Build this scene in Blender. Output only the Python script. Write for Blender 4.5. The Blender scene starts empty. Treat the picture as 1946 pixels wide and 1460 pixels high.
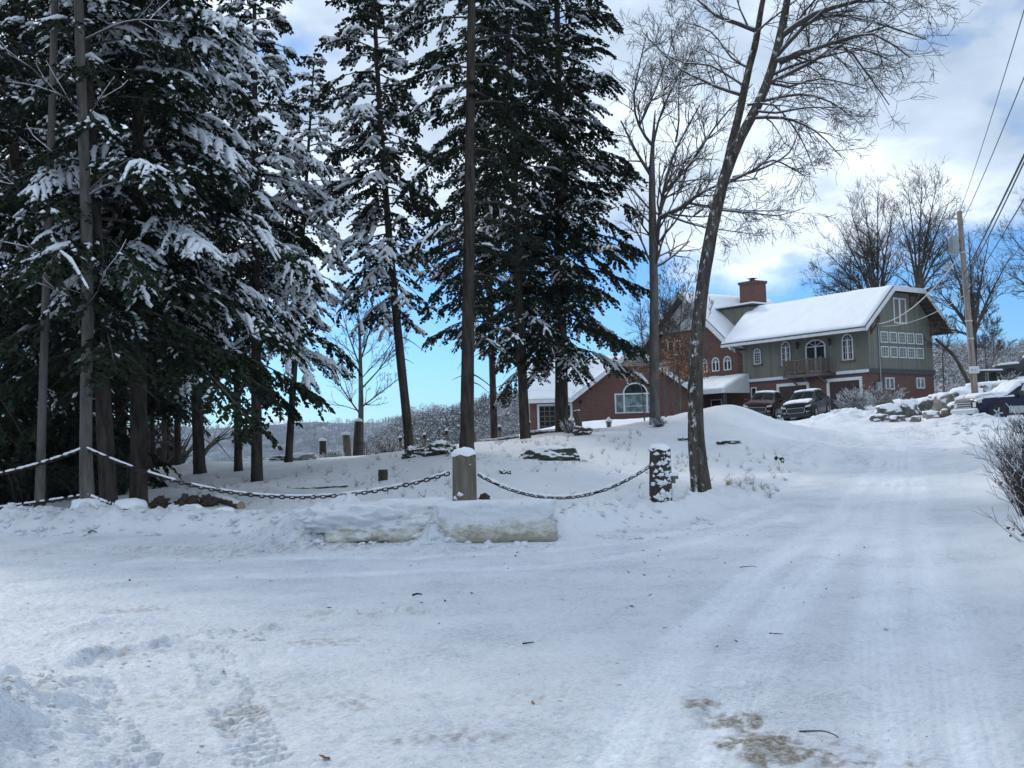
import bpy, math, random
import numpy as np
from mathutils import Vector, Matrix

# ------------------------------------------------------------------ camera model
F = 2100.0
CC = np.array([0, 0, 1.6])
_th = math.atan(122 / F); _a = math.atan(.0295)
_r0 = np.array([1, 0, 0.]); _u0 = np.array([0, -math.sin(_th), math.cos(_th)]); FW = np.array([0, math.cos(_th), math.sin(_th)])
CX = math.cos(_a) * _r0 - math.sin(_a) * _u0
CY = math.sin(_a) * _r0 + math.cos(_a) * _u0

def P(px, py, Y):
    """a point of the place, seen at (px, py) of the photograph and Y metres ahead"""
    d = CX * (px - 973) / F + CY * (730 - py) / F + FW
    return CC + d * (Y / d[1])

sc = bpy.context.scene
COL = sc.collection
cam_d = bpy.data.cameras.new('camera'); cam = bpy.data.objects.new('camera', cam_d); COL.objects.link(cam)
cam_d.sensor_width = 36; cam_d.lens = F / 1946 * 36; cam_d.clip_end = 9000; cam_d.clip_start = .1
m = Matrix.Identity(4)
for i in range(3):
    m[i][0] = CX[i]; m[i][1] = CY[i]; m[i][2] = -FW[i]; m[i][3] = CC[i]
cam.matrix_world = m
sc.camera = cam

# ------------------------------------------------------------------ numpy noise
def _hash(ix, iy, iz, seed):
    h = (ix * 374761393 + iy * 668265263 + iz * 2147483647 + seed * 974634777) & 0xFFFFFFFF
    h = ((h ^ (h >> 13)) * 1274126177) & 0xFFFFFFFF
    h = h ^ (h >> 16)
    return (h & 0xFFFFFF) / float(0xFFFFFF)

def vnoise(x, y, z=0., seed=0):
    x = np.asarray(x, float); y = np.asarray(y, float); z = np.asarray(z, float) + 0 * x
    xi = np.floor(x).astype(np.int64); yi = np.floor(y).astype(np.int64); zi = np.floor(z).astype(np.int64)
    fx = x - xi; fy = y - yi; fz = z - zi
    fx = fx * fx * (3 - 2 * fx); fy = fy * fy * (3 - 2 * fy); fz = fz * fz * (3 - 2 * fz)
    r = 0
    for dz in (0, 1):
        wz = fz if dz else 1 - fz
        if np.isscalar(wz) or np.any(wz != 0):
            for dy in (0, 1):
                wy = fy if dy else 1 - fy
                for dx in (0, 1):
                    wx = fx if dx else 1 - fx
                    r = r + wx * wy * wz * _hash(xi + dx, yi + dy, zi + dz, seed)
    return r * 2 - 1

def fbm(x, y, z=0., seed=0, o=4, g=.5):
    a = 1.; s = 0.; f = 1.
    for i in range(o):
        s = s + a * vnoise(x * f, y * f, np.asarray(z) * f, seed + i * 17); a *= g; f *= 2.03
    return s

# ------------------------------------------------------------------ mesh helpers
def mesh_obj(name, V, Fs, mat=None, parent=None, smooth=False, loc=None, mats=None, mi=None):
    """one mesh object from a vertex array and a list of face arrays (n,3) / (n,4) / lists"""
    me = bpy.data.meshes.new(name)
    V = np.asarray(V, np.float32)
    if isinstance(Fs, np.ndarray): Fs = [Fs]
    arrs = [np.asarray(f) for f in Fs if len(f)]
    me.vertices.add(len(V)); me.vertices.foreach_set('co', V.ravel())
    nl = sum(a.size for a in arrs); nf = sum(len(a) for a in arrs)
    me.loops.add(nl); me.polygons.add(nf)
    me.loops.foreach_set('vertex_index', np.concatenate([a.ravel() for a in arrs]).astype(np.int32))
    tot = np.concatenate([np.full(len(a), a.shape[1]) for a in arrs]).astype(np.int32)
    st = np.concatenate([[0], np.cumsum(tot)[:-1]]).astype(np.int32)
    me.polygons.foreach_set('loop_start', st); me.polygons.foreach_set('loop_total', tot)
    if mi is not None: me.polygons.foreach_set('material_index', np.asarray(mi, np.int32))
    if smooth: me.polygons.foreach_set('use_smooth', np.ones(nf, bool))
    me.update(calc_edges=True)
    for mm in (mats or [mat]):
        if mm: me.materials.append(mm)
    o = bpy.data.objects.new(name, me); COL.objects.link(o)
    if parent: o.parent = parent
    if loc is not None: o.location = loc
    return o

class MB:
    """collects polygons of any size"""
    def __init__(s): s.v = []; s.f = []; s.n = 0
    def add(s, V, Fc):
        s.v.append(np.asarray(V, float).reshape(-1, 3))
        for f in Fc: s.f.append([int(i) + s.n for i in f])
        s.n += len(s.v[-1]); return s
    def box(s, x0, x1, y0, y1, z0, z1):
        V = [(x, y, z) for x in (x0, x1) for y in (y0, y1) for z in (z0, z1)]
        return s.add(V, [(0, 1, 3, 2), (4, 6, 7, 5), (0, 4, 5, 1), (2, 3, 7, 6), (0, 2, 6, 4), (1, 5, 7, 3)])
    def prism(s, pts, f0, f1):
        """outline pts mapped by functions f0/f1 to the two end faces"""
        n = len(pts)
        V = [f0(*p) for p in pts] + [f1(*p) for p in pts]
        return s.add(V, [tuple(range(n))[::-1], tuple(range(n, 2 * n))] + [(i, (i + 1) % n, n + (i + 1) % n, n + i) for i in range(n)])
    def ring(s, po, pi, f0, f1):
        n = len(po)
        V = [f0(*p) for p in po] + [f0(*p) for p in pi] + [f1(*p) for p in po] + [f1(*p) for p in pi]
        Fc = []
        for i in range(n):
            j = (i + 1) % n
            Fc += [(i, j, n + j, n + i), (2 * n + i, 3 * n + i, 3 * n + j, 2 * n + j), (i, 2 * n + i, 2 * n + j, j), (n + i, n + j, 3 * n + j, 3 * n + i)]
        return s.add(V, Fc)
    def beam(s, a, b, w, h, up=(0, 0, 1)):
        a = np.array(a, float); b = np.array(b, float); d = b - a; d /= np.linalg.norm(d)
        sd = np.cross(d, up); sd /= np.linalg.norm(sd); u = np.cross(sd, d)
        V = [p + sd * w / 2 * i + u * h / 2 * j for p in (a, b) for i in (-1, 1) for j in (-1, 1)]
        return s.add(V, [(0, 1, 3, 2), (4, 6, 7, 5), (0, 4, 5, 1), (2, 3, 7, 6), (0, 2, 6, 4), (1, 5, 7, 3)])
    def tube(s, pts, rad, n=8, cap=True):
        V, Fq = tubes(np.array([pts], float), np.array([rad], float) if np.ndim(rad) else np.full((1, len(pts)), rad, float), n)
        k = len(pts)
        fs = [tuple(f) for f in Fq]
        if cap: fs += [tuple(range(n))[::-1], tuple(range((k - 1) * n, k * n))]
        return s.add(V, fs)
    def build(s, name, mat, parent=None, smooth=False, loc=None):
        me = bpy.data.meshes.new(name)
        me.from_pydata(np.concatenate(s.v).tolist(), [], s.f)
        import bmesh
        bm = bmesh.new(); bm.from_mesh(me); bmesh.ops.recalc_face_normals(bm, faces=bm.faces); bm.to_mesh(me); bm.free()
        if smooth: me.polygons.foreach_set('use_smooth', np.ones(len(me.polygons), bool))
        if mat: me.materials.append(mat)
        o = bpy.data.objects.new(name, me); COL.objects.link(o)
        if parent: o.parent = parent
        if loc is not None: o.location = loc
        return o

def tubes(Pt, R, sides):
    """Pt (B,n,3), R (B,n) -> verts, quads"""
    Bn, n, _ = Pt.shape
    T = np.gradient(Pt, axis=1); T /= np.linalg.norm(T, axis=2, keepdims=True) + 1e-9
    ref = np.where(np.abs(T.mean(1)[:, None, 2:3]) > .8, np.array([1, 0, 0.]), np.array([0, 0, 1.]))
    S = np.cross(T, ref); S /= np.linalg.norm(S, axis=2, keepdims=True) + 1e-9
    W = np.cross(S, T)
    an = np.arange(sides) / sides * 2 * np.pi
    V = Pt[:, :, None] + (S[:, :, None] * np.cos(an)[None, None, :, None] + W[:, :, None] * np.sin(an)[None, None, :, None]) * R[:, :, None, None]
    idx = np.arange(Bn * n * sides).reshape(Bn, n, sides)
    a = idx[:, :-1]; b = idx[:, 1:]
    q = np.stack([a, np.roll(a, -1, 2), np.roll(b, -1, 2), b], -1).reshape(-1, 4)
    return V.reshape(-1, 3), q

class TB:
    """collects many tubes of differing point counts, one mesh"""
    def __init__(s): s.g = {}
    def add(s, pts, rad, sides=4):
        s.g.setdefault((len(pts), sides), []).append((pts, rad))
    def arrays(s):
        Vs = []; Fs = []; n = 0
        for (k, sd), L in s.g.items():
            V, Fq = tubes(np.array([l[0] for l in L], float), np.array([l[1] for l in L], float), sd)
            Vs.append(V); Fs.append(Fq + n); n += len(V)
        return np.concatenate(Vs), np.concatenate(Fs)
    def build(s, name, mat, parent=None, org=(0, 0, 0)):
        V, Fq = s.arrays()
        return mesh_obj(name, V - np.array(org), Fq, mat, parent, smooth=True)

def tag(o, label=None, cat=None, group=None, kind=None):
    if label: o['label'] = label
    if cat: o['category'] = cat
    if group: o['group'] = group
    if kind: o['kind'] = kind
    return o

def thing(name, label, cat, loc=(0, 0, 0), group=None, rz=0):
    o = bpy.data.objects.new(name, None); COL.objects.link(o); o.location = loc; o.rotation_euler = (0, 0, rz)
    o.empty_display_size = .3
    return tag(o, label, cat, group)

# ------------------------------------------------------------------ materials
def newmat(name):
    m = bpy.data.materials.new(name); m.use_nodes = True
    nt = m.node_tree; b = nt.nodes['Principled BSDF']
    return m, nt, b

def nd(nt, t, **kw):
    n = nt.nodes.new(t)
    for k, v in kw.items():
        if k in ('operation', 'blend_type', 'data_type', 'noise_dimensions', 'feature', 'wave_type', 'bands_direction', 'attribute_name', 'interpolation', 'distance', 'offset', 'offset_frequency'): setattr(n, k, v)
        else: n.inputs[k.replace('_', ' ')].default_value = v
    return n

def ramp(nt, fac, stops):
    r = nt.nodes.new('ShaderNodeValToRGB')
    e = r.color_ramp.elements
    while len(e) < len(stops): e.new(.5)
    for i, (p, c) in enumerate(stops):
        e[i].position = p; e[i].color = (*c, 1) if len(c) == 3 else c
    nt.links.new(fac, r.inputs[0]); return r.outputs[0]

def mixc(nt, fac, a, b, mode='MIX'):
    n = nt.nodes.new('ShaderNodeMix'); n.data_type = 'RGBA'; n.blend_type = mode
    for s, v in ((n.inputs[0], fac), (n.inputs[6], a), (n.inputs[7], b)):
        if hasattr(v, 'links') or isinstance(v, bpy.types.NodeSocket): nt.links.new(v, s)
        else: s.default_value = (*v, 1) if isinstance(v, tuple) and len(v) == 3 else v
    return n.outputs[2]

def coord(nt, kind='Object', scale=(1, 1, 1)):
    tc = nt.nodes.new('ShaderNodeTexCoord'); mp = nt.nodes.new('ShaderNodeMapping')
    nt.links.new(tc.outputs[kind], mp.inputs[0]); mp.inputs['Scale'].default_value = scale
    return mp.outputs[0]

def worldpos(nt, scale=(1, 1, 1)):
    g = nt.nodes.new('ShaderNodeNewGeometry'); mp = nt.nodes.new('ShaderNodeMapping')
    nt.links.new(g.outputs['Position'], mp.inputs[0]); mp.inputs['Scale'].default_value = scale
    return mp.outputs[0]

def noise(nt, vec, scale, detail=4, rough=.55, out='Fac'):
    n = nd(nt, 'ShaderNodeTexNoise', Scale=scale, Detail=detail, Roughness=rough)
    nt.links.new(vec, n.inputs['Vector']); return n.outputs[out]

def math_(nt, op, a, b=None, c=None, clamp=False):
    n = nt.nodes.new('ShaderNodeMath'); n.operation = op; n.use_clamp = clamp
    for s, v in zip(n.inputs, (a, b, c)):
        if v is None: continue
        if isinstance(v, bpy.types.NodeSocket): nt.links.new(v, s)
        else: s.default_value = v
    return n.outputs[0]

def bump(nt, b, h, strength=.5, dist=.02):
    n = nt.nodes.new('ShaderNodeBump'); n.inputs['Strength'].default_value = strength; n.inputs['Distance'].default_value = dist
    nt.links.new(h, n.inputs['Height']); nt.links.new(n.outputs[0], b.inputs['Normal']); return n

def simple(name, col, rough=.7, var=.25, scale=6, metal=0, bmp=0, coat=0):
    m, nt, b = newmat(name)
    v = coord(nt)
    f = noise(nt, v, scale, 5)
    lo = tuple(c * (1 - var) for c in col); hi = tuple(min(1, c * (1 + var)) for c in col)
    nt.links.new(ramp(nt, f, [(.3, lo), (.7, hi)]), b.inputs['Base Color'])
    b.inputs['Roughness'].default_value = rough; b.inputs['Metallic'].default_value = metal
    b.inputs['Coat Weight'].default_value = coat
    if bmp: bump(nt, b, noise(nt, v, scale * 4, 5), .6, bmp)
    return m

SNOWC = (.80, .815, .85)
def snow_mat(name, fine=18., d=.012):
    m, nt, b = newmat(name)
    v = worldpos(nt)
    f = noise(nt, v, 1.3, 5, .6)
    nt.links.new(ramp(nt, f, [(.3, (.74, .76, .80)), (.65, SNOWC)]), b.inputs['Base Color'])
    b.inputs['Roughness'].default_value = .75
    b.inputs['Specular IOR Level'].default_value = .25
    bump(nt, b, noise(nt, v, fine, 6, .7), .7, d)
    return m

def snowy(name, base, dark, sc_=5., thr=.45, wid=.12, bsc=4., stretch=(1, 1, 1), bd=.03, rough=.9):
    """a rough surface on which snow lies wherever it faces upward"""
    m, nt, b = newmat(name)
    v = coord(nt, 'Object', stretch)
    f = noise(nt, v, sc_, 6, .65)
    c = ramp(nt, f, [(.32, dark), (.62, base)])
    g = nt.nodes.new('ShaderNodeNewGeometry'); sp = nt.nodes.new('ShaderNodeSeparateXYZ'); nt.links.new(g.outputs['Normal'], sp.inputs[0])
    w = worldpos(nt)
    n2 = noise(nt, w, bsc, 6, .7)
    s = math_(nt, 'ADD', sp.outputs[2], math_(nt, 'MULTIPLY', math_(nt, 'SUBTRACT', n2, .5), 1.3))
    k = math_(nt, 'MULTIPLY_ADD', s, 1 / wid, -thr / wid, clamp=True)
    nt.links.new(mixc(nt, k, c, SNOWC), b.inputs['Base Color'])
    b.inputs['Roughness'].default_value = rough; b.inputs['Specular IOR Level'].default_value = .2
    bump(nt, b, f, .8, bd)
    return m

def bark(name, base, dark, snowamt=0., sc_=9., bd=.03):
    m, nt, b = newmat(name)
    v = coord(nt, 'Object', (1, 1, .18))
    f = noise(nt, v, sc_, 7, .68)
    f2 = noise(nt, coord(nt), 1.7, 4)
    c = ramp(nt, f, [(.36, dark), (.6, base)])
    c = mixc(nt, math_(nt, 'MULTIPLY', f2, .5), c, tuple(x * .6 for x in base))
    if snowamt:
        n3 = noise(nt, coord(nt, 'Object', (1, 1, .6)), 9, 5, .7)
        k = math_(nt, 'MULTIPLY_ADD', n3, 9., -9 * (1 - snowamt), clamp=True)
        g = nt.nodes.new('ShaderNodeNewGeometry'); sp = nt.nodes.new('ShaderNodeSeparateXYZ'); nt.links.new(g.outputs['Normal'], sp.inputs[0])
        side = math_(nt, 'MULTIPLY_ADD', sp.outputs[0], -1.6, .55, clamp=True)
        c = mixc(nt, math_(nt, 'MULTIPLY', k, side), c, (.75, .77, .8))
    nt.links.new(c, b.inputs['Base Color'])
    b.inputs['Roughness'].default_value = .92; b.inputs['Specular IOR Level'].default_value = .15
    bump(nt, b, f, 1., bd)
    return m

def leafmat(name, lo, hi):
    m, nt, b = newmat(name)
    f = noise(nt, worldpos(nt), .9, 4)
    f2 = noise(nt, worldpos(nt), 13, 2)
    f = math_(nt, 'ADD', math_(nt, 'MULTIPLY', f, .6), math_(nt, 'MULTIPLY', f2, .4))
    nt.links.new(ramp(nt, f, [(.35, lo), (.65, hi)]), b.inputs['Base Color'])
    b.inputs['Roughness'].default_value = .65; b.inputs['Specular IOR Level'].default_value = .2
    return m

M = {}
M['snow'] = snow_mat('snow')
M['snow_soft'] = snow_mat('snow on branches', 8, .02)
M['needle'] = leafmat('hemlock needles', (.005, .010, .005), (.019, .031, .013))
M['bark_dark'] = bark('dark bark', (.088, .070, .058), (.012, .010, .009), 0., 7., .05)
M['bark_grey'] = bark('grey smooth bark', (.150, .138, .124), (.05, .045, .04), .0, 6., .02)
M['bark_plate'] = bark('platey bark with snow', (.12, .102, .084), (.018, .016, .014), .44, 10., .08)
M['twig'] = simple('twig bark', (.060, .050, .045), .9, .3, 3)
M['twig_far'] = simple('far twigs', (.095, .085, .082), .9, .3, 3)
M['brick'] = None

def brick_mat():
    m, nt, b = newmat('red brick')
    tc = nt.nodes.new('ShaderNodeTexCoord'); sp = nt.nodes.new('ShaderNodeSeparateXYZ'); nt.links.new(tc.outputs['Object'], sp.inputs[0])
    cb = nt.nodes.new('ShaderNodeCombineXYZ')
    nt.links.new(math_(nt, 'ADD', sp.outputs[0], sp.outputs[1]), cb.inputs[0]); nt.links.new(sp.outputs[2], cb.inputs[1])
    br = nt.nodes.new('ShaderNodeTexBrick'); nt.links.new(cb.outputs[0], br.inputs['Vector'])
    br.inputs['Scale'].default_value = 1; br.inputs['Brick Width'].default_value = .22; br.inputs['Row Height'].default_value = .075
    br.inputs['Mortar Size'].default_value = .006
    br.inputs['Color1'].default_value = (.165, .070, .042, 1); br.inputs['Color2'].default_value = (.100, .046, .036, 1); br.inputs['Mortar'].default_value = (.12, .09, .085, 1)
    f = noise(nt, tc.outputs['Object'], .6, 5)
    c = mixc(nt, math_(nt, 'MULTIPLY', f, .45), br.outputs['Color'], (.07, .032, .032))
    nt.links.new(c, b.inputs['Base Color']); b.inputs['Roughness'].default_value = .9
    bump(nt, b, br.outputs['Fac'], -.4, .01)
    return m
M['brick'] = brick_mat()

def siding_mat():
    m, nt, b = newmat('green board siding')
    tc = nt.nodes.new('ShaderNodeTexCoord'); sp = nt.nodes.new('ShaderNodeSeparateXYZ'); nt.links.new(tc.outputs['Object'], sp.inputs[0])
    s = math_(nt, 'ADD', sp.outputs[0], sp.outputs[1])
    fr = math_(nt, 'FRACT', math_(nt, 'MULTIPLY', s, 3.3))
    gap = math_(nt, 'LESS_THAN', fr, .07)
    cell = math_(nt, 'FLOOR', math_(nt, 'MULTIPLY', s, 3.3))
    wn = nt.nodes.new('ShaderNodeTexWhiteNoise'); wn.noise_dimensions = '1D'; nt.links.new(cell, wn.inputs['W'])
    f = noise(nt, coord(nt, 'Object', (3, 3, .5)), 2, 6, .65)
    k = math_(nt, 'ADD', math_(nt, 'MULTIPLY', wn.outputs['Value'], .3), math_(nt, 'MULTIPLY', f, .7))
    c = ramp(nt, k, [(.2, (.105, .105, .082)), (.8, (.185, .182, .148))])
    c = mixc(nt, math_(nt, 'MULTIPLY', gap, .55), c, (.06, .06, .045))
    nt.links.new(c, b.inputs['Base Color']); b.inputs['Roughness'].default_value = .85
    return m
M['siding'] = siding_mat()
M['grey_siding'] = simple('weathered grey siding', (.34, .34, .33), .85, .12, 4)
M['white'] = simple('white painted trim', (.58, .59, .60), .6, .10, 3)
M['dark_trim'] = simple('dark flashing', (.05, .05, .055), .8, .3, 4)
M['underlay'] = simple('navy underlay strip', (.02, .025, .07), .7, .3, 4)
M['wood_brown'] = simple('stained brown wood', (.12, .065, .035), .8, .3, 8)
M['wood_grey'] = simple('weathered grey wood', (.115, .090, .070), .9, .35, 10, bmp=.01)
M['garage'] = simple('dark red brown garage door', (.034, .014, .012), .6, .35, 4)
M['metal_grey'] = simple('grey metal', (.28, .31, .33), .45, .1, 5, .4)
M['iron'] = simple('black iron', (.018, .017, .02), .55, .3, 20, .5)
M['rust'] = simple('rusty iron', (.035, .02, .018), .85, .5, 40, .2)
M['wire'] = simple('dark cable', (.03, .03, .035), .6, .1, 2)
M['white_wire'] = simple('pale cable', (.45, .46, .47), .5, .1, 2)
def glassm(name, c=(.012, .014, .016), r=.09, ior=1.45):
    m, nt, b = newmat(name)
    f = noise(nt, coord(nt), 2.2, 4)
    nt.links.new(ramp(nt, f, [(.4, c), (.75, tuple(min(1, x * 3.2) for x in c))]), b.inputs['Base Color'])
    b.inputs['Roughness'].default_value = r; b.inputs['Specular IOR Level'].default_value = .2; b.inputs['IOR'].default_value = ior
    return m
M['glass'] = glassm('dark window glass', ior=1.2)
M['car_glass'] = glassm('tinted car glass', (.006, .007, .008), .2, 1.18)
M['curtain'] = glassm('glass over pale curtain', (.09, .11, .11), .25)
M['whiteglass'] = simple('glass over white blind', (.42, .45, .46), .2, .1, 3)
M['rock'] = snowy('snow dusted rock', (.16, .15, .135), (.06, .058, .054), 5, .08, .18, 2.5)
M['snowed_stone'] = snowy('stone under snow', (.30, .24, .17), (.14, .11, .08), 3, -.35, .2, 2.2)
M['rock_moss'] = snowy('mossy rock', (.075, .085, .06), (.03, .035, .028), 6, .40, .14, 3.5)
M['granite'] = snowy('pale granite block', (.30, .28, .25), (.15, .14, .125), 3, .22, .18, 2.5)
M['logm'] = snowy('snow dusted log', (.11, .085, .065), (.045, .035, .028), 8, .45, .15, 7., (1, 1, 1))
M['cutwood'] = simple('cut wood end', (.32, .24, .16), .9, .25, 14)
M['leaf_dead'] = simple('dead beech leaves', (.38, .175, .065), .8, .35, 9)
M['leaf_red'] = simple('dead russet leaves', (.13, .038, .018), .8, .35, 9)
M['debris'] = simple('bark litter', (.045, .033, .025), .95, .5, 7)
M['grass_dry'] = simple('dry weed stalks', (.20, .16, .10), .95, .3, 7)
# ------------------------------------------------------------------ terrain
_ctl = [  # px, py, metres ahead
 (200,1100,15),(-150,1100,15),(200,1300,7.9),(-200,1300,7.9),(973,1200,9.65),(973,1060,15.6),(1500,1200,9.2),(1500,1000,18.6),(1700,1000,16.7),(1900,1000,15.8),
 (2200,1000,15.8),(1900,1300,6.9),(1700,900,28.7),(1700,850,38),(1650,820,52),(1600,801,62),(1500,801,66),(1440,800,68),(1560,789,74),(1680,778,73),
 (100,1015,21.5),(-200,1015,21.5),(500,1015,20.4),(850,1035,17.6),(1100,1025,17.8),(1300,985,20.5),(1450,950,23.6),(1560,900,32),(1600,850,42),
 (50,985,23.2),(-200,985,24),(265,955,25.5),(150,975,23),(330,940,27),(488,912,34),(400,882,42),(590,876,42),(700,905,31),(600,950,25),(780,945,26),
 (885,957,21.7),(1257,966,21.3),(1100,962,24),(1333,938,25.5),(780,855,36),(720,872,34),(640,880,36),(887,862,31.5),(998,831,43),(1068,819,45),(1245,801,45),(1100,880,32),
 (1000,873,33),(1200,850,37),(1150,905,29),(1400,768,45),(1310,785,45),(1480,802,47),(1400,835,38),(1450,882,33),(1540,845,43),(1545,822,50),(1270,870,35),
 (1150,800,64),(1020,816,64),(1280,795,68),(1150,803,82),(1020,822,82),(1300,790,84),(1700,770,79),(1780,768,84),(1655,772,75),
 (1680,800,55),(1780,808,49),(1855,800,47.5),(1900,803,50),(1946,803,50),(2100,803,50),(1800,748,66),(1720,762,68),(1880,728,72),(1946,715,72),(2100,700,75),(1946,712,95),(1800,745,95),
 (1850,960,21),(1946,1150,9.8),(1946,1000,18),(1900,900,26),(1850,850,36),(2100,900,26),(1946,850,34),
 (-200,960,40),(100,930,40),(250,900,42),(330,885,46),
]
_pts = np.array([P(*c) for c in _ctl])
_ext = np.array([(0,0,0),(-8,-8,0),(8,-8,0),(8,0,0),(-8,0,0),(0,-16,0),(0,5,0),(3,5,0),(-3,5,0),(-22,58,-.6),(-8,58,.0),(2,56,1.3),(8,56,2.2),
 (-30,80,-4),(-12,80,-3),(0,100,-1),(20,110,1.2),(50,110,4),(-40,120,-10),(0,140,-8),(60,150,3),(90,120,6),(-60,60,-3),(70,80,4.5),(-25,20,.2),(-30,35,0),(30,20,.4),(45,45,2.5),(0,190,-16),(-80,190,-18),(80,190,0),(-60,30,0),(60,20,1)], float)
_ctlp = np.concatenate([_pts, _ext])
def _phi(r): return np.sqrt(r * r + 1.5)
_D = np.hypot(_ctlp[:, None, 0] - _ctlp[None, :, 0], _ctlp[:, None, 1] - _ctlp[None, :, 1])
_A = _phi(_D) - np.eye(len(_ctlp)) * .12
_Pm = np.c_[np.ones(len(_ctlp)), _ctlp[:, 0], _ctlp[:, 1]]
_K = np.block([[_A, _Pm], [_Pm.T, np.zeros((3, 3))]])
_w = np.linalg.solve(_K, np.r_[_ctlp[:, 2], 0, 0, 0])
def T0(x, y):
    x = np.atleast_1d(np.asarray(x, float)); y = np.atleast_1d(np.asarray(y, float))
    z = _w[-3] + _w[-2] * x + _w[-1] * y
    for i in range(len(_ctlp)):
        z = z + _w[i] * _phi(np.hypot(x - _ctlp[i, 0], y - _ctlp[i, 1]))
    return z

def gpt(px, py):
    """where the line of sight through (px, py) meets the bare terrain"""
    Ys = np.geomspace(4, 130, 500)
    d = CX * (px - 973) / F + CY * (730 - py) / F + FW
    Q = CC + d * (Ys / d[1])[:, None]; dz = Q[:, 2] - T0(Q[:, 0], Q[:, 1])
    k = np.argmax(dz < 0) if (dz < 0).any() else len(Ys) - 1
    return Q[k]

def poly(pxs): return np.array([gpt(*p)[:2] for p in pxs])
EDGE = np.array([P(x, y, d)[:2] for x, y, d in ((-420,1014,21.8),(-200,1014,21.7),(100,1014,21.4),(350,1014,20.9),(560,1020,19.9),(850,1035,17.7),(1080,1025,17.8),(1300,988,20.4),(1450,953,23.6),(1560,903,31),(1605,850,42),(1590,822,52),(1530,806,62),(1420,803,66))])
REDGE = np.array([P(x, y, d)[:2] for x, y, d in ((2500,1300,6.9),(1990,1200,8.9),(1900,1040,14.6),(1850,960,20.6),(1818,890,30),(1800,845,38),(1770,822,45),(1690,808,53),(1620,797,62),(1600,785,72))])
ROADP = np.r_[EDGE, [[-2, 80], [20, 82]], REDGE[::-1], [[9, -16], [-22, -16], [-26, 12]]]

def inpoly(x, y, Q):
    ins = np.zeros(x.shape, bool); n = len(Q)
    for i in range(n):
        x0, y0 = Q[i]; x1, y1 = Q[(i + 1) % n]
        if y0 == y1: continue
        c = ((y0 > y) != (y1 > y)) & (x < (x1 - x0) * (y - y0) / (y1 - y0) + x0)
        ins ^= c
    return ins

def pdist(x, y, Q):
    """signed distance and arclength to a polyline (positive on its left)"""
    best = np.full(x.shape, 1e9); sg = np.zeros(x.shape); ar = np.zeros(x.shape); L = 0
    for i in range(len(Q) - 1):
        a = Q[i]; d = Q[i + 1] - a; l = np.hypot(*d); u = d / l
        t = np.clip((x - a[0]) * u[0] + (y - a[1]) * u[1], 0, l)
        ex = x - a[0] - u[0] * t; ey = y - a[1] - u[1] * t; r = np.hypot(ex, ey)
        s = u[0] * ey - u[1] * ex
        k = r < best; best = np.where(k, r, best); sg = np.where(k, np.sign(s), sg); ar = np.where(k, L + t, ar)
        L += l
    return best * sg, ar

def smooth(a, b, v):
    t = np.clip((v - a) / (b - a), 0, 1); return t * t * (3 - 2 * t)

def resample(Q, st=.8):
    Q = np.asarray(Q, float); n = len(Q)
    out = []
    for i in range(n - 1):
        p0 = Q[max(i - 1, 0)]; p1 = Q[i]; p2 = Q[i + 1]; p3 = Q[min(i + 2, n - 1)]
        k = max(2, int(np.linalg.norm(p2 - p1) / st))
        for j in range(k):
            t = j / k
            out.append(.5 * ((2 * p1) + (-p0 + p2) * t + (2 * p0 - 5 * p1 + 4 * p2 - p3) * t * t + (-p0 + 3 * p1 - 3 * p2 + p3) * t ** 3))
    out.append(Q[-1]); return np.array(out)

TRACKS = [resample(poly(q), 1.) for q in (
  ((1180,1458),(1290,1250),(1420,1120),(1540,1020),(1620,950),(1665,890),(1672,850),(1640,826),(1570,806)),
  ((1330,1458),(1400,1300),(1490,1150),(1590,1040),(1660,960),(1700,900),(1715,855),(1690,828),(1620,806)),
  ((1700,1458),(1690,1250),(1680,1100),(1690,1000),(1700,920),(1698,860)),
  ((1850,1458),(1800,1250),(1768,1100),(1755,1000),(1745,920),(1735,860)),
  ((-100,1075),(300,1068),(700,1062),(1000,1050),(1300,1010),(1480,962)),
  ((-100,1110),(300,1100),(700,1090),(1050,1076),(1330,1030),(1500,985)),
)]
TREADS = [resample(poly(q), .6) for q in (((170,1300),(200,1380),(250,1450)), ((395,1230),(440,1320),(500,1450)), ((300,1455),(330,1500),(380,1600)))]
WIND = resample(poly(((-60,1330),(90,1270),(240,1240),(330,1225),(440,1205),(560,1190),(700,1170),(790,1165))), .6)
WIND2 = resample(poly(((150,1200),(260,1165),(400,1150),(480,1140))), .6)
BERM_S = [0, 8, 14, 17.5, 19.5, 21.5, 24, 28, 34, 60, 90]
BERM_H = [.30, .30, .29, .34, .30, .22, .24, .12, .05, .03, .02]

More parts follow.
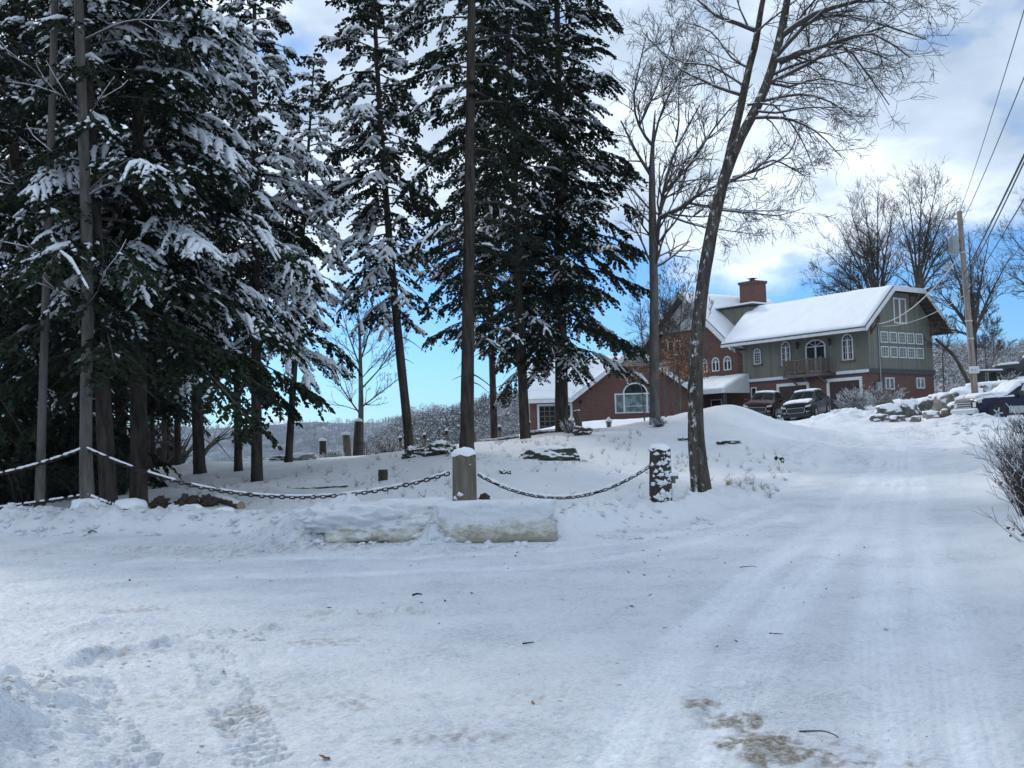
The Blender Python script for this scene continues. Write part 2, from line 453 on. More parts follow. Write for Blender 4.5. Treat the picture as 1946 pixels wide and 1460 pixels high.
def disp(x, y):
    d = np.zeros_like(x)
    sd, ar = pdist(x, y, EDGE)          # positive = left of the edge = the bank side
    out = sd
    lump = fbm(x * 1.3, y * 1.3, 0, 5, 4); lump2 = fbm(x * 4.5, y * 4.5, 0, 6, 3)
    bh = np.interp(ar, BERM_S, BERM_H)
    prof = smooth(-.12, .45, out) * (1 - smooth(.75, 1.9, out))
    d += bh * prof * (.85 + .28 * lump + .13 * lump2)
    near = smooth(0, .4, out) * (1 - smooth(1.6, 2.6, out))
    d += near * .05 * lump2
    # banks of the right-hand edge
    sr, ar2 = pdist(x, y, REDGE)
    o2 = -sr
    fade = (1 - smooth(30, 70, ar2) * .0)
    d += .16 * smooth(-.1, .9, o2) * (1 - smooth(1.2, 3.5, o2)) * (.9 + .6 * lump) * smooth(0, 20, y) * (1 - .75 * smooth(30, 42, y))
    # windrow heap beside the parked cars and below the boulders
    for px, py, Y, r, h in ((1598,790,63,1.7,.75),(1640,800,58,2.2,.35),(1615,795,60,1.4,.4),(1580,790,65,.9,.30),(1845,800,47,2.2,.28),(1810,806,46.5,1.6,.2)):
        c = P(px, py, Y)
        g = np.exp(-((x - c[0]) ** 2 + (y - c[1]) ** 2) / (r * r))
        d += g * h * (.8 + .3 * lump + .16 * lump2)
    for px, py, Y, rx, ry, h in ((600,1010,18.9,.6,.7,.40),(560,1005,19.4,.7,.7,.30),(838,1025,18.0,.30,.4,.40),(1105,1010,18.7,.5,.5,.12),(700,985,19.6,.9,.5,.22),(960,985,19.0,1.5,.45,.08)):
        c = P(px, py, Y)
        g = np.exp(-(((x - c[0]) / rx) ** 2 + ((y - c[1]) / ry) ** 2))
        d += g * h * (.85 + .3 * lump + .22 * lump2)
    for px, Y, r in ((207,24.2,.5),(264,25.6,.5),(488,34,.7),(453,39,.5),(780,36,.6),(887,31.5,.6),(998,43,.6),(1068,45,.7),(1245,44,.5),(1333,25.4,.42),(166,22.7,.35),(75,23,.3),(338,44,.5),(884,21.6,.36),(1256,21.2,.34)):
        c = P(px, 900, Y); d -= .11 * np.exp(-((x - c[0]) ** 2 + (y - c[1]) ** 2) / (r * r)) * (1 + .4 * lump2)
    # road surface
    onroad = inpoly(x, y, ROADP)
    road = onroad * smooth(0, .5, -out)
    d += road * (.022 * fbm(x * 1.1, y * 1.1, 0, 9, 3) + .010 * fbm(x * 6, y * 6, 0, 11, 3) + .009 * fbm(x * 20, y * 30, 0, 21, 2))
    off = 1 - onroad
    d += off * smooth(1.2, 3, out) * (.05 * fbm(x * .55, y * .55, 0, 14, 4) + .012 * fbm(x * 3, y * 3, 0, 15, 3))
    for i, t in enumerate(TRACKS):
        s, a_ = pdist(x, y, t); s = np.abs(s + .05 * vnoise(a_ * .3, 0 * a_ + i))
        w = .15
        d += road * (-.014 * (1 - smooth(w * .6, w * 1.6, s)) + .008 * np.exp(-((s - w * 1.35) / .06) ** 2) * (.6 + .8 * vnoise(a_ * 3, s * 3, 0, 3)))
        d += road * .0015 * np.sin(s / .022) * (s < w * .9)
    for i, t in enumerate(TREADS):
        s, a_ = pdist(x, y, t)
        m = (1 - smooth(.13, .19, np.abs(s))) * smooth(0, .2, a_) * smooth(-.1, .5, fbm(a_ * 1.5, s * 4, 0, 77) + .55)
        d += m * (-.026 + .028 * (np.sin(a_ / .019 + 12 * np.abs(s) + 1.5 * vnoise(x * 5, y * 5, 0, 31)) > -.1) * (np.abs(vnoise(x * 16, y * 16, 0, 32)) < .62))
        d += .014 * np.exp(-((np.abs(s) - .21) / .05) ** 2) * (.5 + lump2)
    for t, h in ((WIND, .075), (WIND2, .05)):
        s, a_ = pdist(x, y, t)
        g = np.exp(-(s / .13) ** 2)
        d += h * g * np.clip(.35 + 1.3 * fbm(x * 3.2, y * 3.2, 0, 41, 4), 0, 1.4)
    # ploughed heap at the lower left
    c = gpt(-10, 1370)
    g = np.exp(-(((x - c[0]) / .42) ** 2 + ((y - c[1]) / .85) ** 2))
    d += g * (.20 + .10 * fbm(x * 5, y * 5, 0, 51, 4))
    c = gpt(-60, 1440)
    d += .22 * np.exp(-(((x - c[0]) / .4) ** 2 + ((y - c[1]) / .5) ** 2)) * (1 + .4 * fbm(x * 6, y * 6, 0, 52, 4))
    return d

def TZ(x, y):
    x = np.atleast_1d(np.asarray(x, float)); y = np.atleast_1d(np.asarray(y, float))
    return T0(x, y) + disp(x, y)
def tz(x, y): return float(TZ(x, y)[0])
def gnd(px, Y):
    """point on the ground Y metres ahead in the photograph's column px"""
    py = 860
    for _ in range(6):
        p = P(px, py, Y); z = tz(p[0], p[1])
        py += (p[2] - z) * F / Y
    p = P(px, py, Y); return np.array([p[0], p[1], tz(p[0], p[1])])

# the exact surface is looked up in the mesh grid built below
ys = [-16, -12, -8, -5, -3, -1, 0, 1, 2, 3, 3.6, 4.2]
y = 4.5
while y < 60: ys.append(y); y += min(.13, max(.019, y * y * .0006))
while y < 112: ys.append(y); y += .6
while y < 230: ys.append(y); y += 5
ys = np.array(ys)
NC = 600
u = np.linspace(-1, 1, NC); u = np.r_[-3.2, -2.3, -1.7, -1.4, -1.25, -1.12, -1.05, u, 1.05, 1.12, 1.25, 1.4, 1.7, 2.3, 3.2]
hw = 1.3 + .52 * np.clip(ys, 0, None) + np.clip(3 - ys, 0, 3) * .8
X = u[None, :] * hw[:, None]; Yg = np.repeat(ys[:, None], len(u), 1)
Zg = TZ(X.ravel(), Yg.ravel()).reshape(X.shape)
V = np.stack([X, Yg, Zg], -1).reshape(-1, 3)
def TZ(x, y):
    x = np.atleast_1d(np.asarray(x, float)); y = np.atleast_1d(np.asarray(y, float))
    r = np.clip(np.searchsorted(ys, y) - 1, 0, len(ys) - 2); fy = np.clip((y - ys[r]) / (ys[r + 1] - ys[r]), 0, 1)
    out = 0
    for rr, w in ((r, 1 - fy), (r + 1, fy)):
        uu = x / hw[rr]; c = np.clip(np.searchsorted(u, uu) - 1, 0, len(u) - 2); fx = np.clip((uu - u[c]) / (u[c + 1] - u[c]), 0, 1)
        out = out + w * (Zg[rr, c] * (1 - fx) + Zg[rr, c + 1] * fx)
    return out
idx = np.arange(X.size).reshape(X.shape)
Fq = np.stack([idx[:-1, :-1], idx[:-1, 1:], idx[1:, 1:], idx[1:, :-1]], -1).reshape(-1, 4)
cen = V[Fq].mean(1)
isroad = inpoly(cen[:, 0], cen[:, 1], ROADP)

# dirt: sanded, worn-through patches and brown grit scattered on the packed snow
def dirt(x, y):
    d = np.zeros_like(x)
    n = fbm(x * 4, y * 2.6, 0, 61, 5); n2 = fbm(x * 22, y * 14, 0, 62, 4)
    for px, py, rx, ry, k in ((1400,1362,.20,.22,1.15),(1440,1405,.26,.26,1.2),(1375,1398,.12,.10,.7),(1330,1335,.14,.22,.75),(1540,1432,.40,.14,.95),(1640,1448,.32,.12,.95),(1470,1445,.2,.14,1.0),(1600,1415,.2,.14,.6)):
        c = gpt(px, py)
        g = np.exp(-(((x - c[0]) / rx) ** 2 + ((y - c[1]) / ry) ** 2))
        d = np.maximum(d, np.clip(g * k * (1. + .7 * n + .9 * n2) - .30, 0, 1) * 1.25)
    for px, py, rx, ry, k in ((1000,1325,.4,.5,.3),(620,1225,.4,.35,.55),(250,1160,.35,.3,.6),(640,1340,.5,.5,.35),(840,1410,.4,.2,.5),(430,1205,.6,.3,.6),(700,1165,1.0,.4,.45),(220,1240,.5,.4,.5),(40,1340,.4,.9,.45),(300,1330,.5,.6,.35),(450,1350,.3,.8,.45),
                            (560,1045,3.0,.8,.5),(330,1042,3.5,.7,.35),(850,1050,2.,.6,.3),(1750,830,1.6,5,.35),(1610,840,1.2,9,.25),(1660,880,.6,6,.3),(1740,850,.6,8,.3)):
        c = gpt(px, py)
        g = np.exp(-(((x - c[0]) / rx) ** 2 + ((y - c[1]) / ry) ** 2))
        d = np.maximum(d, np.clip(g * k * (1 + 1.6 * n2 + .8 * n) - .25, 0, .6))
    return np.clip(d, 0, 1)
dv = dirt(V[:, 0], V[:, 1]).astype(np.float32)
_s1 = pdist(V[:, 0], V[:, 1], EDGE)[0]; _s2 = -pdist(V[:, 0], V[:, 1], REDGE)[0]
_wob = .25 * fbm(V[:, 0] * 1.5, V[:, 1] * 1.5, 0, 91, 4)
pk_ = (smooth(-.15, .5, -_s1 + _wob) * smooth(-.6, .9, -_s2 + _wob * 2)).astype(np.float32)
trk_ = np.zeros(len(V))
for i, t in enumerate(TRACKS):
    s, a_ = pdist(V[:, 0], V[:, 1], t); s = np.abs(s + .05 * vnoise(a_ * .3, 0 * a_ + i)); trk_ = np.maximum(trk_, (1 - smooth(.10, .30, s)) * (.55 + .30 * vnoise(a_ * .6, s * 9, 0, 4) + .13 * np.sin(s * 6.283 / .055)))
trk_ = np.clip(trk_ * pk_, 0, 1).astype(np.float32)

def ground_mat(name, packed):
    m, nt, b = newmat(name)
    v = worldpos(nt)
    f = noise(nt, v, .9, 6, .62); f2 = noise(nt, v, 16, 5, .7)
    ap = nt.nodes.new('ShaderNodeAttribute'); ap.attribute_name = 'packed'
    atr = nt.nodes.new('ShaderNodeAttribute'); atr.attribute_name = 'track'
    if packed:
        k = math_(nt, 'ADD', math_(nt, 'MULTIPLY', f, .55), math_(nt, 'MULTIPLY', f2, .45))
        k = math_(nt, 'ADD', math_(nt, 'MULTIPLY', k, .6), math_(nt, 'MULTIPLY', noise(nt, worldpos(nt, (.8, 1.5, 1)), 34, 4, .7), .4))
        c1 = ramp(nt, k, [(.40, (.50, .545, .605)), (.49, (.70, .74, .795)), (.60, (.81, .835, .875))])
        c2 = ramp(nt, f, [(.3, (.74, .765, .80)), (.65, (.80, .82, .86))])
        c = mixc(nt, ap.outputs['Fac'], c2, c1); c = mixc(nt, math_(nt, 'MULTIPLY', atr.outputs['Fac'], .34), c, (.76, .785, .83))
    fl = noise(nt, v, 42, 3, .6)
    speck = math_(nt, 'MULTIPLY', math_(nt, 'MULTIPLY_ADD', fl, 16., -11.2, clamp=True), ap.outputs['Fac'])
    c = mixc(nt, math_(nt, 'MULTIPLY', speck, .35), c, (.22, .19, .16))
    at = nt.nodes.new('ShaderNodeAttribute'); at.attribute_name = 'dirt'
    dn = noise(nt, v, 30, 5, .75)
    dk = math_(nt, 'MULTIPLY', at.outputs['Fac'], math_(nt, 'MULTIPLY_ADD', dn, 3., -.7, clamp=True))
    c = mixc(nt, dk, c, (.21, .17, .12))
    nt.links.new(c, b.inputs['Base Color'])
    b.inputs['Roughness'].default_value = .62 if packed else .8
    b.inputs['Specular IOR Level'].default_value = .3
    b1 = nt.nodes.new('ShaderNodeBump'); b1.inputs['Strength'].default_value = .9; b1.inputs['Distance'].default_value = .035
    nt.links.new(math_(nt, 'MULTIPLY_ADD', atr.outputs['Fac'], -.6, .9), b1.inputs['Strength'])
    nt.links.new(noise(nt, v, 38 if packed else 22, 6, .7), b1.inputs['Height'])
    b2 = nt.nodes.new('ShaderNodeBump'); b2.inputs['Strength'].default_value = .8; b2.inputs['Distance'].default_value = .045
    nt.links.new(noise(nt, v, 8, 4, .6), b2.inputs['Height']); nt.links.new(b2.outputs[0], b1.inputs['Normal'])
    nt.links.new(b1.outputs[0], b.inputs['Normal'])
    return m

def sub(name, mask, mat):
    f = Fq[mask]; used, inv = np.unique(f, return_inverse=True)
    o = mesh_obj(name, V[used], inv.reshape(f.shape), mat, smooth=True)
    for nm_, arr_ in (('dirt', dv), ('packed', pk_), ('track', trk_)):
        a = o.data.attributes.new(nm_, 'FLOAT', 'POINT'); a.data.foreach_set('value', arr_[used])
    return tag(o, kind='structure')
GM = ground_mat('snow on the ground', True)
sub('road', isroad, GM)
sub('ground', ~isroad, GM)

# ------------------------------------------------------------------ valley and hills
vm, nt, b = newmat('valley snow')
f = noise(nt, worldpos(nt), .05, 6, .7)
nt.links.new(ramp(nt, f, [(.4, (.16, .15, .15)), (.55, (.55, .57, .6)), (.7, (.75, .77, .8))]), b.inputs['Base Color']); b.inputs['Roughness'].default_value = .9
k = 60; ang = np.linspace(0, 2 * np.pi, 49)[:-1]; Rr = np.geomspace(30, 7000, 14)
Vv = np.array([(0, 60, -22)] + [(r * np.cos(t), 60 + r * np.sin(t), -22) for r in Rr for t in ang])
fs3 = np.array([(0, 1 + i, 1 + (i + 1) % 48) for i in range(48)])
fs4 = np.array([(1 + r * 48 + i, 1 + (r + 1) * 48 + i, 1 + (r + 1) * 48 + (i + 1) % 48, 1 + r * 48 + (i + 1) % 48) for r in range(13) for i in range(48)])
tag(mesh_obj('valley', Vv, [fs3, fs4], vm), kind='structure')

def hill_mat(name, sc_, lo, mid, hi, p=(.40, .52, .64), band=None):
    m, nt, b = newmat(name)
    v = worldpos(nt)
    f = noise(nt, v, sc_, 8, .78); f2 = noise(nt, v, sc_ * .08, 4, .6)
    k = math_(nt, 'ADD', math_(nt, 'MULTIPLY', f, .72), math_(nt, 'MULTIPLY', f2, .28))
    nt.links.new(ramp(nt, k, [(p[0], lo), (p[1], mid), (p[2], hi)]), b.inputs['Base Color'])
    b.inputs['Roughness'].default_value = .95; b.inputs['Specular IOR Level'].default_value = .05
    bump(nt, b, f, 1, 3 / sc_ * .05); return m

def hill(name, prof, Y, depth, mat, seed, amp, fr, foot=-22, nx=420, ny=90):
    xs = np.array([P(px, py, Y)[0] for px, py in prof]); zs = np.array([P(px, py, Y)[2] for px, py in prof])
    gx = np.linspace(xs[0], xs[-1], nx); ridge = np.interp(gx, xs, zs)
    t = np.linspace(0, 1, ny)
    sh = np.where(t < .6, np.sin(t / .6 * np.pi / 2) ** .9, np.cos((t - .6) / .4 * np.pi / 2 * .9))
    gy = Y - depth * .6 + t * depth
    XX = np.repeat(gx[None], ny, 0) * (gy / Y)[:, None]; YY = np.repeat(gy[:, None], nx, 1)
    big = fbm(XX / depth * 3, YY / depth * 3, 0, seed, 3)
    ZZ = foot - 3 + (ridge[None] - foot + 3) * sh[:, None] * (1 + .10 * big * (1 - sh[:, None]))
    ZZ = ZZ + amp * fbm(XX * fr, YY * fr, 0, seed + 3, 4) * np.minimum(1, sh * 4)[:, None]
    i = np.arange(nx * ny).reshape(ny, nx)
    q = np.stack([i[:-1, :-1], i[:-1, 1:], i[1:, 1:], i[1:, :-1]], -1).reshape(-1, 4)
    o = mesh_obj(name, np.stack([XX, YY, ZZ], -1).reshape(-1, 3), q, mat, smooth=True)
    tag(o, kind='structure')
    def zat(x, y):
        from_y = (y - gy[0]) / depth * (ny - 1); from_x = (x / (y / Y) - gx[0]) / (gx[-1] - gx[0]) * (nx - 1)
        a = np.clip(from_y.astype(int), 0, ny - 1); b_ = np.clip(from_x.astype(int), 0, nx - 1)
        return ZZ[a, b_]
    return zat, gx, Y, depth
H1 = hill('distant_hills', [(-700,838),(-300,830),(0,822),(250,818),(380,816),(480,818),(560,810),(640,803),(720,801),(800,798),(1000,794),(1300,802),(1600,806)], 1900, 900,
     hill_mat('distant wooded hills', .035, (.085, .105, .135), (.19, .22, .26), (.52, .56, .62)), 3, 7, .012, -40)  # blue-grey distance haze is painted into these hill colours
H2 = hill('wooded_hill', [(640,880),(690,855),(740,826),(780,806),(830,796),(880,786),(930,774),(985,766),(1100,762),(1300,775),(1500,800),(1700,830)], 520, 300,
     hill_mat('snowy wooded hill', .16, (.05, .05, .055), (.14, .14, .15), (.5, .52, .56)), 5, 2.5, .05, -24)
H3 = hill('eastern_hill', [(1500,722),(1650,700),(1780,692),(1850,694),(1946,688),(2150,676),(2500,680),(2900,700)], 700, 420,
     hill_mat('eastern wooded hill', .12, (.10, .085, .08), (.22, .19, .175), (.50, .49, .49)), 8, 4, .04, -24)

# ------------------------------------------------------------------ sky and sun
SUN_AZ = math.radians(-38); SUN_EL = math.radians(30)      # ahead and to the left, above the hemlocks
W = bpy.data.worlds.new('World'); sc.world = W; W.use_nodes = True
nt = W.node_tree; bg = nt.nodes['Background']
sky = nt.nodes.new('ShaderNodeTexSky'); sky.sky_type = 'NISHITA'; sky.sun_disc = False
sky.sun_elevation = SUN_EL; sky.sun_rotation = SUN_AZ; sky.altitude = 500; sky.air_density = 1.0; sky.dust_density = .3; sky.ozone_density = 3
tc = nt.nodes.new('ShaderNodeTexCoord'); sp = nt.nodes.new('ShaderNodeSeparateXYZ'); nt.links.new(tc.outputs['Generated'], sp.inputs[0])
mp = nt.nodes.new('ShaderNodeMapping'); nt.links.new(tc.outputs['Generated'], mp.inputs[0]); mp.inputs['Scale'].default_value = (1, 1, 2.0); mp.inputs['Location'].default_value = (.3, .1, .15)
n1 = noise(nt, mp.outputs[0], 3.0, 6, .5); n2 = noise(nt, mp.outputs[0], 8, 6, .55); n3 = noise(nt, mp.outputs[0], 3.2, 4, .5)
z = sp.outputs[2]
hi = math_(nt, 'MULTIPLY_ADD', z, 10.5, -1.56)          # cloud deck above about eight degrees
low = math_(nt, 'MULTIPLY_ADD', z, -22., .55)           # puffs along the horizon
base = math_(nt, 'MAXIMUM', math_(nt, 'MINIMUM', hi, .92), low)
nn = math_(nt, 'MULTIPLY_ADD', math_(nt, 'ADD', math_(nt, 'MULTIPLY', n1, .7), math_(nt, 'MULTIPLY', n2, .3)), 6.5, -3.25)
mask = math_(nt, 'MULTIPLY_ADD', math_(nt, 'ADD', base, nn), 1.6, .15, clamp=True)
cc = ramp(nt, math_(nt, 'ADD', math_(nt, 'MULTIPLY', n3, .6), math_(nt, 'MULTIPLY', n2, .4)), [(.38, (4.5, 5.7, 7.3)), (.5, (6.6, 7.9, 9.6)), (.59, (11., 12.2, 13.6))])
tint = mixc(nt, 1., sky.outputs[0], (.60, 1.02, 1.46), 'MULTIPLY')
nt.links.new(mixc(nt, mask, tint, cc), bg.inputs[0]); bg.inputs[1].default_value = .1
sd = bpy.data.lights.new('sun', 'SUN'); sd.energy = 1.9; sd.angle = math.radians(9); sd.color = (1, .95, .88)
so = bpy.data.objects.new('sun', sd); COL.objects.link(so)
dirv = Vector((math.sin(SUN_AZ) * math.cos(SUN_EL), math.cos(SUN_AZ) * math.cos(SUN_EL), math.sin(SUN_EL)))
so.rotation_euler = dirv.to_track_quat('Z', 'Y').to_euler(); so.location = (0, 0, 30)
sc.view_settings.view_transform = 'Standard'; sc.view_settings.look = 'None'; sc.view_settings.exposure = 0.10
# ------------------------------------------------------------------ conifers
def spline(pts, n):
    pts = np.asarray(pts, float); t = np.linspace(0, 1, len(pts)); q = np.linspace(0, 1, n)
    return np.stack([np.interp(q, t, pts[:, i]) for i in range(3)], 1)

def trunk_arrays(pts, rad, sides, flare, seed, rough=.06):
    """tapered trunk with a root flare and an uneven outline"""
    V, Fq = tubes(np.array([pts]), np.array([rad]), sides)
    k = len(pts); Vr = V.reshape(k, sides, 3); c = pts[:, None]
    h = pts[:, 2] - pts[0, 2]
    an = np.arange(sides) / sides * 2 * np.pi
    lob = 1 + flare * np.exp(-np.clip(h, 0, None) / .28)[:, None] * (.55 + .45 * np.cos(an * 5 + seed)[None] + .2 * np.cos(an * 3 + seed * 2)[None])
    ns = 1 + rough * vnoise(np.cos(an)[None] * 2.3 + seed, np.sin(an)[None] * 2.3, h[:, None] * 1.7, seed) + rough * .6 * vnoise(np.cos(an)[None] * 6 + seed, np.sin(an)[None] * 6, h[:, None] * 5, seed)
    Vr = c + (Vr - c) * (lob * ns)[..., None]
    return Vr.reshape(-1, 3), Fq

def unit(v): return v / (np.linalg.norm(v, axis=-1, keepdims=True) + 1e-9)

OCT = np.array([(1, 0, 0), (-1, 0, 0), (0, 1, 0), (0, -1, 0), (0, 0, 1), (0, 0, -.6)], float)
OCTF = np.array([(0, 2, 4), (2, 1, 4), (1, 3, 4), (3, 0, 4), (2, 0, 5), (1, 2, 5), (3, 1, 5), (0, 3, 5)])

def conifer(seed, H, base, R, nb, lean=(0, 0), snow=.5, avoid=None, bias=None, dens=1., droop=.42, r0=.2, prof=.7, low=1., leafw=1., smul=1., flare=.95, bend=0., thr=.0, dead=6, sz0=None, irr=0.):
    """arrays of a hemlock: trunk, boughs, needles, snow; base at the origin"""
    g = np.random.default_rng(seed)
    def axis(h):
        h = np.asarray(h, float)
        return np.stack([lean[0] * h + bend * np.sin(h / H * 3.0), lean[1] * h, h], -1)
    hs = np.r_[-.35, -.1, .0, .12, .25, .45, .8, 1.3, np.linspace(2, H, 22)]
    tr = r0 * (1 - .82 * np.clip(hs, 0, None) / H)
    T = trunk_arrays(axis(hs), np.maximum(tr, .015), 18, flare, seed)
    PADS = []; tb = TB(); LO = []; LD = []; LL = []; LW = []; SO = []; SD = []; SS = []
    az = g.uniform(0, 6.28)
    for b in range(nb + dead):
        t = (b + g.uniform(0, 1)) / nb
        isdead = b >= nb
        az += 2.399 + g.normal(0, .25)
        if isdead: t = -g.uniform(.0, .35); h = max(1.0, base + t * base)
        else: h = base + (H - base) * t ** .92
        L = R * ((1 - max(t, 0)) ** prof * .93 + .07) * g.uniform(.72, 1.12)
        if t < .22: L *= low + (1 - low) * t / .22
        if isdead: L = R * g.uniform(.15, .5)
        if bias is not None:
            L *= 1 + bias[1] * math.cos(az - bias[0])
        if avoid is not None and math.cos(az - avoid[0]) > avoid[1]: L *= avoid[2]
        L *= 1 - irr * g.uniform(0, 1) ** 1.5 + irr * .35 * math.sin(az * 2 + h * 1.3 + seed)
        if L < .25: continue
        e0 = math.radians(-4 + 38 * max(t, 0) + g.normal(0, 8))
        hd = np.array([math.cos(az), math.sin(az), 0]); sdv = np.array([-math.sin(az), math.cos(az), 0])
        s = np.linspace(0, 1, 8)
        wob = g.normal(0, .05) * L * s ** 2
        pts = axis(h)[None] + hd[None] * (L * s * math.cos(e0))[:, None] + sdv[None] * wob[:, None]
        pts[:, 2] += math.sin(e0) * L * s - droop * L * s ** 2 * g.uniform(.7, 1.2) + .10 * L * np.clip(s - .75, 0, 1)
        tb.add(pts, np.linspace(.012 + .010 * L, .005, 8), 4)
        if isdead: continue
        load = g.uniform(0, 1) ** .8
        tan = unit(np.gradient(pts, axis=0))
        ns = max(6, int(L / .15 * dens))
        sj = g.uniform(.10, 1, ns) ** .8
        sj.sort()
        ii = np.minimum((sj * 7).astype(int), 6); fr = (sj * 7 - ii)[:, None]
        o = pts[ii] * (1 - fr) + pts[ii + 1] * fr; tt = tan[ii]
        sgn = np.where(np.arange(ns) % 2 == 0, 1., -1.)[:, None]
        ll = (.22 + .62 * np.sin(np.clip(1.12 - sj, 0, 1) * 1.9)) * min(L, 3.2) * .42 * g.uniform(.55, 1.2, ns)
        d2 = unit(tt * .75 + sdv[None] * sgn * g.uniform(.45, 1.0, (ns, 1)) + np.array([0, 0, -1]) * g.uniform(-.05, .45, (ns, 1)))
        q = np.linspace(0, 1, 4)
        P2 = o[:, None] + d2[:, None] * (ll[:, None] * q)[..., None]
        P2[:, :, 2] -= (.30 * ll[:, None] * q ** 2)
        for k in range(0, ns, 2): tb.add(P2[k], np.array([.009, .007, .005, .003]), 3)
        nl = int(np.clip(ll.mean() / .030 * dens, 8, 40))
        w = np.linspace(.05, 1.05, nl)[None] + g.uniform(-.03, .03, (ns, nl))
        lo = o[:, None] + d2[:, None] * (ll[:, None] * w)[..., None]; lo[:, :, 2] -= .30 * ll[:, None] * w ** 2
        sg2 = np.where(np.arange(nl) % 2 == 0, 1., -1.)[None, :, None]
        per = unit(np.cross(d2, [0, 0, 1.]))[:, None]
        ld = unit(d2[:, None] * g.uniform(.4, 1.1, (ns, nl, 1)) + per * sg2 * g.uniform(.3, 1., (ns, nl, 1)) + np.array([0, 0, -1]) * g.uniform(0., 1.0, (ns, nl, 1)))
        lo = lo.reshape(-1, 3) + g.normal(0, .015, (ns * nl, 3)); ld = ld.reshape(-1, 3)
        le = g.uniform(.09, .19, len(lo))
        LO.append(lo); LD.append(ld); LL.append(le); LW.append(g.uniform(.034, .058, len(lo)) * leafw)
        c0_ = vnoise(P2[:, 1, 0] * 1.1 + seed, P2[:, 1, 1] * 1.1, P2[:, 1, 2] * 1.1, seed)
        h2_ = 1. if sz0 is None else np.clip((P2[:, 1, 2] - sz0) / 2.5, 0, 1)
        pk2 = (g.uniform(0, 1, ns) < snow * h2_ * np.clip((c0_ - thr + load * .8 - .1) * 2.2, 0, 1)) & (sj > .2) & (load > .3)
        if pk2.any():
            pp_ = P2[pk2].copy(); pp_[:, :, 2] += .035; pp_ += g.normal(0, .02, pp_.shape)
            PADS.append((pp_, np.array([.035, .062, .055, .022])[None] * g.uniform(.45, 1.3, (pk2.sum(), 4)) * smul))
        # snow rides on the tops of the sprays, in clumps
        cl = vnoise(lo[:, 0] * 1.1 + seed, lo[:, 1] * 1.1, lo[:, 2] * 1.1, seed) + .5 * vnoise(lo[:, 0] * 3.3, lo[:, 1] * 3.3, lo[:, 2] * 3.3, seed + 3)
        hz_ = 1. if sz0 is None else .015 + .985 * np.clip((lo[:, 2] - sz0) / 2.5, 0, 1)
        k = (g.uniform(0, 1, len(lo)) < snow * hz_ * np.clip((cl + .05 - thr + load * .55) * 2.6, 0, 1) * (.06 + .94 * load ** 1.6)) & (np.repeat(sj, nl) > .25)
        if k.any():
            SO.append(lo[k] + ld[k] * le[k][:, None] * .4 + np.array([0, 0, .03])); SD.append(unit(ld[k] * np.array([1, 1, .8])))
            SS.append(g.uniform(.55, 1.25, k.sum()) * smul)
    lo = np.concatenate(LO); ld = np.concatenate(LD); le = np.concatenate(LL)[:, None]; lw = np.concatenate(LW)[:, None]
    side = unit(np.cross(ld, g.normal(0, .45, ld.shape) + np.array([0, 0, 1.])))
    n = len(lo)
    LV = np.stack([lo, lo + ld * le * .45 + side * lw, lo + ld * le, lo + ld * le * .45 - side * lw], 1).reshape(-1, 3)
    LF = np.arange(n * 4).reshape(n, 4)
    so = np.concatenate(SO); sdd = np.concatenate(SD); ss = np.concatenate(SS)
    sx = unit(np.cross(sdd, np.array([0, 0, 1.]))); sz = np.cross(sx, sdd)
    dim = np.stack([.088 * ss, .046 * ss * g.uniform(.8, 1.3, len(ss)), .038 * ss * g.uniform(.7, 1.3, len(ss))], 1)
    SV = so[:, None] + sdd[:, None] * (OCT[None, :, 0] * dim[:, 0:1])[..., None] + sx[:, None] * (OCT[None, :, 1] * dim[:, 1:2])[..., None] + sz[:, None] * (OCT[None, :, 2] * dim[:, 2:3])[..., None]
    SV += g.normal(0, .008, SV.shape)
    SF = (OCTF[None] + (np.arange(len(so)) * 6)[:, None, None]).reshape(-1, 3)
    SV = SV.reshape(-1, 3)
    if PADS:
        pv, pf = tubes(np.concatenate([a[0] for a in PADS]), np.concatenate([a[1] for a in PADS]), 6)
        SF = [SF, pf + len(SV)]; SV = np.r_[SV, pv]
    return T, tb, (LV, LF), (SV.reshape(-1, 3), SF)

def place_conifer(arr, loc, label, group, rz=0, sc_=1, bk='bark_dark', share=None, name='hemlock_tree'):
    t = thing(name, label, 'tree', loc, group, rz); t.scale = (sc_,) * 3
    if share is None:
        T, tb, L, S = arr
        a = mesh_obj('trunk', T[0], T[1], M[bk], t, True)
        b = tb.build('bough', M['twig'], t); b['kind'] = 'stuff'
        c = mesh_obj('foliage', L[0], L[1], M['needle'], t)
        d = mesh_obj('snow', S[0], S[1], M['snow_soft'], t, True)
    else:
        for ch in share.children:
            c = ch.copy(); COL.objects.link(c); c.parent = t
    return t

WEST = math.radians(180)
G1 = 'hemlocks along the left and middle of the lot'
def base_at(px, Y): return gnd(px, Y)
def ztop(px, py, Y): return P(px, py, Y)
D2R = math.radians
TOCAM = D2R(-90)
# left wood, front trees: (px, Y, ...)
hem = []
def hemlock(px, Y, label, seed, **kw):
    p = base_at(px, Y)
    lx = kw.pop('topx', None); H = kw['H']
    if lx is not None:
        q = P(lx, 300, Y); kw['lean'] = ((q[0] - p[0]) / max(q[2] - p[2], 1), 0)
    rz = kw.pop('rz', 0); bk = kw.pop('bk', 'bark_dark')
    t = place_conifer(conifer(seed, **kw), p, label, G1, 0, 1, bk)
    hem.append(t); return t

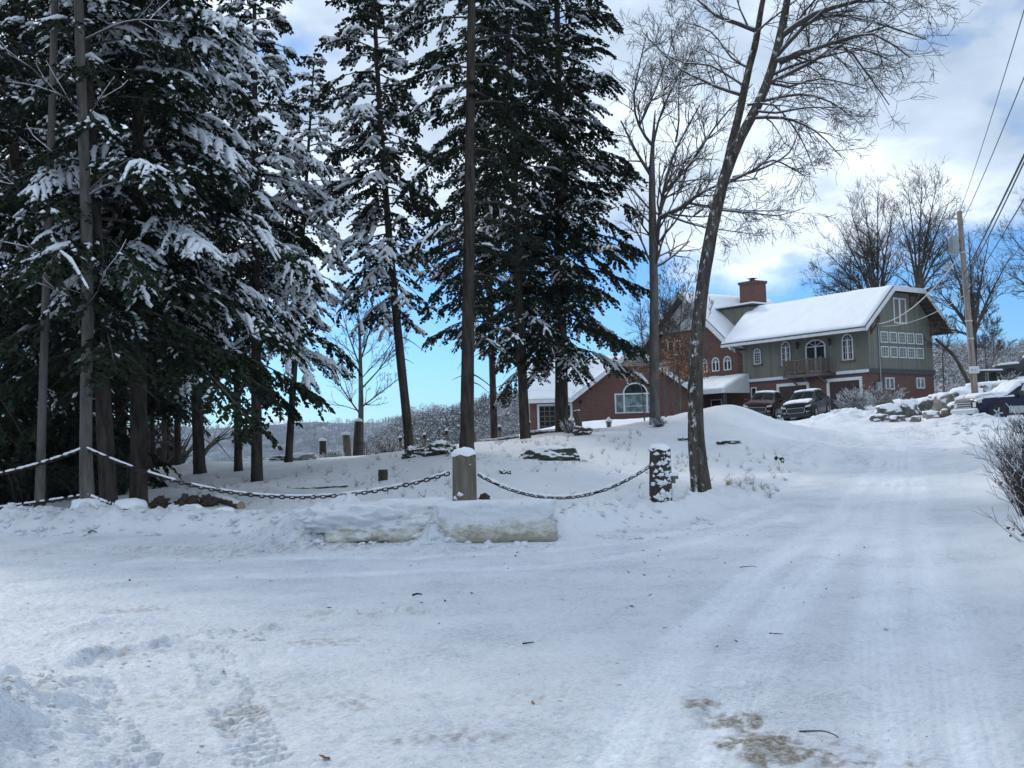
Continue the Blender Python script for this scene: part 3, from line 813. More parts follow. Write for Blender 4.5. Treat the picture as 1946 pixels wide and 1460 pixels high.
hemlock(207, 24.2, 'leaning thick dark hemlock trunk just right of the pale bare pole tree', 11, H=19, base=3.6, R=3.3, nb=115, r0=.19, topx=175, snow=.45, bias=(D2R(0), .15), thr=.12, dens=1.15, sz0=4.6)
hemlock(264, 25.6, 'snow laden hemlock whose stout trunk flares behind the sagging chain on the left', 12, H=21, base=3.4, R=3.9, irr=.25, nb=150, r0=.20, topx=262, snow=.8, bias=(D2R(-20), .22), thr=-.05, smul=1.2, droop=.52, dens=1.2, sz0=3.2, prof=.6)
hemlock(488, 34, 'bare lower trunked hemlock with bark litter at its foot, right end of left wood', 13, H=18.5, base=4.0, irr=.3, R=2.7, nb=135, r0=.178, topx=485, snow=.7, bias=(D2R(10), .05), prof=.5, thr=.0, droop=.48, smul=1.25, flare=.8, dens=1.15)
hemlock(453, 39, 'slim hemlock standing close behind the left wood\'s rightmost trunk', 14, H=17, base=5.0, R=2.3, nb=70, r0=.14, snow=.5)
hemlock(338, 44, 'straight dark hemlock trunk farther back in the left wood, with sky to its right', 15, H=18, base=3.6, R=3.0, nb=90, r0=.135, snow=.6, sz0=3)
hemlock(30, 30, 'dense hemlock at the left edge behind the grey poles', 16, H=19, base=.9, R=3.8, nb=140, r0=.22, snow=.25, thr=.35, dens=1.1, sz0=3)
hemlock(120, 33, 'dense hemlock between and behind the two grey poles', 17, H=20, base=1.3, R=3.7, nb=140, r0=.22, snow=.25, thr=.35, sz0=3)
hemlock(380, 38, 'tall hemlock filling the top of the left wood', 18, H=21, base=6.0, R=3.4, nb=120, r0=.2, snow=.65, thr=.0, smul=1.2, bias=(D2R(-30), .15), topx=350)
hemlock(-60, 27, 'hemlock at the far left edge, mostly outside the view', 19, H=19, base=1.5, R=3.8, nb=100, r0=.22, snow=.3, thr=.3)
hemlock(230, 40, 'shadowed hemlock deep in the left wood behind the leaning trunk', 20, H=20, base=2.6, R=3.4, nb=100, r0=.2, snow=.4, thr=.1, sz0=3)
hemlock(548, 41, 'snowy hemlock crown at the right edge of the left wood, beside the sky gap', 29, H=15.4, base=6.2, irr=.3, R=2.0, nb=90, r0=.14, topx=585, prof=.45, snow=.75, thr=-.05, smul=1.2)
# middle group
hemlock(780, 36, 'hemlock with curved dark trunk left of the middle group, snow on its left boughs', 21, H=20, base=4.4, R=2.65, nb=160, irr=.4, leafw=1.15, r0=.160, topx=742, snow=.6, prof=.42, bias=(D2R(180), .12), thr=.05, low=.6, flare=.7, dens=1.05, bend=-.25, smul=1.15)
hemlock(887, 31.5, 'straight hemlock trunk in the middle, bare to the top, behind the wooden post', 22, H=25, base=3.2, R=2.9, nb=145, irr=.35, r0=.205, topx=893, snow=.25, avoid=(TOCAM, .62, .10), low=.5, bias=(D2R(10), .1), thr=.3, prof=.45, dens=1.2, bk='bark_dark')
hemlock(998, 43, 'middle group hemlock whose trunk stands just left of the annex door', 23, H=25, base=3.6, R=3.6, nb=160, irr=.35, r0=.20, topx=975, snow=.3, thr=.28, low=.7, prof=.45, dens=1.2, leafw=1.15)
hemlock(1068, 45, 'stout hemlock trunk in front of the annex door, rightmost of the middle group', 24, H=25, base=3.4, R=3.95, nb=180, irr=.3, r0=.28, topx=1062, snow=.32, bias=(D2R(0), .08), thr=.25, low=.9, droop=.46, flare=.6, prof=.42, dens=1.2, leafw=1.15)
hemlock(940, 50, 'hemlock standing behind the middle group', 25, H=24, base=6.0, R=3.3, nb=110, irr=.3, r0=.17, snow=.4, thr=.1, prof=.5)
# trunks deeper in the wood share one tree
for i, (px, Y, s_, lab) in enumerate(((290, 46, .9, 'slender trunked hemlock deep in the left wood, right of the flared trunk'), (313, 52, .85, 'second slender hemlock deep in the left wood, before the dark one'), (60, 40, 1.0, 'hemlock in the dark behind the left edge'), (170, 45, 1., 'hemlock in the dark straight behind the pale pole'), (-160, 36, 1., 'hemlock in the dark beyond the left edge'))):
    place_conifer(None, base_at(px, Y), lab, G1, 1.3 * i + .5, s_, share=hem[4] if i < 2 else hem[9])

# ------------------------------------------------------------------ bare broadleaf trees
def twigs(tb, sb, g, p, d, L, r, lvl, maxl, up=.15, k=(3, 6), ang=(30, 60), ratio=(.45, .7), minr=.0055, wan=.12, snowp=.0, side=4):
    n = 6 if lvl == 0 else (5 if lvl == 1 else 4)
    pts = [p]; dd = d.copy(); st = L / (n - 1)
    for i in range(n - 1):
        dd = unit(dd + g.normal(0, wan, 3) + np.array([0, 0, up * .35]))
        pts.append(pts[-1] + dd * st)
    pts = np.array(pts); rad = np.linspace(r, max(r * .42, minr * .8), n)
    tb.add(pts, rad, 6 if r > .05 else (4 if r > .018 else 3))
    if sb is not None and g.uniform() < snowp and abs(d[2]) < .8:
        q = pts.copy(); q[:, 2] += rad * .75
        sb.add(q, rad * .72 + .003, 4)
    if lvl >= maxl: return
    nk = int(g.integers(k[0], k[1] + 1) * (1. if lvl else 1.3))
    for j in range(nk):
        t = g.uniform(.22, 1) if lvl else g.uniform(.12, 1)
        i = min(int(t * (n - 1)), n - 2); fr = t * (n - 1) - i
        o = pts[i] * (1 - fr) + pts[i + 1] * fr; tt = unit(pts[i + 1] - pts[i])
        a = math.radians(g.uniform(*ang)); rv = unit(np.cross(tt, g.normal(0, 1, 3)))
        nd_ = unit(tt * math.cos(a) + rv * math.sin(a) + np.array([0, 0, up]))
        twigs(tb, sb, g, o, nd_, L * g.uniform(*ratio) * (1.1 - .35 * t), max(minr, r * (.62 - .2 * t)), lvl + 1, maxl, up, k, ang, ratio, minr, wan, snowp, side)

def limbs_tree(name, label, cat, pts, rads, limbs, seed, group=None, bk='bark_grey', maxl=3, minr=.006, up=.12, flare=.5, snowp=.3, auto=0, autoL=(1.5, 3.), autostart=.35, k=(3, 6), ratio=(.45, .7), ang=(28, 58), wan=.12, extra_trunks=(), bsides=20, dens_tw='twig', rough=.06, autoup=.3, children=True, f0_=None):
    """trunk through given points; limbs = [(points, r0, r1)] ; everything in world coordinates"""
    g = np.random.default_rng(seed)
    org = np.array([pts[0][0], pts[0][1], pts[0][2]])
    t = thing(name, label, cat, org, group)
    def fine(pp, rr, n):
        pp = np.asarray(pp, float); rr = np.asarray(rr, float)
        a = resample(pp, max(.12, np.linalg.norm(pp[-1] - pp[0]) / n)); s0 = np.r_[0, np.cumsum(np.linalg.norm(np.diff(pp, axis=0), axis=1))]; s1 = np.r_[0, np.cumsum(np.linalg.norm(np.diff(a, axis=0), axis=1))]
        return a, np.interp(s1 / s1[-1], s0 / s0[-1], rr)
    A, Rr = fine(pts, rads, 40)
    low = A[0] - unit(A[1] - A[0]) * .35
    A = np.r_[[low], A]; Rr = np.r_[Rr[0], Rr]
    V_, F_ = trunk_arrays(A, Rr, bsides, flare, seed, rough)
    mesh_obj('trunk', V_ - org, F_, M[bk], t, True)
    for ep, er in extra_trunks:
        B, Br = fine(ep, er, 30)
        V_, F_ = trunk_arrays(B, Br, 14, 0, seed + 2, rough)
        mesh_obj('limb', V_ - org, F_, M[bk], t, True)
    tb = TB(); sb = TB()
    for lp, a, b_ in limbs:
        B, Br = fine(lp, np.linspace(a, b_, len(lp)), 9)
        tb.add(B, Br, 6)
        if snowp:
            q = B.copy(); q[:, 2] += Br * .75; sb.add(q, Br * .7, 4)
        Ll = np.linalg.norm(np.diff(B, axis=0), axis=1).sum()
        nch = int(3 + Ll * (2.7 if f0_ is None else 2.2))
        for j in range(nch if children else 0):
            f = g.uniform(.12 if f0_ is None else f0_, 1); i = min(int(f * (len(B) - 1)), len(B) - 2)
            tt = unit(B[i + 1] - B[i]); an = math.radians(g.uniform(25, 60)); rv = unit(np.cross(tt, g.normal(0, 1, 3)))
            twigs(tb, sb, g, B[i], unit(tt * math.cos(an) + rv * math.sin(an) + np.array([0, 0, up])), (.55 + .30 * Ll) * g.uniform(.5, 1.) * (1.15 - .45 * f), max(minr, Br[i] * .5), 1, maxl, up, k, ang, ratio, minr, wan, snowp)
    for j in range(auto):
        f = autostart + (1 - autostart) * (j + g.uniform()) / auto; i = min(int(f * (len(A) - 1)), len(A) - 2)
        az = j * 2.4 + g.uniform(-.4, .4)
        d = unit(np.array([math.cos(az), math.sin(az), autoup + g.uniform(-.1, .5)]))
        Lk = g.uniform(*autoL) * (1.15 - .6 * (f - autostart) / (1 - autostart))
        twigs(tb, sb, g, A[i], d, Lk, max(minr, Rr[i] * .42), 0, maxl, up, k, ang, ratio, minr, wan, snowp)
    if tb.g: o = tb.build('branches', M[dens_tw], t, org); o['kind'] = 'stuff'
    if sb.g and snowp: o = sb.build('snow', M['snow_soft'], t, org); o['kind'] = 'stuff'
    return t

def PL(Y, *q):
    """polyline from photo points; Y one number or one per point"""
    return [P(x, y, Y[i] if np.ndim(Y) else Y) for i, (x, y) in enumerate(q)]
BT = 'bare broadleaf trees'
# the big leaning tree by the drive: dark platey bark, snow blown on its left side
b0 = base_at(1333, 25.4)
trk = [b0] + PL(25.4, (1322, 800), (1325, 640), (1345, 480), (1376, 340), (1407, 262), (1440, 200), (1467, 130), (1487, 50), (1503, -40), (1525, -130), (1545, -230))
tr_r = [.235, .178, .160, .145, .135, .12, .11, .10, .09, .075, .055, .03]
left = PL([25.4, 25.6, 25.9, 26.1, 26.3, 26.4, 26.5, 26.5], (1376, 345), (1387, 290), (1405, 215), (1420, 145), (1437, 75), (1448, 10), (1462, -60), (1475, -200))
L_ = lambda Y, *q: PL(Y, *q)
limbs = [
 (L_([25.4, 25.2, 24.8, 24.5], (1482, 120), (1540, 95), (1610, 75), (1690, 48)), .06, .018),
 (L_([25.4, 25., 24.6, 24.2, 24], (1484, 70), (1545, 28), (1620, 5), (1700, -20), (1800, -15)), .07, .02),
 (L_([25.4, 25., 24.6, 24.2], (1500, -20), (1570, -50), (1660, -60), (1760, -30)), .06, .015),
 (L_([25.4, 25.2, 25, 24.8, 24.6], (1472, 112), (1505, 75), (1560, 30), (1650, 40), (1760, 75)), .055, .015),
 (L_([25.4, 25., 24.6, 24.2, 24], (1468, 118), (1530, 100), (1590, 80), (1660, 65), (1730, 110)), .06, .015),
 (L_([25.4, 25.6, 25.8, 26, 26.], (1455, 150), (1500, 128), (1560, 110), (1640, 95), (1700, 120)), .04, .012),
 (L_([25.4, 25.2, 25, 24.8, 24.6], (1448, 165), (1540, 120), (1600, 88), (1640, 130), (1690, 200)), .05, .012),
 (L_([25.4, 25.6, 25.9, 26.2], (1440, 195), (1520, 180), (1580, 195), (1640, 240)), .035, .010),
 (L_([25.4, 25, 24.6, 24.2], (1425, 225), (1490, 225), (1550, 250), (1600, 300)), .04, .010),
 (L_([25.4, 25.4, 25.4, 25.4], (1455, 155), (1500, 165), (1560, 150), (1650, 170)), .035, .010),
 (L_([25.4, 25, 24.7, 24.5], (1432, 210), (1475, 215), (1530, 205), (1610, 205)), .035, .010),
 (L_([25.4, 25.2, 25, 25], (1388, 345), (1430, 325), (1470, 305), (1530, 335)), .04, .010),
 (L_([25.4, 25.1, 24.9, 24.8], (1392, 338), (1450, 320), (1500, 290), (1520, 240)), .03, .010),
 (L_([25.4, 25.8, 26, 26.2], (1372, 400), (1430, 405), (1480, 410), (1530, 395)), .025, .008),
 (L_([25.4, 25.2, 25, 25], (1420, 200), (1470, 200), (1520, 260), (1550, 330)), .03, .008),
 (L_([26.38, 26.5, 26.8, 27], (1440, 60), (1400, 45), (1360, 30), (1310, -15)), .06, .018),
 (L_([26.27, 26.4, 26.6, 27], (1424, 130), (1390, 110), (1350, 60), (1290, 40)), .03, .010),
 (L_([26.18, 26.4, 26.8, 27.2, 27.5], (1412, 182), (1360, 165), (1330, 150), (1290, 130), (1220, 60)), .045, .012),
 (L_([26.2, 26.35, 26.5, 26.8], (1416, 165), (1350, 125), (1300, 120), (1260, 100)), .03, .010),
 (L_([26.35, 26.0, 25.6, 25.3], (1434, 86), (1440, 60), (1475, 30), (1540, -20)), .035, .012),
]
limbs_tree('leaning_maple', 'big leaning twin stemmed bare tree with snow blown on dark bark, beside the drive', 'tree', trk, tr_r, limbs, 5, BT, 'bark_plate', 3, .0052, .02, .55, .2, extra_trunks=[(left, [.115, .10, .095, .088, .08, .065, .05, .03])], k=(3, 5), ratio=(.45, .72), bsides=28, rough=.09)

b0 = base_at(1245, 44)
trk = [b0] + PL(44, (1243, 700), (1243, 560), (1240, 420), (1239, 330), (1240, 285), (1245, 210))
limbs = [
 (L_([44, 44, 44, 44, 44.4, 44.8], (1242, 540), (1247, 470), (1254, 410), (1264, 350), (1284, 285), (1330, 200)), .12, .03),
 (L_([44.4, 44.6, 45, 45], (1284, 270), (1290, 230), (1290, 170), (1300, 100)), .05, .012),
 (L_([44.6, 44.4, 44, 44], (1262, 365), (1310, 315), (1360, 240), (1430, 160)), .07, .02),
 (L_([44, 43.5, 43.2, 43, 43], (1253, 415), (1290, 398), (1320, 375), (1370, 350), (1440, 340)), .10, .02),
 (L_([43.6, 43.4, 43.2], (1270, 410), (1330, 430), (1430, 445)), .05, .012),
 (L_([43.4, 43.6, 44], (1300, 385), (1400, 400), (1500, 400)), .05, .012),
 (L_([44, 44, 44], (1238, 335), (1210, 290), (1180, 230)), .08, .03),
 (L_([44, 43.6, 43.2, 43], (1238, 275), (1215, 240), (1205, 180), (1230, 60)), .07, .02),
 (L_([44, 44, 44.2], (1240, 280), (1262, 200), (1320, 90)), .06, .015),
 (L_([44, 44.3, 44.6], (1215, 240), (1250, 160), (1290, 40)), .05, .012),
]
limbs_tree('grey_maple', 'pale grey bare tree with spreading forks, left of the leaning twin stemmed tree', 'tree', trk, [.22, .19, .175, .155, .125, .085, .02], limbs, 6, BT, 'bark_grey', 3, .009, .10, .4, .25, k=(3, 5))

# two slim poles in front of the left wood
b0 = base_at(166, 22.7)
limbs = [(L_([22.7, 22.4, 22.2, 22], (160, 225), (130, 190), (70, 165), (10, 155)), .028, .008), (L_([22.7, 22.4, 22.2], (163, 375), (210, 350), (275, 345)), .022, .007),
 (L_([22.7, 22.5, 22.2, 22], (163, 75), (215, 50), (260, 38), (330, 42)), .026, .008), (L_([22.7, 22.4, 22.2], (166, 225), (195, 180), (215, 150)), .016, .006), (L_([22.7, 22.6, 22.4, 22.2], (157, 640), (140, 580), (110, 520), (45, 455)), .018, .006),
 (L_([22.7, 22.4, 22.2], (166, 365), (205, 330), (250, 300)), .014, .006), (L_([22.7, 22.4, 22.2, 22], (158, 590), (185, 555), (197, 500), (190, 430)), .012, .005), (L_([22.7, 22.6, 22.4], (154, 350), (120, 310), (80, 270)), .013, .005), (L_([22.7, 22.4, 22.2], (150, 580), (90, 545), (20, 530)), .012, .005)]
limbs_tree('young_maple', 'pale slim bare pole tree with snowy side twigs, nearest of the left wood', 'tree', [b0] + PL(22.7, (163, 800), (167, 600), (163, 400), (156, 200), (149, 0), (142, -200), (135, -500)), [.15, .122, .118, .112, .104, .095, .08, .05], limbs, 7, BT, 'bark_grey', 1, .0045, .06, .6, .6, k=(1, 2), f0_=.35)
b0 = base_at(75, 23.0)
limbs = [(L_([23, 22.8, 22.6], (96, 170), (60, 130), (10, 100)), .018, .006), (L_([23, 22.8, 22.5], (88, 420), (60, 400), (15, 330)), .016, .005), (L_([23, 22.8, 22.6], (84, 520), (120, 545), (160, 560)), .012, .005)]
limbs_tree('young_maple', 'darker slim bare pole tree left of the pale one, near the left edge', 'tree', [b0] + PL(23.0, (80, 800), (86, 600), (93, 400), (99, 200), (104, 0), (108, -200), (112, -500)), [.11, .086, .084, .08, .075, .07, .06, .04], limbs, 8, BT, 'bark_grey', 1, .0045, .06, .6, .5, k=(1, 2), f0_=.35)

# tree seen through the gap, and the saplings in front of the annex
def auto_tree(px, Y, top, lab, seed, r0=.12, **kw):
    b0 = base_at(px, Y) if Y < 105 else P(px, kw.pop('by', 850), Y)
    q = P(top[0], top[1], Y); mid = (b0 + q) / 2 + np.array([random.Random(seed).uniform(-.2, .2), 0, 0])
    a = dict(auto=16, autoL=(2, 4), autostart=.22, maxl=3, minr=.008, up=.16, flare=.3, snowp=0, autoup=.6, bk='bark_grey', bsides=10, k=(3, 5), ang=(22, 48))
    a.update(kw)
    return limbs_tree(a.pop('name', 'bare_tree'), lab, 'tree', [b0, b0 * .75 + q * .25, mid, q], [r0, r0 * .8, r0 * .55, r0 * .12], [], seed, a.pop('group', BT), **a)

limbs = [(L_(60, (686, 790), (640, 720), (630, 660)), .05, .015), (L_(60, (686, 775), (725, 745), (765, 715)), .05, .014), (L_(60, (686, 740), (730, 690), (755, 640)), .05, .014), (L_(60, (685, 700), (660, 630), (650, 590)), .05, .014), (L_(60, (684, 690), (705, 620), (715, 580)), .05, .014), (L_(60, (684, 680), (680, 610), (672, 570)), .05, .014), (L_(60, (686, 720), (740, 660), (762, 610)), .03, .01)]
limbs_tree('bare_tree', 'bare vase shaped tree standing alone against blue sky in the gap of the hemlocks', 'tree', [gnd(684, 60)] + PL(60, (686, 780), (685, 700), (683, 620), (680, 585)), [.19, .15, .11, .05, .02], limbs, 9, BT, 'bark_grey', 3, .009, .16, .3, 0, k=(2, 4))
auto_tree(1185 + 80, 52, (1268, 560), 'slim sapling just right of the grey bare tree, before the annex', 31, .07, autoL=(1., 2.4), autostart=.25, minr=.007)
auto_tree(1290, 50, (1300, 540), 'sapling right of the slim one, holding tan leaves before the annex wall', 32, .075, autoL=(1., 2.4), autostart=.3, minr=.007, name='beech_sapling')
auto_tree(1283, 48, (1275, 590), 'thin sapling crossing the annex eave behind the leaning tree', 33, .055, autoL=(.9, 1.9), autostart=.3, minr=.007)
auto_tree(1228, 95, (1215, 540), 'bare tree behind the annex gable', 34, .10, auto=10, autoL=(1.5, 3.), autostart=.5, minr=.008)
auto_tree(1290, 100, (1290, 530), 'bare tree rising behind the brick house peak', 35, .10, auto=9, autoL=(1.5, 2.6), autostart=.6, minr=.008)
# behind the green house
limbs = []
Yb = 100
def fan(px, py, Y, seed, tips, r=.13):
    L0 = []
    for tx, ty in tips:
        mx = px + (tx - px) * .42; my = py + (ty - py) * .5
        L0.append((L_(Y, (px, py), (mx, my), (tx, ty)), r, .018))
    return L0
limbs_tree('bare_tree', 'broad bare tree rising behind the green house roof, widest on the left', 'tree', PL(Yb, (1668, 760), (1668, 640), (1668, 560)), [.4, .36, .2], fan(1668, 600, Yb, 1, ((1548, 505), (1562, 470), (1590, 425), (1615, 395), (1640, 370), (1668, 362), (1700, 385), (1570, 545), (1700, 450), (1640, 450), (1600, 500), (1546, 535), (1556, 560), (1610, 560))), 41, BT, 'bark_grey', 3, .010, .14, .1, 0, k=(3, 5), f0_=.3)
limbs_tree('bare_tree', 'tall upright bare tree behind the green house gable, left of the utility pole', 'tree', PL(Yb, (1745, 760), (1745, 640), (1745, 540)), [.36, .34, .2], fan(1745, 560, Yb, 2, ((1725, 355), (1752, 340), (1780, 350), (1805, 380), (1710, 400), (1822, 420), (1815, 480), (1770, 420), (1840, 520), (1700, 520), (1800, 545))), 42, BT, 'bark_grey', 3, .010, .14, .1, 0, k=(3, 5), f0_=.3)
limbs_tree('bare_tree', 'bare tree with low arching limbs directly behind the utility pole', 'tree', PL(78, (1850, 740), (1850, 660), (1848, 560)), [.26, .24, .16], fan(1850, 640, 78, 3, ((1770, 540), (1800, 470), (1840, 440), (1880, 450), (1925, 480), (1890, 560), (1795, 560), (1780, 620))), 43, BT, 'bark_dark', 3, .009, .14, .2, 0, k=(3, 4), f0_=.3)
limbs_tree('bare_tree', 'bare crown reaching in at the right edge behind the wires', 'tree', PL(85, (2030, 740), (2025, 620), (2015, 520)), [.28, .24, .14], fan(2022, 600, 85, 4, ((1915, 440), (1945, 400), (1900, 510), (1990, 380), (2060, 380), (2100, 460))), 44, BT, 'bark_grey', 3, .010, .14, .2, 0, k=(3, 5), f0_=.3)
auto_tree(1876, 92, (1872, 600), 'slim young tree right of the utility pole against the snowy woods', 45, .07, autoL=(.8, 2.), autostart=.35, minr=.010)
auto_tree(1886, 90, (1884, 610), 'second slim young tree right of the utility pole, slightly taller beside the first', 46, .06, autoL=(.8, 2.), autostart=.35, minr=.010)
auto_tree(1794, 80, (1792, 600), 'small round headed sapling between the house and the utility pole', 47, .05, autoL=(.7, 1.5), autostart=.45, minr=.009)
# broken snag leaning beside the house
b1 = [P(1841, 728, 82), P(1815, 680, 82), P(1790, 655, 82), P(1778, 644, 82)]
limbs_tree('leaning_snag', 'broken bare trunk leaning left between the house and the utility pole', 'dead tree', b1, [.16, .13, .11, .09], [], 48, None, 'bark_grey', 1, snowp=0, flare=0, bsides=10)

# leaves kept by the beech sapling
def leafcloud(name, parent, org, pts, n, spread, size, mat, seed):
    g = np.random.default_rng(seed)
    c = np.array(pts)[g.integers(0, len(pts), n)] + g.normal(0, 1, (n, 3)) * spread
    d = unit(g.normal(0, 1, (n, 3)) + np.array([0, 0, -.8])); s = unit(np.cross(d, g.normal(0, 1, (n, 3))))
    l = g.uniform(.6, 1.3, (n, 1)) * size
    Vq = np.stack([c, c + d * l * .5 + s * l * .3, c + d * l, c + d * l * .5 - s * l * .3], 1).reshape(-1, 3) - org
    return mesh_obj(name, Vq, np.arange(n * 4).reshape(n, 4), mat, parent)
bs = [o for o in COL.objects if o.name.startswith('beech_sapling')][0]
o = leafcloud('leaf', bs, np.array(bs.location), PL(50, (1292, 660), (1300, 680), (1285, 690), (1315, 670), (1280, 650), (1330, 700), (1262, 700), (1300, 705), (1275, 672), (1325, 712)), 1000, np.array([.26, .22, .16]), .12, M['leaf_dead'], 3); o['kind'] = 'stuff'
for px, Y, q, lab, sd_ in ((1215, 46, ((1180, 690), (1205, 695), (1225, 705), (1195, 715)), 'thin twig of tan leaves before the annex gable', 4),):
    t = limbs_tree('beech_sapling', 'low sapling with a few tan leaves left of the grey tree, before the annex gable', 'tree', [gnd(1225, 46)] + PL(46, (1222, 760), (1215, 720), (1200, 690)), [.03, .025, .02, .01], [(L_(46, (1220, 740), (1190, 700), (1165, 690)), .015, .006), (L_(46, (1216, 720), (1240, 700), (1255, 690)), .012, .006)], 49, BT, 'bark_grey', 2, .006, .05, .1, .3, bsides=8)
    o = leafcloud('leaf', t, np.array(t.location), PL(46, *q), 160, np.array([.3, .2, .05]), .10, M['leaf_dead'], sd_); o['kind'] = 'stuff'

# ------------------------------------------------------------------ far woods made of many small trees
def tuft(seed, kind):
    g = np.random.default_rng(seed); V_ = []; tri = []; mi = []
    def t3(a, b, c, m): n = len(V_); V_.extend([a, b, c]); tri.append((n, n + 1, n + 2)); mi.append(m)
    if kind == 'bare':
        t3((-.012, 0, 0), (.012, 0, 0), (0, 0, .95), 0)
        for i in range(26):
            z = g.uniform(.2, .9); a = g.uniform(0, 6.28); l = g.uniform(.14, .34) * (1.2 - z * .5)
            o = np.array([0, 0, z]); e = o + np.array([math.cos(a) * l, math.sin(a) * l, l * g.uniform(.3, 1.1)])
            w = .011
            t3(o + [0, 0, -w], o + [0, 0, w], e, 0 if i % 3 else 1)
            for j in range(3):
                s = o + (e - o) * g.uniform(.3, .95); f = s + g.normal(0, .5, 3) * l * .7 + [0, 0, .05]
                t3(s + [0, 0, -w * .8], s + [0, 0, w * .8], f, int(g.uniform() < .33))
    elif kind == 'fir':
        for i in range(44):
            z = g.uniform(.08, .98); a = g.uniform(0, 6.28); l = .26 * (1.02 - z) * g.uniform(.7, 1.2)
            o = np.array([0, 0, z + .04]); e = np.array([math.cos(a) * l, math.sin(a) * l, z - l * .35])
            s = np.array([-math.sin(a), math.cos(a), 0]) * l * .45
            t3(o, e - s, e + s, 0 if g.uniform() < .7 else 1)
    else:  # snowy brush
        for i in range(40):
            a = g.uniform(0, 6.28); l = g.uniform(.3, .9); o = np.array([g.normal(0, .08), g.normal(0, .08), 0])
            e = o + np.array([math.cos(a) * l * g.uniform(.2, 1), math.sin(a) * l * g.uniform(.2, 1), l]); w = .014
            mp_ = (o + e) / 2 + [0, 0, .12]
            k = int(g.uniform() < .5)
            t3(o, mp_ + [w, w, 0], mp_ - [w, w, 0], k); t3(mp_ + [w, w, 0], mp_ - [w, w, 0], e, k)
            for j in range(2):
                f = e * .5 + mp_ * .5 + g.normal(0, .16, 3); t3(mp_ + (e - mp_) * .2, mp_ + (e - mp_) * .2 + [0, 0, .02], f, 1 - k)
    return np.array(V_), np.array(tri), np.array(mi)

def scatter(name, kinds, pos, hts, mats, seed, aspect=1.):
    g = np.random.default_rng(seed); protos = [tuft(seed + i, k) for i, k in enumerate(kinds)]
    VV = []; FF = []; MI = []; n = 0
    for pi, (v, f, mi) in enumerate(protos):
        sel = np.arange(len(pos)) % len(protos) == pi
        p = pos[sel]; h = hts[sel]
        if not len(p): continue
        a = g.uniform(0, 6.28, len(p)); c = np.cos(a)[:, None]; s = np.sin(a)[:, None]
        x = v[None, :, 0] * c - v[None, :, 1] * s; y = v[None, :, 0] * s + v[None, :, 1] * c
        w = np.stack([x * aspect, y * aspect, np.repeat(v[None, :, 2], len(p), 0)], -1) * h[:, None, None] + p[:, None]
        ff = f[None] + (np.arange(len(p)) * len(v))[:, None, None]
        VV.append(w.reshape(-1, 3)); FF.append(ff.reshape(-1, 3) + n); MI.append(np.tile(mi, len(p))); n += len(p) * len(v)
    o = mesh_obj(name, np.concatenate(VV), np.concatenate(FF), mats=mats, mi=np.concatenate(MI))
    return tag(o, kind='stuff')

g = np.random.default_rng(2)
def on_hill(Hh, n, px0, px1, t0=.05, t1=.62, jit=1):
    zat, gx, Y, dep = Hh
    x0 = P(px0, 800, Y)[0]; x1 = P(px1, 800, Y)[0]
    t = g.uniform(t0, t1, n); yy = Y - dep * .6 + t * dep; xx = g.uniform(x0, x1, n) * yy / Y
    return np.stack([xx, yy, zat(xx, yy) - 1], 1)
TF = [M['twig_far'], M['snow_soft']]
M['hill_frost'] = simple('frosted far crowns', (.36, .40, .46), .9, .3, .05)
fm = leafmat('far conifers', (.020, .030, .026), (.045, .055, .05))
p = on_hill(H2, 2200, 680, 1120); tag(scatter('hillside_wood', ['bare', 'bare', 'fir', 'bare'], p, g.uniform(4, 7, len(p)), TF, 50), 'grey leafless wood with snow on its twigs covering the hill left of the annex', 'wood')
p = on_hill(H2, 900, 700, 1000, .2, .62); p = p[vnoise(p[:, 0] * .03, p[:, 1] * .03, 0, 5) > .12]; scatter('hillside_conifers', ['fir'], p, g.uniform(5, 9, len(p)), [fm, M['snow_soft']], 51)
p = on_hill(H3, 2200, 1600, 2300); tag(scatter('eastern_wood', ['bare', 'bare', 'fir'], p, g.uniform(9, 14, len(p)), TF, 52), 'brown grey wood on the hill at the right', 'wood')
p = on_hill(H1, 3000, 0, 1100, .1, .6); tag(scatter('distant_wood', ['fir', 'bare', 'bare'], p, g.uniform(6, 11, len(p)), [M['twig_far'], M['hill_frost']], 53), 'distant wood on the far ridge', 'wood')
# snow laden woods and brush falling away behind the lot
def slope_pts(n, x0, x1, Y0, Y1):
    Yv = Y0 * (Y1 / Y0) ** g.uniform(0, 1, n); px = g.uniform(x0, x1, n)
    q = np.array([P(a, 850, b_) for a, b_ in zip(px, Yv)]); z = np.maximum(T0(q[:, 0], q[:, 1]), -22.5)
    return np.stack([q[:, 0], q[:, 1], z - .1], 1), Yv
def capped(p, Yv, top, lo, hi, g):
    """tree heights limited so that the wood's top stays below a skyline elevation"""
    lim = 1.6 + top(p) * Yv / F - p[:, 2]
    return np.clip(np.minimum(g.uniform(lo, hi, len(p)), lim * g.uniform(.75, 1., len(p))), .3, None)
p, Yv = slope_pts(1100, 330, 1010, 60, 230)
h = capped(p, Yv, lambda q: np.where(q[:, 0] / q[:, 1] < -.09, -14, 0) + 8 * vnoise(q[:, 0] * .3, q[:, 1] * .02), 2.5, 9, g)
tag(scatter('snowy_brush_wood', ['brush', 'bare', 'brush', 'bare'], p, h, TF, 54), 'tangle of snow covered saplings and brush falling away behind the lot', 'brush')
p, Yv = slope_pts(520, 715, 1010, 54, 90)
h = capped(p, Yv, lambda q: 8 + 18 * vnoise(q[:, 0] * .4, q[:, 1] * .02), 1.2, 4, g)
tag(scatter('fence_brush', ['brush', 'brush', 'bare'], p, h, [M['twig'], M['snow_soft']], 55), 'snowy brush crowding the rope fence', 'brush')
p, Yv = slope_pts(1500, 1770, 2500, 105, 230)
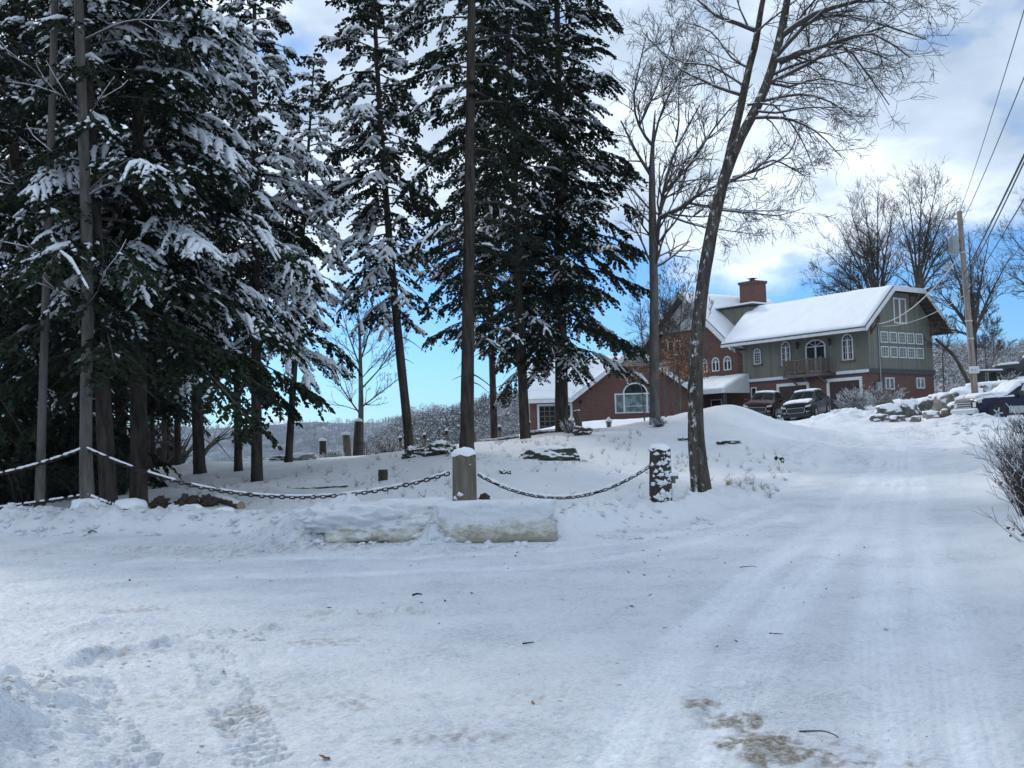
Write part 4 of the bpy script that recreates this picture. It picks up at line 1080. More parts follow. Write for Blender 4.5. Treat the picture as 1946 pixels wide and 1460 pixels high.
h = capped(p, Yv, lambda q: 108 + 14 * vnoise(q[:, 0] * .2, q[:, 1] * .02), 4, 12, g)
tag(scatter('snowy_wood', ['bare', 'brush', 'bare', 'fir'], p, h, TF, 56), 'frosted snowy wood behind the utility pole', 'wood')
p, Yv = slope_pts(700, -300, 330, 52, 110)
tag(scatter('shaded_thicket', ['brush', 'bare', 'fir'], p, g.uniform(1.5, 5, len(p)), [M['twig'], M['needle']], 57), 'dark thicket behind the left wood', 'brush')
p, Yv = slope_pts(260, -200, 250, 27, 45)
tag(scatter('undergrowth', ['brush'], p, g.uniform(.5, 1.6, len(p)), [M['twig'], M['needle']], 58), 'thin undergrowth among the left trunks', 'brush')
# ------------------------------------------------------------------ buildings
C0 = P(1655, 770, 76)
HF = lambda a, b_, n=0.: (a, -n, b_)      # front wall: a along the wall, b height, n outward
HS = lambda a, b_, n=0.: (n, a, b_)       # right end wall

def fr(mapf, n0, n1): return (lambda a, b_: mapf(a, b_, n0)), (lambda a, b_: mapf(a, b_, n1))

def outline(x0, x1, z0, z1, arch, k=14):
    """rectangle, or a rectangle under an arch whose rise is `arch`"""
    if not arch: return [(x0, z0), (x1, z0), (x1, z1), (x0, z1)]
    cx = (x0 + x1) / 2; w = (x1 - x0) / 2; zs = z1 - arch
    return [(x0, z0), (x1, z0)] + [(cx + w * math.cos(t), zs + arch * math.sin(t)) for t in np.linspace(0, math.pi, k)]

def window(par, mp_, x0, x1, z0, z1, arch=0, nx=2, nz=3, fw=.075, sill=False, glass='glass', label=None, mull=.03, center=0, transom=None, depth=.05, name='window'):
    o_ = MB(); f0, f1 = fr(mp_, .0, depth + .02)
    po = outline(x0, x1, z0, z1, arch); 
    pi = outline(x0 + fw, x1 - fw, z0 + fw, z1 - fw, max(arch - fw, 0) if arch else 0)
    o_.ring(po, pi, f0, f1)
    g0, g1 = fr(mp_, .02, depth)
    def bar(a0, a1, b0, b1): o_.prism([(a0, b0), (a1, b0), (a1, b1), (a0, b1)], g0, g1)
    zt = z1 - (arch or fw)
    if center:
        c = (x0 + x1) / 2; bar(c - center / 2, c + center / 2, z0 + fw, zt)
    for i in range(1, nx):
        c = x0 + fw + (x1 - x0 - 2 * fw) * i / nx
        if center and abs(c - (x0 + x1) / 2) < center: continue
        bar(c - mull / 2, c + mull / 2, z0 + fw, zt)
    for i in range(1, nz):
        c = z0 + fw + (zt - z0 - fw) * i / nz; bar(x0 + fw, x1 - fw, c - mull / 2, c + mull / 2)
    if arch:
        bar(x0 + fw * .9, x1 - fw * .9, zt - .035, zt + .035)
        cx = (x0 + x1) / 2
        for t in (45, 90, 135):
            e = (cx + ((x1 - x0) / 2 - fw) * math.cos(D2R(t)), zt + (arch - fw) * math.sin(D2R(t)))
            dx = -math.sin(D2R(t)) * mull / 2; dz = math.cos(D2R(t)) * mull / 2
            o_.prism([(cx - dx, zt - dz + .03), (cx + dx, zt + dz + .03), (e[0] + dx, e[1] + dz), (e[0] - dx, e[1] - dz)], *fr(mp_, .02, depth - .005))
    w = o_.build(name, M['white'], par)
    if label: w['label'] = label
    p_ = MB(); p_.prism(outline(x0 + fw * .6, x1 - fw * .6, z0 + fw * .6, z1 - fw * .6, max(arch - fw * .6, 0) if arch else 0), *fr(mp_, .004, .018))
    p_.build('pane', M[glass], w)
    if sill:
        s = MB(); s.prism([(x0 - .14, z0 - .12), (x1 + .14, z0 - .12), (x1 + .14, z0 - .01), (x0 - .14, z0 - .01)], *fr(mp_, .0, .16)); s.build('sill', M['wood_brown'], w)
    return w

hz = math.atan2(-.806, .592)
house = thing('house', 'large house with green board siding over brick, snowy roof, balcony and brick chimney', 'house', (C0[0], C0[1], 0), rz=hz)
LW_, DP = 11.4, 7.62
b = MB()
b.box(-LW_, 0, 0, DP, 2.2, 6.30); b.build('brick_wall', M['brick'], house)
# green upper storey with the gable: section through the roof
b = MB(); sec = [(0.02, 6.32), (DP - .02, 6.32), (DP - .02, 9.75), (5.62, 11.85), (2.12, 11.85), (.02, 9.98)]
b.prism(sec, lambda y, z: (-LW_ - .5, y, z), lambda y, z: (.03, y, z)); b.build('siding_wall', M['siding'], house)
# the lower triangle of the roof overhang on the far side
b = MB(); b.prism([(DP - .03, 9.28), (9.0, 9.28), (DP - .03, 10.0)], lambda y, z: (-LW_, y, z), lambda y, z: (-.02, y, z)); b.build('eave_panel', M['siding'], house)
# roof: broken slab following the section, 0.9 m past the end wall
def slab(sec, th, x0, x1):
    """offset band above a polyline section (y,z)"""
    q = np.array(sec, float); d = np.gradient(q, axis=0); nrm = unit(np.stack([-d[:, 1], d[:, 0]], 1))
    up = q + nrm * th
    n = len(q); b = MB()
    V = [(x, *p) for x in (x0, x1) for p in np.r_[q, up[::-1]]]
    m_ = 2 * n
    b.add(V, [tuple(range(m_))[::-1], tuple(range(m_, 2 * m_))] + [(i, (i + 1) % m_, m_ + (i + 1) % m_, m_ + i) for i in range(m_)])
    return b
rsec = [(-1.38, 9.0), (2.1, 11.97), (5.64, 11.97), (9.2, 9.05)]
rf = slab(rsec, .13, -12.3, .88).build('roof', M['dark_trim'], house)
ssec = [(-1.40, 9.16), (2.05, 12.12), (5.69, 12.12), (9.22, 9.21)]
def snowslab(sec, th, x0, x1, nm='roof_snow', par=None, seed=1, nx=40):
    q = np.array(sec, float); q = np.array([q[i] * (1 - t) + q[i + 1] * t for i in range(len(q) - 1) for t in np.linspace(0, 1, 13)[:-1]] + [q[-1]])
    d = np.gradient(q, axis=0); nrm = unit(np.stack([-d[:, 1], d[:, 0]], 1)); xs = np.linspace(x0, x1, nx)
    rows = []
    for x in xs:
        hh = th * (1 + .35 * fbm(x * .9, q[:, 0] * .9, 0, seed, 3)); e = np.minimum(1, np.minimum(np.arange(len(q)) + .3, len(q) - 1 - np.arange(len(q)) + .3) * .9); ex = min(1, .5 + 2 * min(x - x0, x1 - x))
        rows.append(np.c_[np.full(len(q), x), q + nrm * (hh * e * ex)[:, None]])
    rows = np.array(rows); bot = np.stack([np.c_[np.full(len(q), x), q] for x in xs])
    n, k = rows.shape[:2]; V = np.r_[rows.reshape(-1, 3), bot.reshape(-1, 3)]
    i = np.arange(n * k).reshape(n, k); o = n * k
    top = np.stack([i[:-1, :-1], i[1:, :-1], i[1:, 1:], i[:-1, 1:]], -1).reshape(-1, 4)
    sides = [(i[0, j], i[0, j + 1], i[0, j + 1] + o, i[0, j] + o) for j in range(k - 1)] + [(i[-1, j + 1], i[-1, j], i[-1, j] + o, i[-1, j + 1] + o) for j in range(k - 1)]
    sides += [(i[j + 1, 0], i[j, 0], i[j, 0] + o, i[j + 1, 0] + o) for j in range(n - 1)] + [(i[j, -1], i[j + 1, -1], i[j + 1, -1] + o, i[j, -1] + o) for j in range(n - 1)]
    return V, np.r_[top, np.array(sides)]
V_, F_ = snowslab(ssec, .085, -12.28, .80)
mesh_obj('roof_snow', V_, F_, M['snow'], house, True)
# white rake boards and eave fascia
b = MB()
for (y0, z0), (y1, z1) in zip(rsec[:-1], rsec[1:]):
    b.prism([(y0, z0 - .20), (y1, z1 - .20), (y1, z1 + .14), (y0, z0 + .14)], lambda y, z: (.885, y, z), lambda y, z: (.93, y, z))
b.build('rake_board', M['white'], house)
b = MB(); b.box(-12.3, .88, -1.43, -1.385, 8.86, 9.10); b.build('fascia', M['white'], house)
# knee brackets and rafters under the overhang
for y, z in ((5.1, 11.8), (7.45, 9.9), (.35, 9.9)):
    b = MB(); b.beam((.04, y, z - 1.15), (.04, y, z - .05), .12, .12, (0, 1, 0)); b.beam((.04, y, z - .08), (.85, y, z - .08), .12, .12); b.beam((.06, y, z - 1.05), (.8, y, z - .16), .10, .10, (0, 1, 0)); b.build('bracket', M['wood_brown'], house)
for k in range(9):
    t = (k + .5) / 9; y = 5.9 + t * 3.1; z = 11.72 - t * 2.55; b = MB(); b.beam((.04, y, z), (.86, y, z), .08, .12); b.build('rafter_end', M['wood_brown'], house)
# white torn band over the brick, dark band on the end wall
for a0, a1 in ((-11.2, -6.7), (-2.75, -.02)): b = MB(); b.box(a0, a1, -.035, .0, 6.12, 6.34); b.build('flashing', M['white'], house)
b = MB(); b.box(-11.38, .0, -.022, .0, 5.98, 6.115); b.build('underlay_strip', M['underlay'], house)
b = MB(); b.prism([(.0, 6.05), (DP + .1, 6.02), (DP + .16, 6.38), (.0, 6.38)], lambda y, z: (.002, y, z), lambda y, z: (.09, y, z)); b.build('flashing', M['dark_trim'], house)
# windows
window(house, HF, -10.23, -9.55, 7.42, 8.65, .34, 3, 4, .08, True, mull=.025)
window(house, HF, -7.56, -6.71, 7.08, 8.92, .44, 4, 3, .08, True, center=.14, mull=.025)
window(house, HF, -2.12, -1.21, 7.07, 8.93, .44, 4, 3, .08, True, center=.14, mull=.025)
window(house, HF, -5.32, -3.55, 6.42, 8.80, .52, 2, 1, .10, center=.14, name='balcony_door', mull=.04)
for i in range(5):
    a = 1.36 + i * 1.045
    window(house, HS, a, a + .86, 8.20, 8.99, 0, 3, 3, .07, mull=.014, depth=.07)
    window(house, HS, a, a + .86, 7.17, 7.95, 0, 3, 3, .07, mull=.014, depth=.07)
window(house, HS, 3.05, 4.52, 9.62, 11.45, 0, 2, 1, .09, glass='whiteglass', center=.16, depth=.07)
window(house, HS, 1.70, 2.72, 4.93, 5.76, 0, 2, 1, .08, glass='curtain', center=.1, depth=.07)
window(house, HS, 5.38, 6.36, 5.02, 5.80, 0, 2, 1, .08, glass='curtain', center=.1, depth=.07)
window(house, HF, -10.65, -10.1, 4.75, 5.70, 0, 1, 1, .08)
# garage doors
for a0, a1, z1 in ((-8.14, -5.15, 5.80), (-3.58, -.59, 5.86)):
    b = MB(); b.ring([(a0, 2.3), (a1, 2.3), (a1, z1), (a0, z1)], [(a0 + .22, 2.4), (a1 - .22, 2.4), (a1 - .22, z1 - .22), (a0 + .22, z1 - .22)], *fr(HF, 0, .07)); fo = b.build('garage_door', M['white'], house)
    b = MB(); b.prism([(a0 + .2, 2.35), (a1 - .2, 2.35), (a1 - .2, z1 - .2), (a0 + .2, z1 - .2)], *fr(HF, .002, .012))
    for i in range(6):
        for j in range(4):
            x0 = a0 + .3 + i * (a1 - a0 - .6) / 6; x1 = x0 + (a1 - a0 - .6) / 6 - .09; z0 = z1 - .3 - (j + 1) * .62; b.prism([(x0, z0), (x1, z0), (x1, z0 + .52), (x0, z0 + .52)], *fr(HF, .012, .035))
    b.build('door_panel', M['garage'], fo)
# balcony
ba = thing_ = bpy.data.objects.new('balcony', None); COL.objects.link(ba); ba.parent = house
b = MB(); b.box(-6.6, -3.15, -1.15, -.04, 6.10, 6.30)
for x in (-6.2, -4.9, -3.55): b.beam((x, -.05, 5.6), (x, -1.0, 6.1), .1, .1, (1, 0, 0))
b.build('deck', M['wood_grey'], ba)
b = MB()
for x in (-6.55, -5.45, -4.3, -3.2): b.box(x - .06, x + .06, -1.13, -1.01, 6.3, 7.45)
b.box(-6.62, -3.12, -1.15, -1.0, 7.28, 7.36); b.box(-6.55, -3.2, -1.10, -1.04, 6.42, 6.50)
for x in (-6.55, -3.2): b.box(x - .03, x + .03, -1.0, -.04, 7.28, 7.36); b.box(x - .03, x + .03, -1.0, -.04, 6.42, 6.5)
for i in range(26):
    x = -6.45 + i * .129; b.box(x - .035, x + .035, -1.10, -1.06, 6.5, 7.28)
for x in (-6.55, -3.2):
    for i in range(7): y = -.15 - i * .13; b.box(x - .02, x + .02, y - .035, y + .035, 6.5, 7.28)
b.build('railing', M['wood_grey'], ba)
# lanterns by the balcony door
for x in (-5.94, -3.06):
    b = MB(); b.beam((x, 0, 8.62), (x, -.22, 8.62), .03, .03); b.tube([(x, -.2, 8.22), (x, -.2, 8.30), (x, -.2, 8.55), (x, -.2, 8.62), (x, -.2, 8.78)], [.04, .08, .12, .15, .01], 8); b.build('wall_lantern', M['iron'], house)
# meter pipe on the end wall corner
b = MB(); b.tube([(.1, 1.12, 9.4), (.1, 1.12, 3.2)], .045, 8); b.build('conduit', M['metal_grey'], house)
b = MB(); b.box(.1, .28, .5, 1.02, 4.75, 5.42); b.box(.28, .31, .55, .97, 4.8, 5.36); b.build('meter_box', M['metal_grey'], house)
b = MB()
for k in range(3): b.tube([(.12, .75 + .08 * k, 9.6), (.2, .62 + .08 * k, 10.3), (.18, .9 + .1 * k, 10.5), (.12, 1.1 + .04 * k, 10.0), (.12, 1.05, 9.4)], .014, 5)
b.build('cable_loop', M['wire'], house)

# brick main block left of the green wing
pk, ph = -17.1, 13.72; sl = .87
b = MB()
gx0, gx1 = -22.0, -11.42
b.prism([(gx0, 2.5), (gx1, 2.5), (gx1, ph - (gx1 - pk) * sl - .45), (-14.2, 10.75), (-20.0, 10.75), (gx0, ph - (pk - gx0) * sl - .45)], lambda x, z: (x, .02, z), lambda x, z: (x, 9.5, z)); b.build('brick_wall', M['brick'], house)
b = MB(); b.prism([(-20.4, 10.76), (-13.8, 10.76), (pk, ph - .35)], lambda x, z: (x, -.25, z), lambda x, z: (x, 9.3, z)); b.build('gable_panel', M['grey_siding'], house)
msec = [(-22.9, ph - (pk + 22.9) * sl * -1 * -1), (pk, ph), (-11.2, ph - (-11.2 - pk) * sl)]
msec[0] = (-22.9, ph - (pk - -22.9) * sl)
def xslab(sec, th, y0, y1):
    q = np.array(sec, float); d = np.gradient(q, axis=0); nrm = unit(np.stack([-d[:, 1], d[:, 0]], 1)); up = q + nrm * th; m_ = 2 * len(q); b = MB()
    b.add([(p[0], y, p[1]) for y in (y0, y1) for p in np.r_[q, up[::-1]]], [tuple(range(m_))[::-1], tuple(range(m_, 2 * m_))] + [(i, (i + 1) % m_, m_ + (i + 1) % m_, m_ + i) for i in range(m_)]); return b
xslab(msec, .12, -1.0, 10.2).build('roof', M['dark_trim'], house)
V_, F_ = snowslab([(p[0], p[1] + .13) for p in msec], .085, -.95, 10.15); V_ = V_[:, [1, 0, 2]]
mesh_obj('roof_snow', V_, F_[:, ::-1], M['snow'], house, True)
b = MB()
for p, q in zip(msec[:-1], msec[1:]): b.prism([(p[0], p[1] - .22), (q[0], q[1] - .22), (q[0], q[1] + .12), (p[0], p[1] + .12)], lambda x, z: (x, -1.05, z), lambda x, z: (x, -1.005, z))
b.build('rake_board', M['grey_siding'], house)
# lower stepped rake in front of the brick
b = MB(); b.prism([(-14.6, 11.35), (-11.4, 8.60), (-11.4, 8.86), (-14.6, 11.65)], lambda x, z: (x, -1.35, z), lambda x, z: (x, -1.06, z)); b.build('rake_board', M['white'], house)
# shed dormer between the roofs
b = MB(); b.prism([(-15.6, 12.28), (-15.6, 9.0), (-11.6, 9.0), (-11.6, 12.2)], lambda x, z: (x, 1.55, z), lambda x, z: (x, 6.2, z)); dm = b.build('dormer', M['siding'], house)
b = MB(); b.box(-15.9, -11.3, 1.25, 6.4, 12.28, 12.36); b.build('dormer_roof', M['dark_trim'], dm)
b = MB(); b.box(-15.85, -11.35, 1.3, 6.35, 12.36, 12.50); b.build('dormer_snow', M['snow'], dm)
# chimney
b = MB(); b.box(-16.0, -14.35, 5.1, 6.5, 9.5, 14.65); b.box(-16.08, -14.27, 5.02, 6.58, 14.65, 14.80); ch = b.build('chimney', M['brick'], house)
b = MB(); b.box(-16.1, -14.25, 5.0, 6.6, 14.80, 14.86); b.tube([(-15.2, 5.8, 14.86), (-15.2, 5.8, 15.1)], .22, 10); b.box(-15.5, -14.9, 5.5, 6.1, 15.12, 15.17); b.build('chimney_cap', M['dark_trim'], ch)
for a0, a1 in ((-13.35, -12.55), (-14.6, -13.8), (-15.9, -15.1)): window(house, HF, a0, a1, 7.2, 8.32, .38, 2, 1, .09, center=.12)
window(house, HF, -19.5, -18.0, 8.9, 10.1, 0, 2, 1, .1, center=.12)
# porch
b = MB(); b.prism([(-2.7, 5.62), (.0, 6.75), (.0, 6.62), (-2.7, 5.45)], lambda y, z: (-16.8, y, z), lambda y, z: (-10.9, y, z)); b.build('porch_roof', M['white'], house)
V_, F_ = snowslab([(-2.7, 5.64), (.0, 6.77)], .14, -16.75, -10.95); mesh_obj('porch_snow', V_, F_, M['snow'], house, True)
b = MB(); b.box(-16.8, -10.85, -2.76, -2.68, 5.30, 5.66); b.prism([(-2.72, 5.3), (0, 5.3), (0, 6.8), (-2.72, 5.66)], lambda y, z: (-10.9, y, z), lambda y, z: (-10.82, y, z)); b.build('porch_fascia', M['white'], house)
b = MB()
for x in (-11.1, -13.6): b.box(x - .1, x + .1, -2.6, -2.4, 2.4, 5.35)
b.build('porch_post', M['dark_trim'], house)
b = MB(); b.ring([(-14.9, 2.5), (-13.7, 2.5), (-13.7, 5.0), (-14.9, 5.0)], [(-14.8, 2.6), (-13.8, 2.6), (-13.8, 4.9), (-14.8, 4.9)], *fr(HF, 0, .06)); dr = b.build('entry_door', M['white'], house)
b = MB(); b.prism([(-14.85, 2.55), (-13.75, 2.55), (-13.75, 4.95), (-14.85, 4.95)], *fr(HF, .004, .02)); b.build('pane', M['glass'], dr)

# the long low brick annex with its cross gable
AX = thing('brick_annex', 'low brick annex with a wide cross gable, arched picture window and snowy roof', 'building', (0, 82, 0))
AF = lambda a, b_, n=0.: (a, -n, b_)
b = MB(); b.prism([(4.74, 2.0), (13.4, 2.0), (13.4, 5.3), (10.55, 7.42), (7.7, 7.42), (4.74, 5.3)], lambda x, z: (x, 0, z), lambda x, z: (x, 9, z)); b.build('brick_wall', M['brick'], AX)
b = MB(); b.prism([(1.28, 2.0), (4.738, 2.0), (4.738, 5.3), (1.28, 5.3)], lambda x, z: (x, .01, z), lambda x, z: (x, 8.5, z)); b.build('brick_wall', M['brick'], AX)
b = MB(); b.prism([(7.66, 7.43), (10.6, 7.43), (9.12, 8.5)], lambda x, z: (x, -.06, z), lambda x, z: (x, 8.9, z)); b.prism([(9.07, 7.44), (9.17, 7.44), (9.17, 8.4), (9.07, 8.4)], lambda x, z: (x, -.1, z), lambda x, z: (x, -.061, z)); b.build('gable_panel', M['grey_siding'], AX)
gsec = [(4.25, 5.02), (9.12, 8.66), (14.0, 5.02)]
xslab(gsec, .1, -.55, 12).build('roof', M['dark_trim'], AX)
V_, F_ = snowslab([(p[0], p[1] + .11) for p in gsec], .12, -.50, 11.9); mesh_obj('roof_snow', V_[:, [1, 0, 2]], F_[:, ::-1], M['snow'], AX, True)
b = MB()
for p, q in zip(gsec[:-1], gsec[1:]): b.prism([(p[0], p[1] - .25), (q[0], q[1] - .25), (q[0], q[1] + .10), (p[0], p[1] + .10)], lambda x, z: (x, -.60, z), lambda x, z: (x, -.555, z))
b.build('rake_board', M['white'], AX)
slab([(-.55, 5.02), (.15, 5.53)], .1, 1.0, 4.6).build('roof', M['dark_trim'], AX); slab([(.15, 5.53), (4.0, 8.35), (8.6, 5.02)], .1, 1.0, 8.9).build('roof', M['dark_trim'], AX)
V_, F_ = snowslab([(-.55, 5.13), (.3, 5.75)], .10, 1.0, 4.55); mesh_obj('roof_snow', V_, F_, M['snow'], AX, True); V_, F_ = snowslab([(.1, 5.60), (4.0, 8.46), (8.6, 5.13)], .12, 1.0, 8.8); mesh_obj('roof_snow', V_, F_, M['snow'], AX, True)
b = MB(); b.box(.95, 4.3, -.62, -.555, 4.86, 5.12); b.build('fascia', M['white'], AX)
b = MB(); b.prism([(0, 5.3), (8.0, 5.3), (4.0, 8.2)], lambda y, z: (1.29, y, z), lambda y, z: (1.35, y, z)); b.build('gable_panel', M['grey_siding'], AX)
# picture window: centre light under a half round, narrow lights at the sides
wd = MB(); f0, f1 = fr(AF, 0, .07)
def bx2(a0, a1, b0, b1): wd.prism([(a0, b0), (a1, b0), (a1, b1), (a0, b1)], f0, f1)
for a0, a1 in ((7.58, 7.68), (8.22, 8.34), (9.92, 10.04), (10.58, 10.68)): bx2(a0, a1, 4.02, 5.32)
for z0, z1 in ((3.94, 4.02), (5.32, 5.42)): bx2(7.58, 10.68, z0, z1)
bx2(8.34, 9.92, 4.44, 4.48)
k = 16; th_ = np.linspace(0, math.pi, k)
wd.ring([(9.13 + .92 * math.cos(t), 5.42 + .78 * math.sin(t)) for t in th_], [(9.13 + .82 * math.cos(t), 5.42 + .68 * math.sin(t)) for t in th_], f0, f1)
ww = wd.build('window', M['white'], AX)
b = MB(); b.prism([(7.6, 3.98), (10.66, 3.98), (10.66, 5.4), (7.6, 5.4)], *fr(AF, .003, .02)); b.build('pane', M['curtain'], ww)
b = MB(); b.prism([(9.13 + .86 * math.cos(t), 5.42 + .72 * math.sin(t)) for t in th_], *fr(AF, .004, .022)); b.build('pane', M['glass'], ww)
# lattice door
b = MB(); b.ring([(1.8, 2.2), (4.42, 2.2), (4.42, 4.80), (1.8, 4.80)], [(1.95, 2.25), (4.27, 2.25), (4.27, 4.66), (1.95, 4.66)], *fr(AF, 0, .07)); dd_ = b.build('garage_door', M['white'], AX)
b = MB(); b.prism([(1.93, 2.22), (4.29, 2.22), (4.29, 4.68), (1.93, 4.68)], *fr(AF, .002, .015)); b.build('pane', M['glass'], dd_)
b = MB()
for i in range(7): x = 1.97 + i * .385; b.prism([(x - .035, 2.25), (x + .035, 2.25), (x + .035, 4.66), (x - .035, 4.66)], *fr(AF, .015, .04))
for i in range(7): z = 2.4 + i * .37; b.prism([(1.95, z - .035), (4.27, z - .035), (4.27, z + .035), (1.95, z + .035)], *fr(AF, .016, .045))
b.build('lattice', M['wood_grey'], dd_)
b = MB(); b.box(4.95, 5.15, -.2, 0, 4.85, 5.02); b.tube([(5.05, -.12, 4.86), (5.05, -.16, 4.72)], [.05, .08], 8); b.build('wall_lamp', M['iron'], AX)

# ------------------------------------------------------------------ vehicles
def vehicle(name, label, cat, loc, rz, paint, spec, glassmat='glass', group=None):
    """x runs from the nose (0) to the tail (L); station rows carry half widths and heights"""
    t = thing(name, label, cat, loc, group, rz)
    L, W_, Hh = spec['L'], spec['W'], spec['H']
    S = spec['st']   # x, z bottom, belt z, top z, half width, half width at top
    xs = np.array([s[0] for s in S]); 
    def section(x):
        zb, zm, zt, w, wt = [np.interp(x, xs, [s[i] for s in S]) for i in range(1, 6)]
        return [(w * .90, zb), (w * .985, zb + .10), (w, (zb + zm) / 2), (w * .985, zm - .05), (w * .95, zm), (wt + (w * .95 - wt) * .5, zm + (zt - zm) * .5), (wt, zt - .06), (wt * .90, zt - .01), (wt * .5, zt + .02), (0, zt + .025)]
    X_ = np.unique(np.r_[xs, np.linspace(0, L, 44)])
    rows = []
    for x in X_:
        s = section(x); rows.append([(x - L / 2, y, z) for y, z in s] + [(x - L / 2, -y, z) for y, z in s[-2::-1]])
    A = np.array(rows); n, k = A.shape[:2]; i = np.arange(n * k).reshape(n, k)
    q = np.stack([i[:-1, :-1], i[:-1, 1:], i[1:, 1:], i[1:, :-1]], -1).reshape(-1, 4)
    V_ = A.reshape(-1, 3); b = MB(); b.add(V_, q.tolist() + [list(i[0]), list(i[-1])[::-1], ])
    b.add([A[j, m] for j in range(n) for m in (0, k - 1)], [(2 * j, 2 * j + 1, 2 * j + 3, 2 * j + 2) for j in range(n - 1)])
    b.build('body', paint, t, True)
    def patch(nm, mat, x0, x1, m0, m1, off, par=t, side=1, nx=10, taper=(0, 0), th=0.0):
        """a piece of the body surface pushed out by `off`; m counts section points"""
        P_ = []
        for a in np.linspace(0, 1, nx):
            r = []
            for c in np.linspace(0, 1, 7):
                x = x0 + (x1 - x0) * a + (taper[0] * (1 - a) + taper[1] * a) * c
                s = section(x); mm = m0 + (m1 - m0) * c; j = min(int(mm), len(s) - 2); f = mm - j
                y = s[j][0] * (1 - f) + s[j + 1][0] * f; z = s[j][1] * (1 - f) + s[j + 1][1] * f
                r.append((x - L / 2, side * y, z))
            P_.append(r)
        P_ = np.array(P_); du = np.gradient(P_, axis=0); dv_ = np.gradient(P_, axis=1); nr = unit(np.cross(du, dv_))
        ref = P_ - np.array([0, 0, Hh * .45]); ref[..., 0] *= .1
        nr *= np.sign((nr * ref).sum(-1, keepdims=True) + 1e-6)
        top = P_ + nr * (off + th); bot = P_ + nr * off * .3
        a_, c_ = P_.shape[:2]; i = np.arange(a_ * c_).reshape(a_, c_); o = a_ * c_
        q = np.stack([i[:-1, :-1], i[:-1, 1:], i[1:, 1:], i[1:, :-1]], -1).reshape(-1, 4).tolist()
        bd = list(i[:, 0]) + list(i[-1, 1:]) + list(i[-2::-1, -1]) + list(i[0, -2:0:-1])
        q += [(bd[e], bd[(e + 1) % len(bd)], bd[(e + 1) % len(bd)] + o, bd[e] + o) for e in range(len(bd))]
        b = MB(); b.add(np.r_[top.reshape(-1, 3), bot.reshape(-1, 3)], q); return b.build(nm, mat, par, True)
    t['_']=0; del t['_']
    # wheels and arches
    for x in spec['wheels']:
        for s in (1, -1):
            c = np.array([x - L / 2, s * (W_ / 2 - .115), spec['wr']])
            b = MB(); R_ = spec['wr']
            b.add(*lathe([(0.0, -.12), (R_ * .93, -.12), (R_, -.09), (R_, .09), (R_ * .95, .125), (R_ * .66, .13), (R_ * .62, .10)], c, s, 22)); wh = b.build('wheel', M['tyre'], t, False)
            b = MB(); b.add(*lathe([(0, .085), (R_ * .2, .10), (R_ * .24, .085), (R_ * .58, .085), (R_ * .62, .125), (R_ * .66, .125), (R_ * .66, .07), (0, .07)], c, s, 22)); b.build('rim', M['rim_dark'], wh)
            b = MB()
            for a in range(5):
                an = a * 2 * math.pi / 5; d = np.array([math.cos(an), 0, math.sin(an)]); b.beam(c + d * .04 + [0, s * .11, 0], c + d * R_ * .62 + [0, s * .115, 0], .07, .03, (0, 1, 0))
            b.build('spoke', M['rim'], wh)
            b = MB(); b.add(*lathe([(R_ * .5, .06), (R_ * 1.2, .06), (R_ * 1.2, .119), (R_ * .5, .10)], c + [0, 0, .03], s, 24)); b.build('wheel_arch', M['tyre'], t)
    return t, patch, section

def lathe(prof, c, s, n=20):
    V_ = []; k = len(prof)
    for j in range(n):
        a = 2 * math.pi * j / n
        for r, y in prof: V_.append((c[0] + r * math.cos(a), c[1] + s * y, c[2] + r * math.sin(a)))
    return V_, [(j * k + i, j * k + i + 1, ((j + 1) % n) * k + i + 1, ((j + 1) % n) * k + i) for j in range(n) for i in range(k - 1)]
M['tyre'] = simple('tyre rubber', (.018, .018, .018), .9, .2, 8)
M['rim'] = simple('alloy', (.42, .43, .44), .35, .1, 8, .7)
M['rim_dark'] = simple('wheel recess', (.05, .05, .055), .6, .2, 8)
M['headlamp'] = simple('headlamp glass', (.45, .47, .48), .15, .15, 18)
M['black_plastic'] = simple('black plastic', (.016, .017, .018), .5, .3, 12)
M['paint_red'] = simple('maroon paint', (.030, .003, .004), .3, .12, 2, .0, coat=.1)
M['paint_dark'] = simple('charcoal green paint', (.006, .008, .009), .3, .12, 2, .0, coat=.1)
M['paint_navy'] = simple('navy paint', (.006, .009, .030), .4, .15, 2, .0, coat=.2)
for q_ in ('paint_red', 'paint_dark', 'paint_navy'): M[q_].node_tree.nodes['Principled BSDF'].inputs['IOR'].default_value = 1.25
M['silver_trim'] = simple('silver lower paint', (.38, .39, .40), .45, .1, 3, .3)
M['paint_olive'] = simple('dull black paint', (.02, .022, .02), .5, .15, 3, .1)

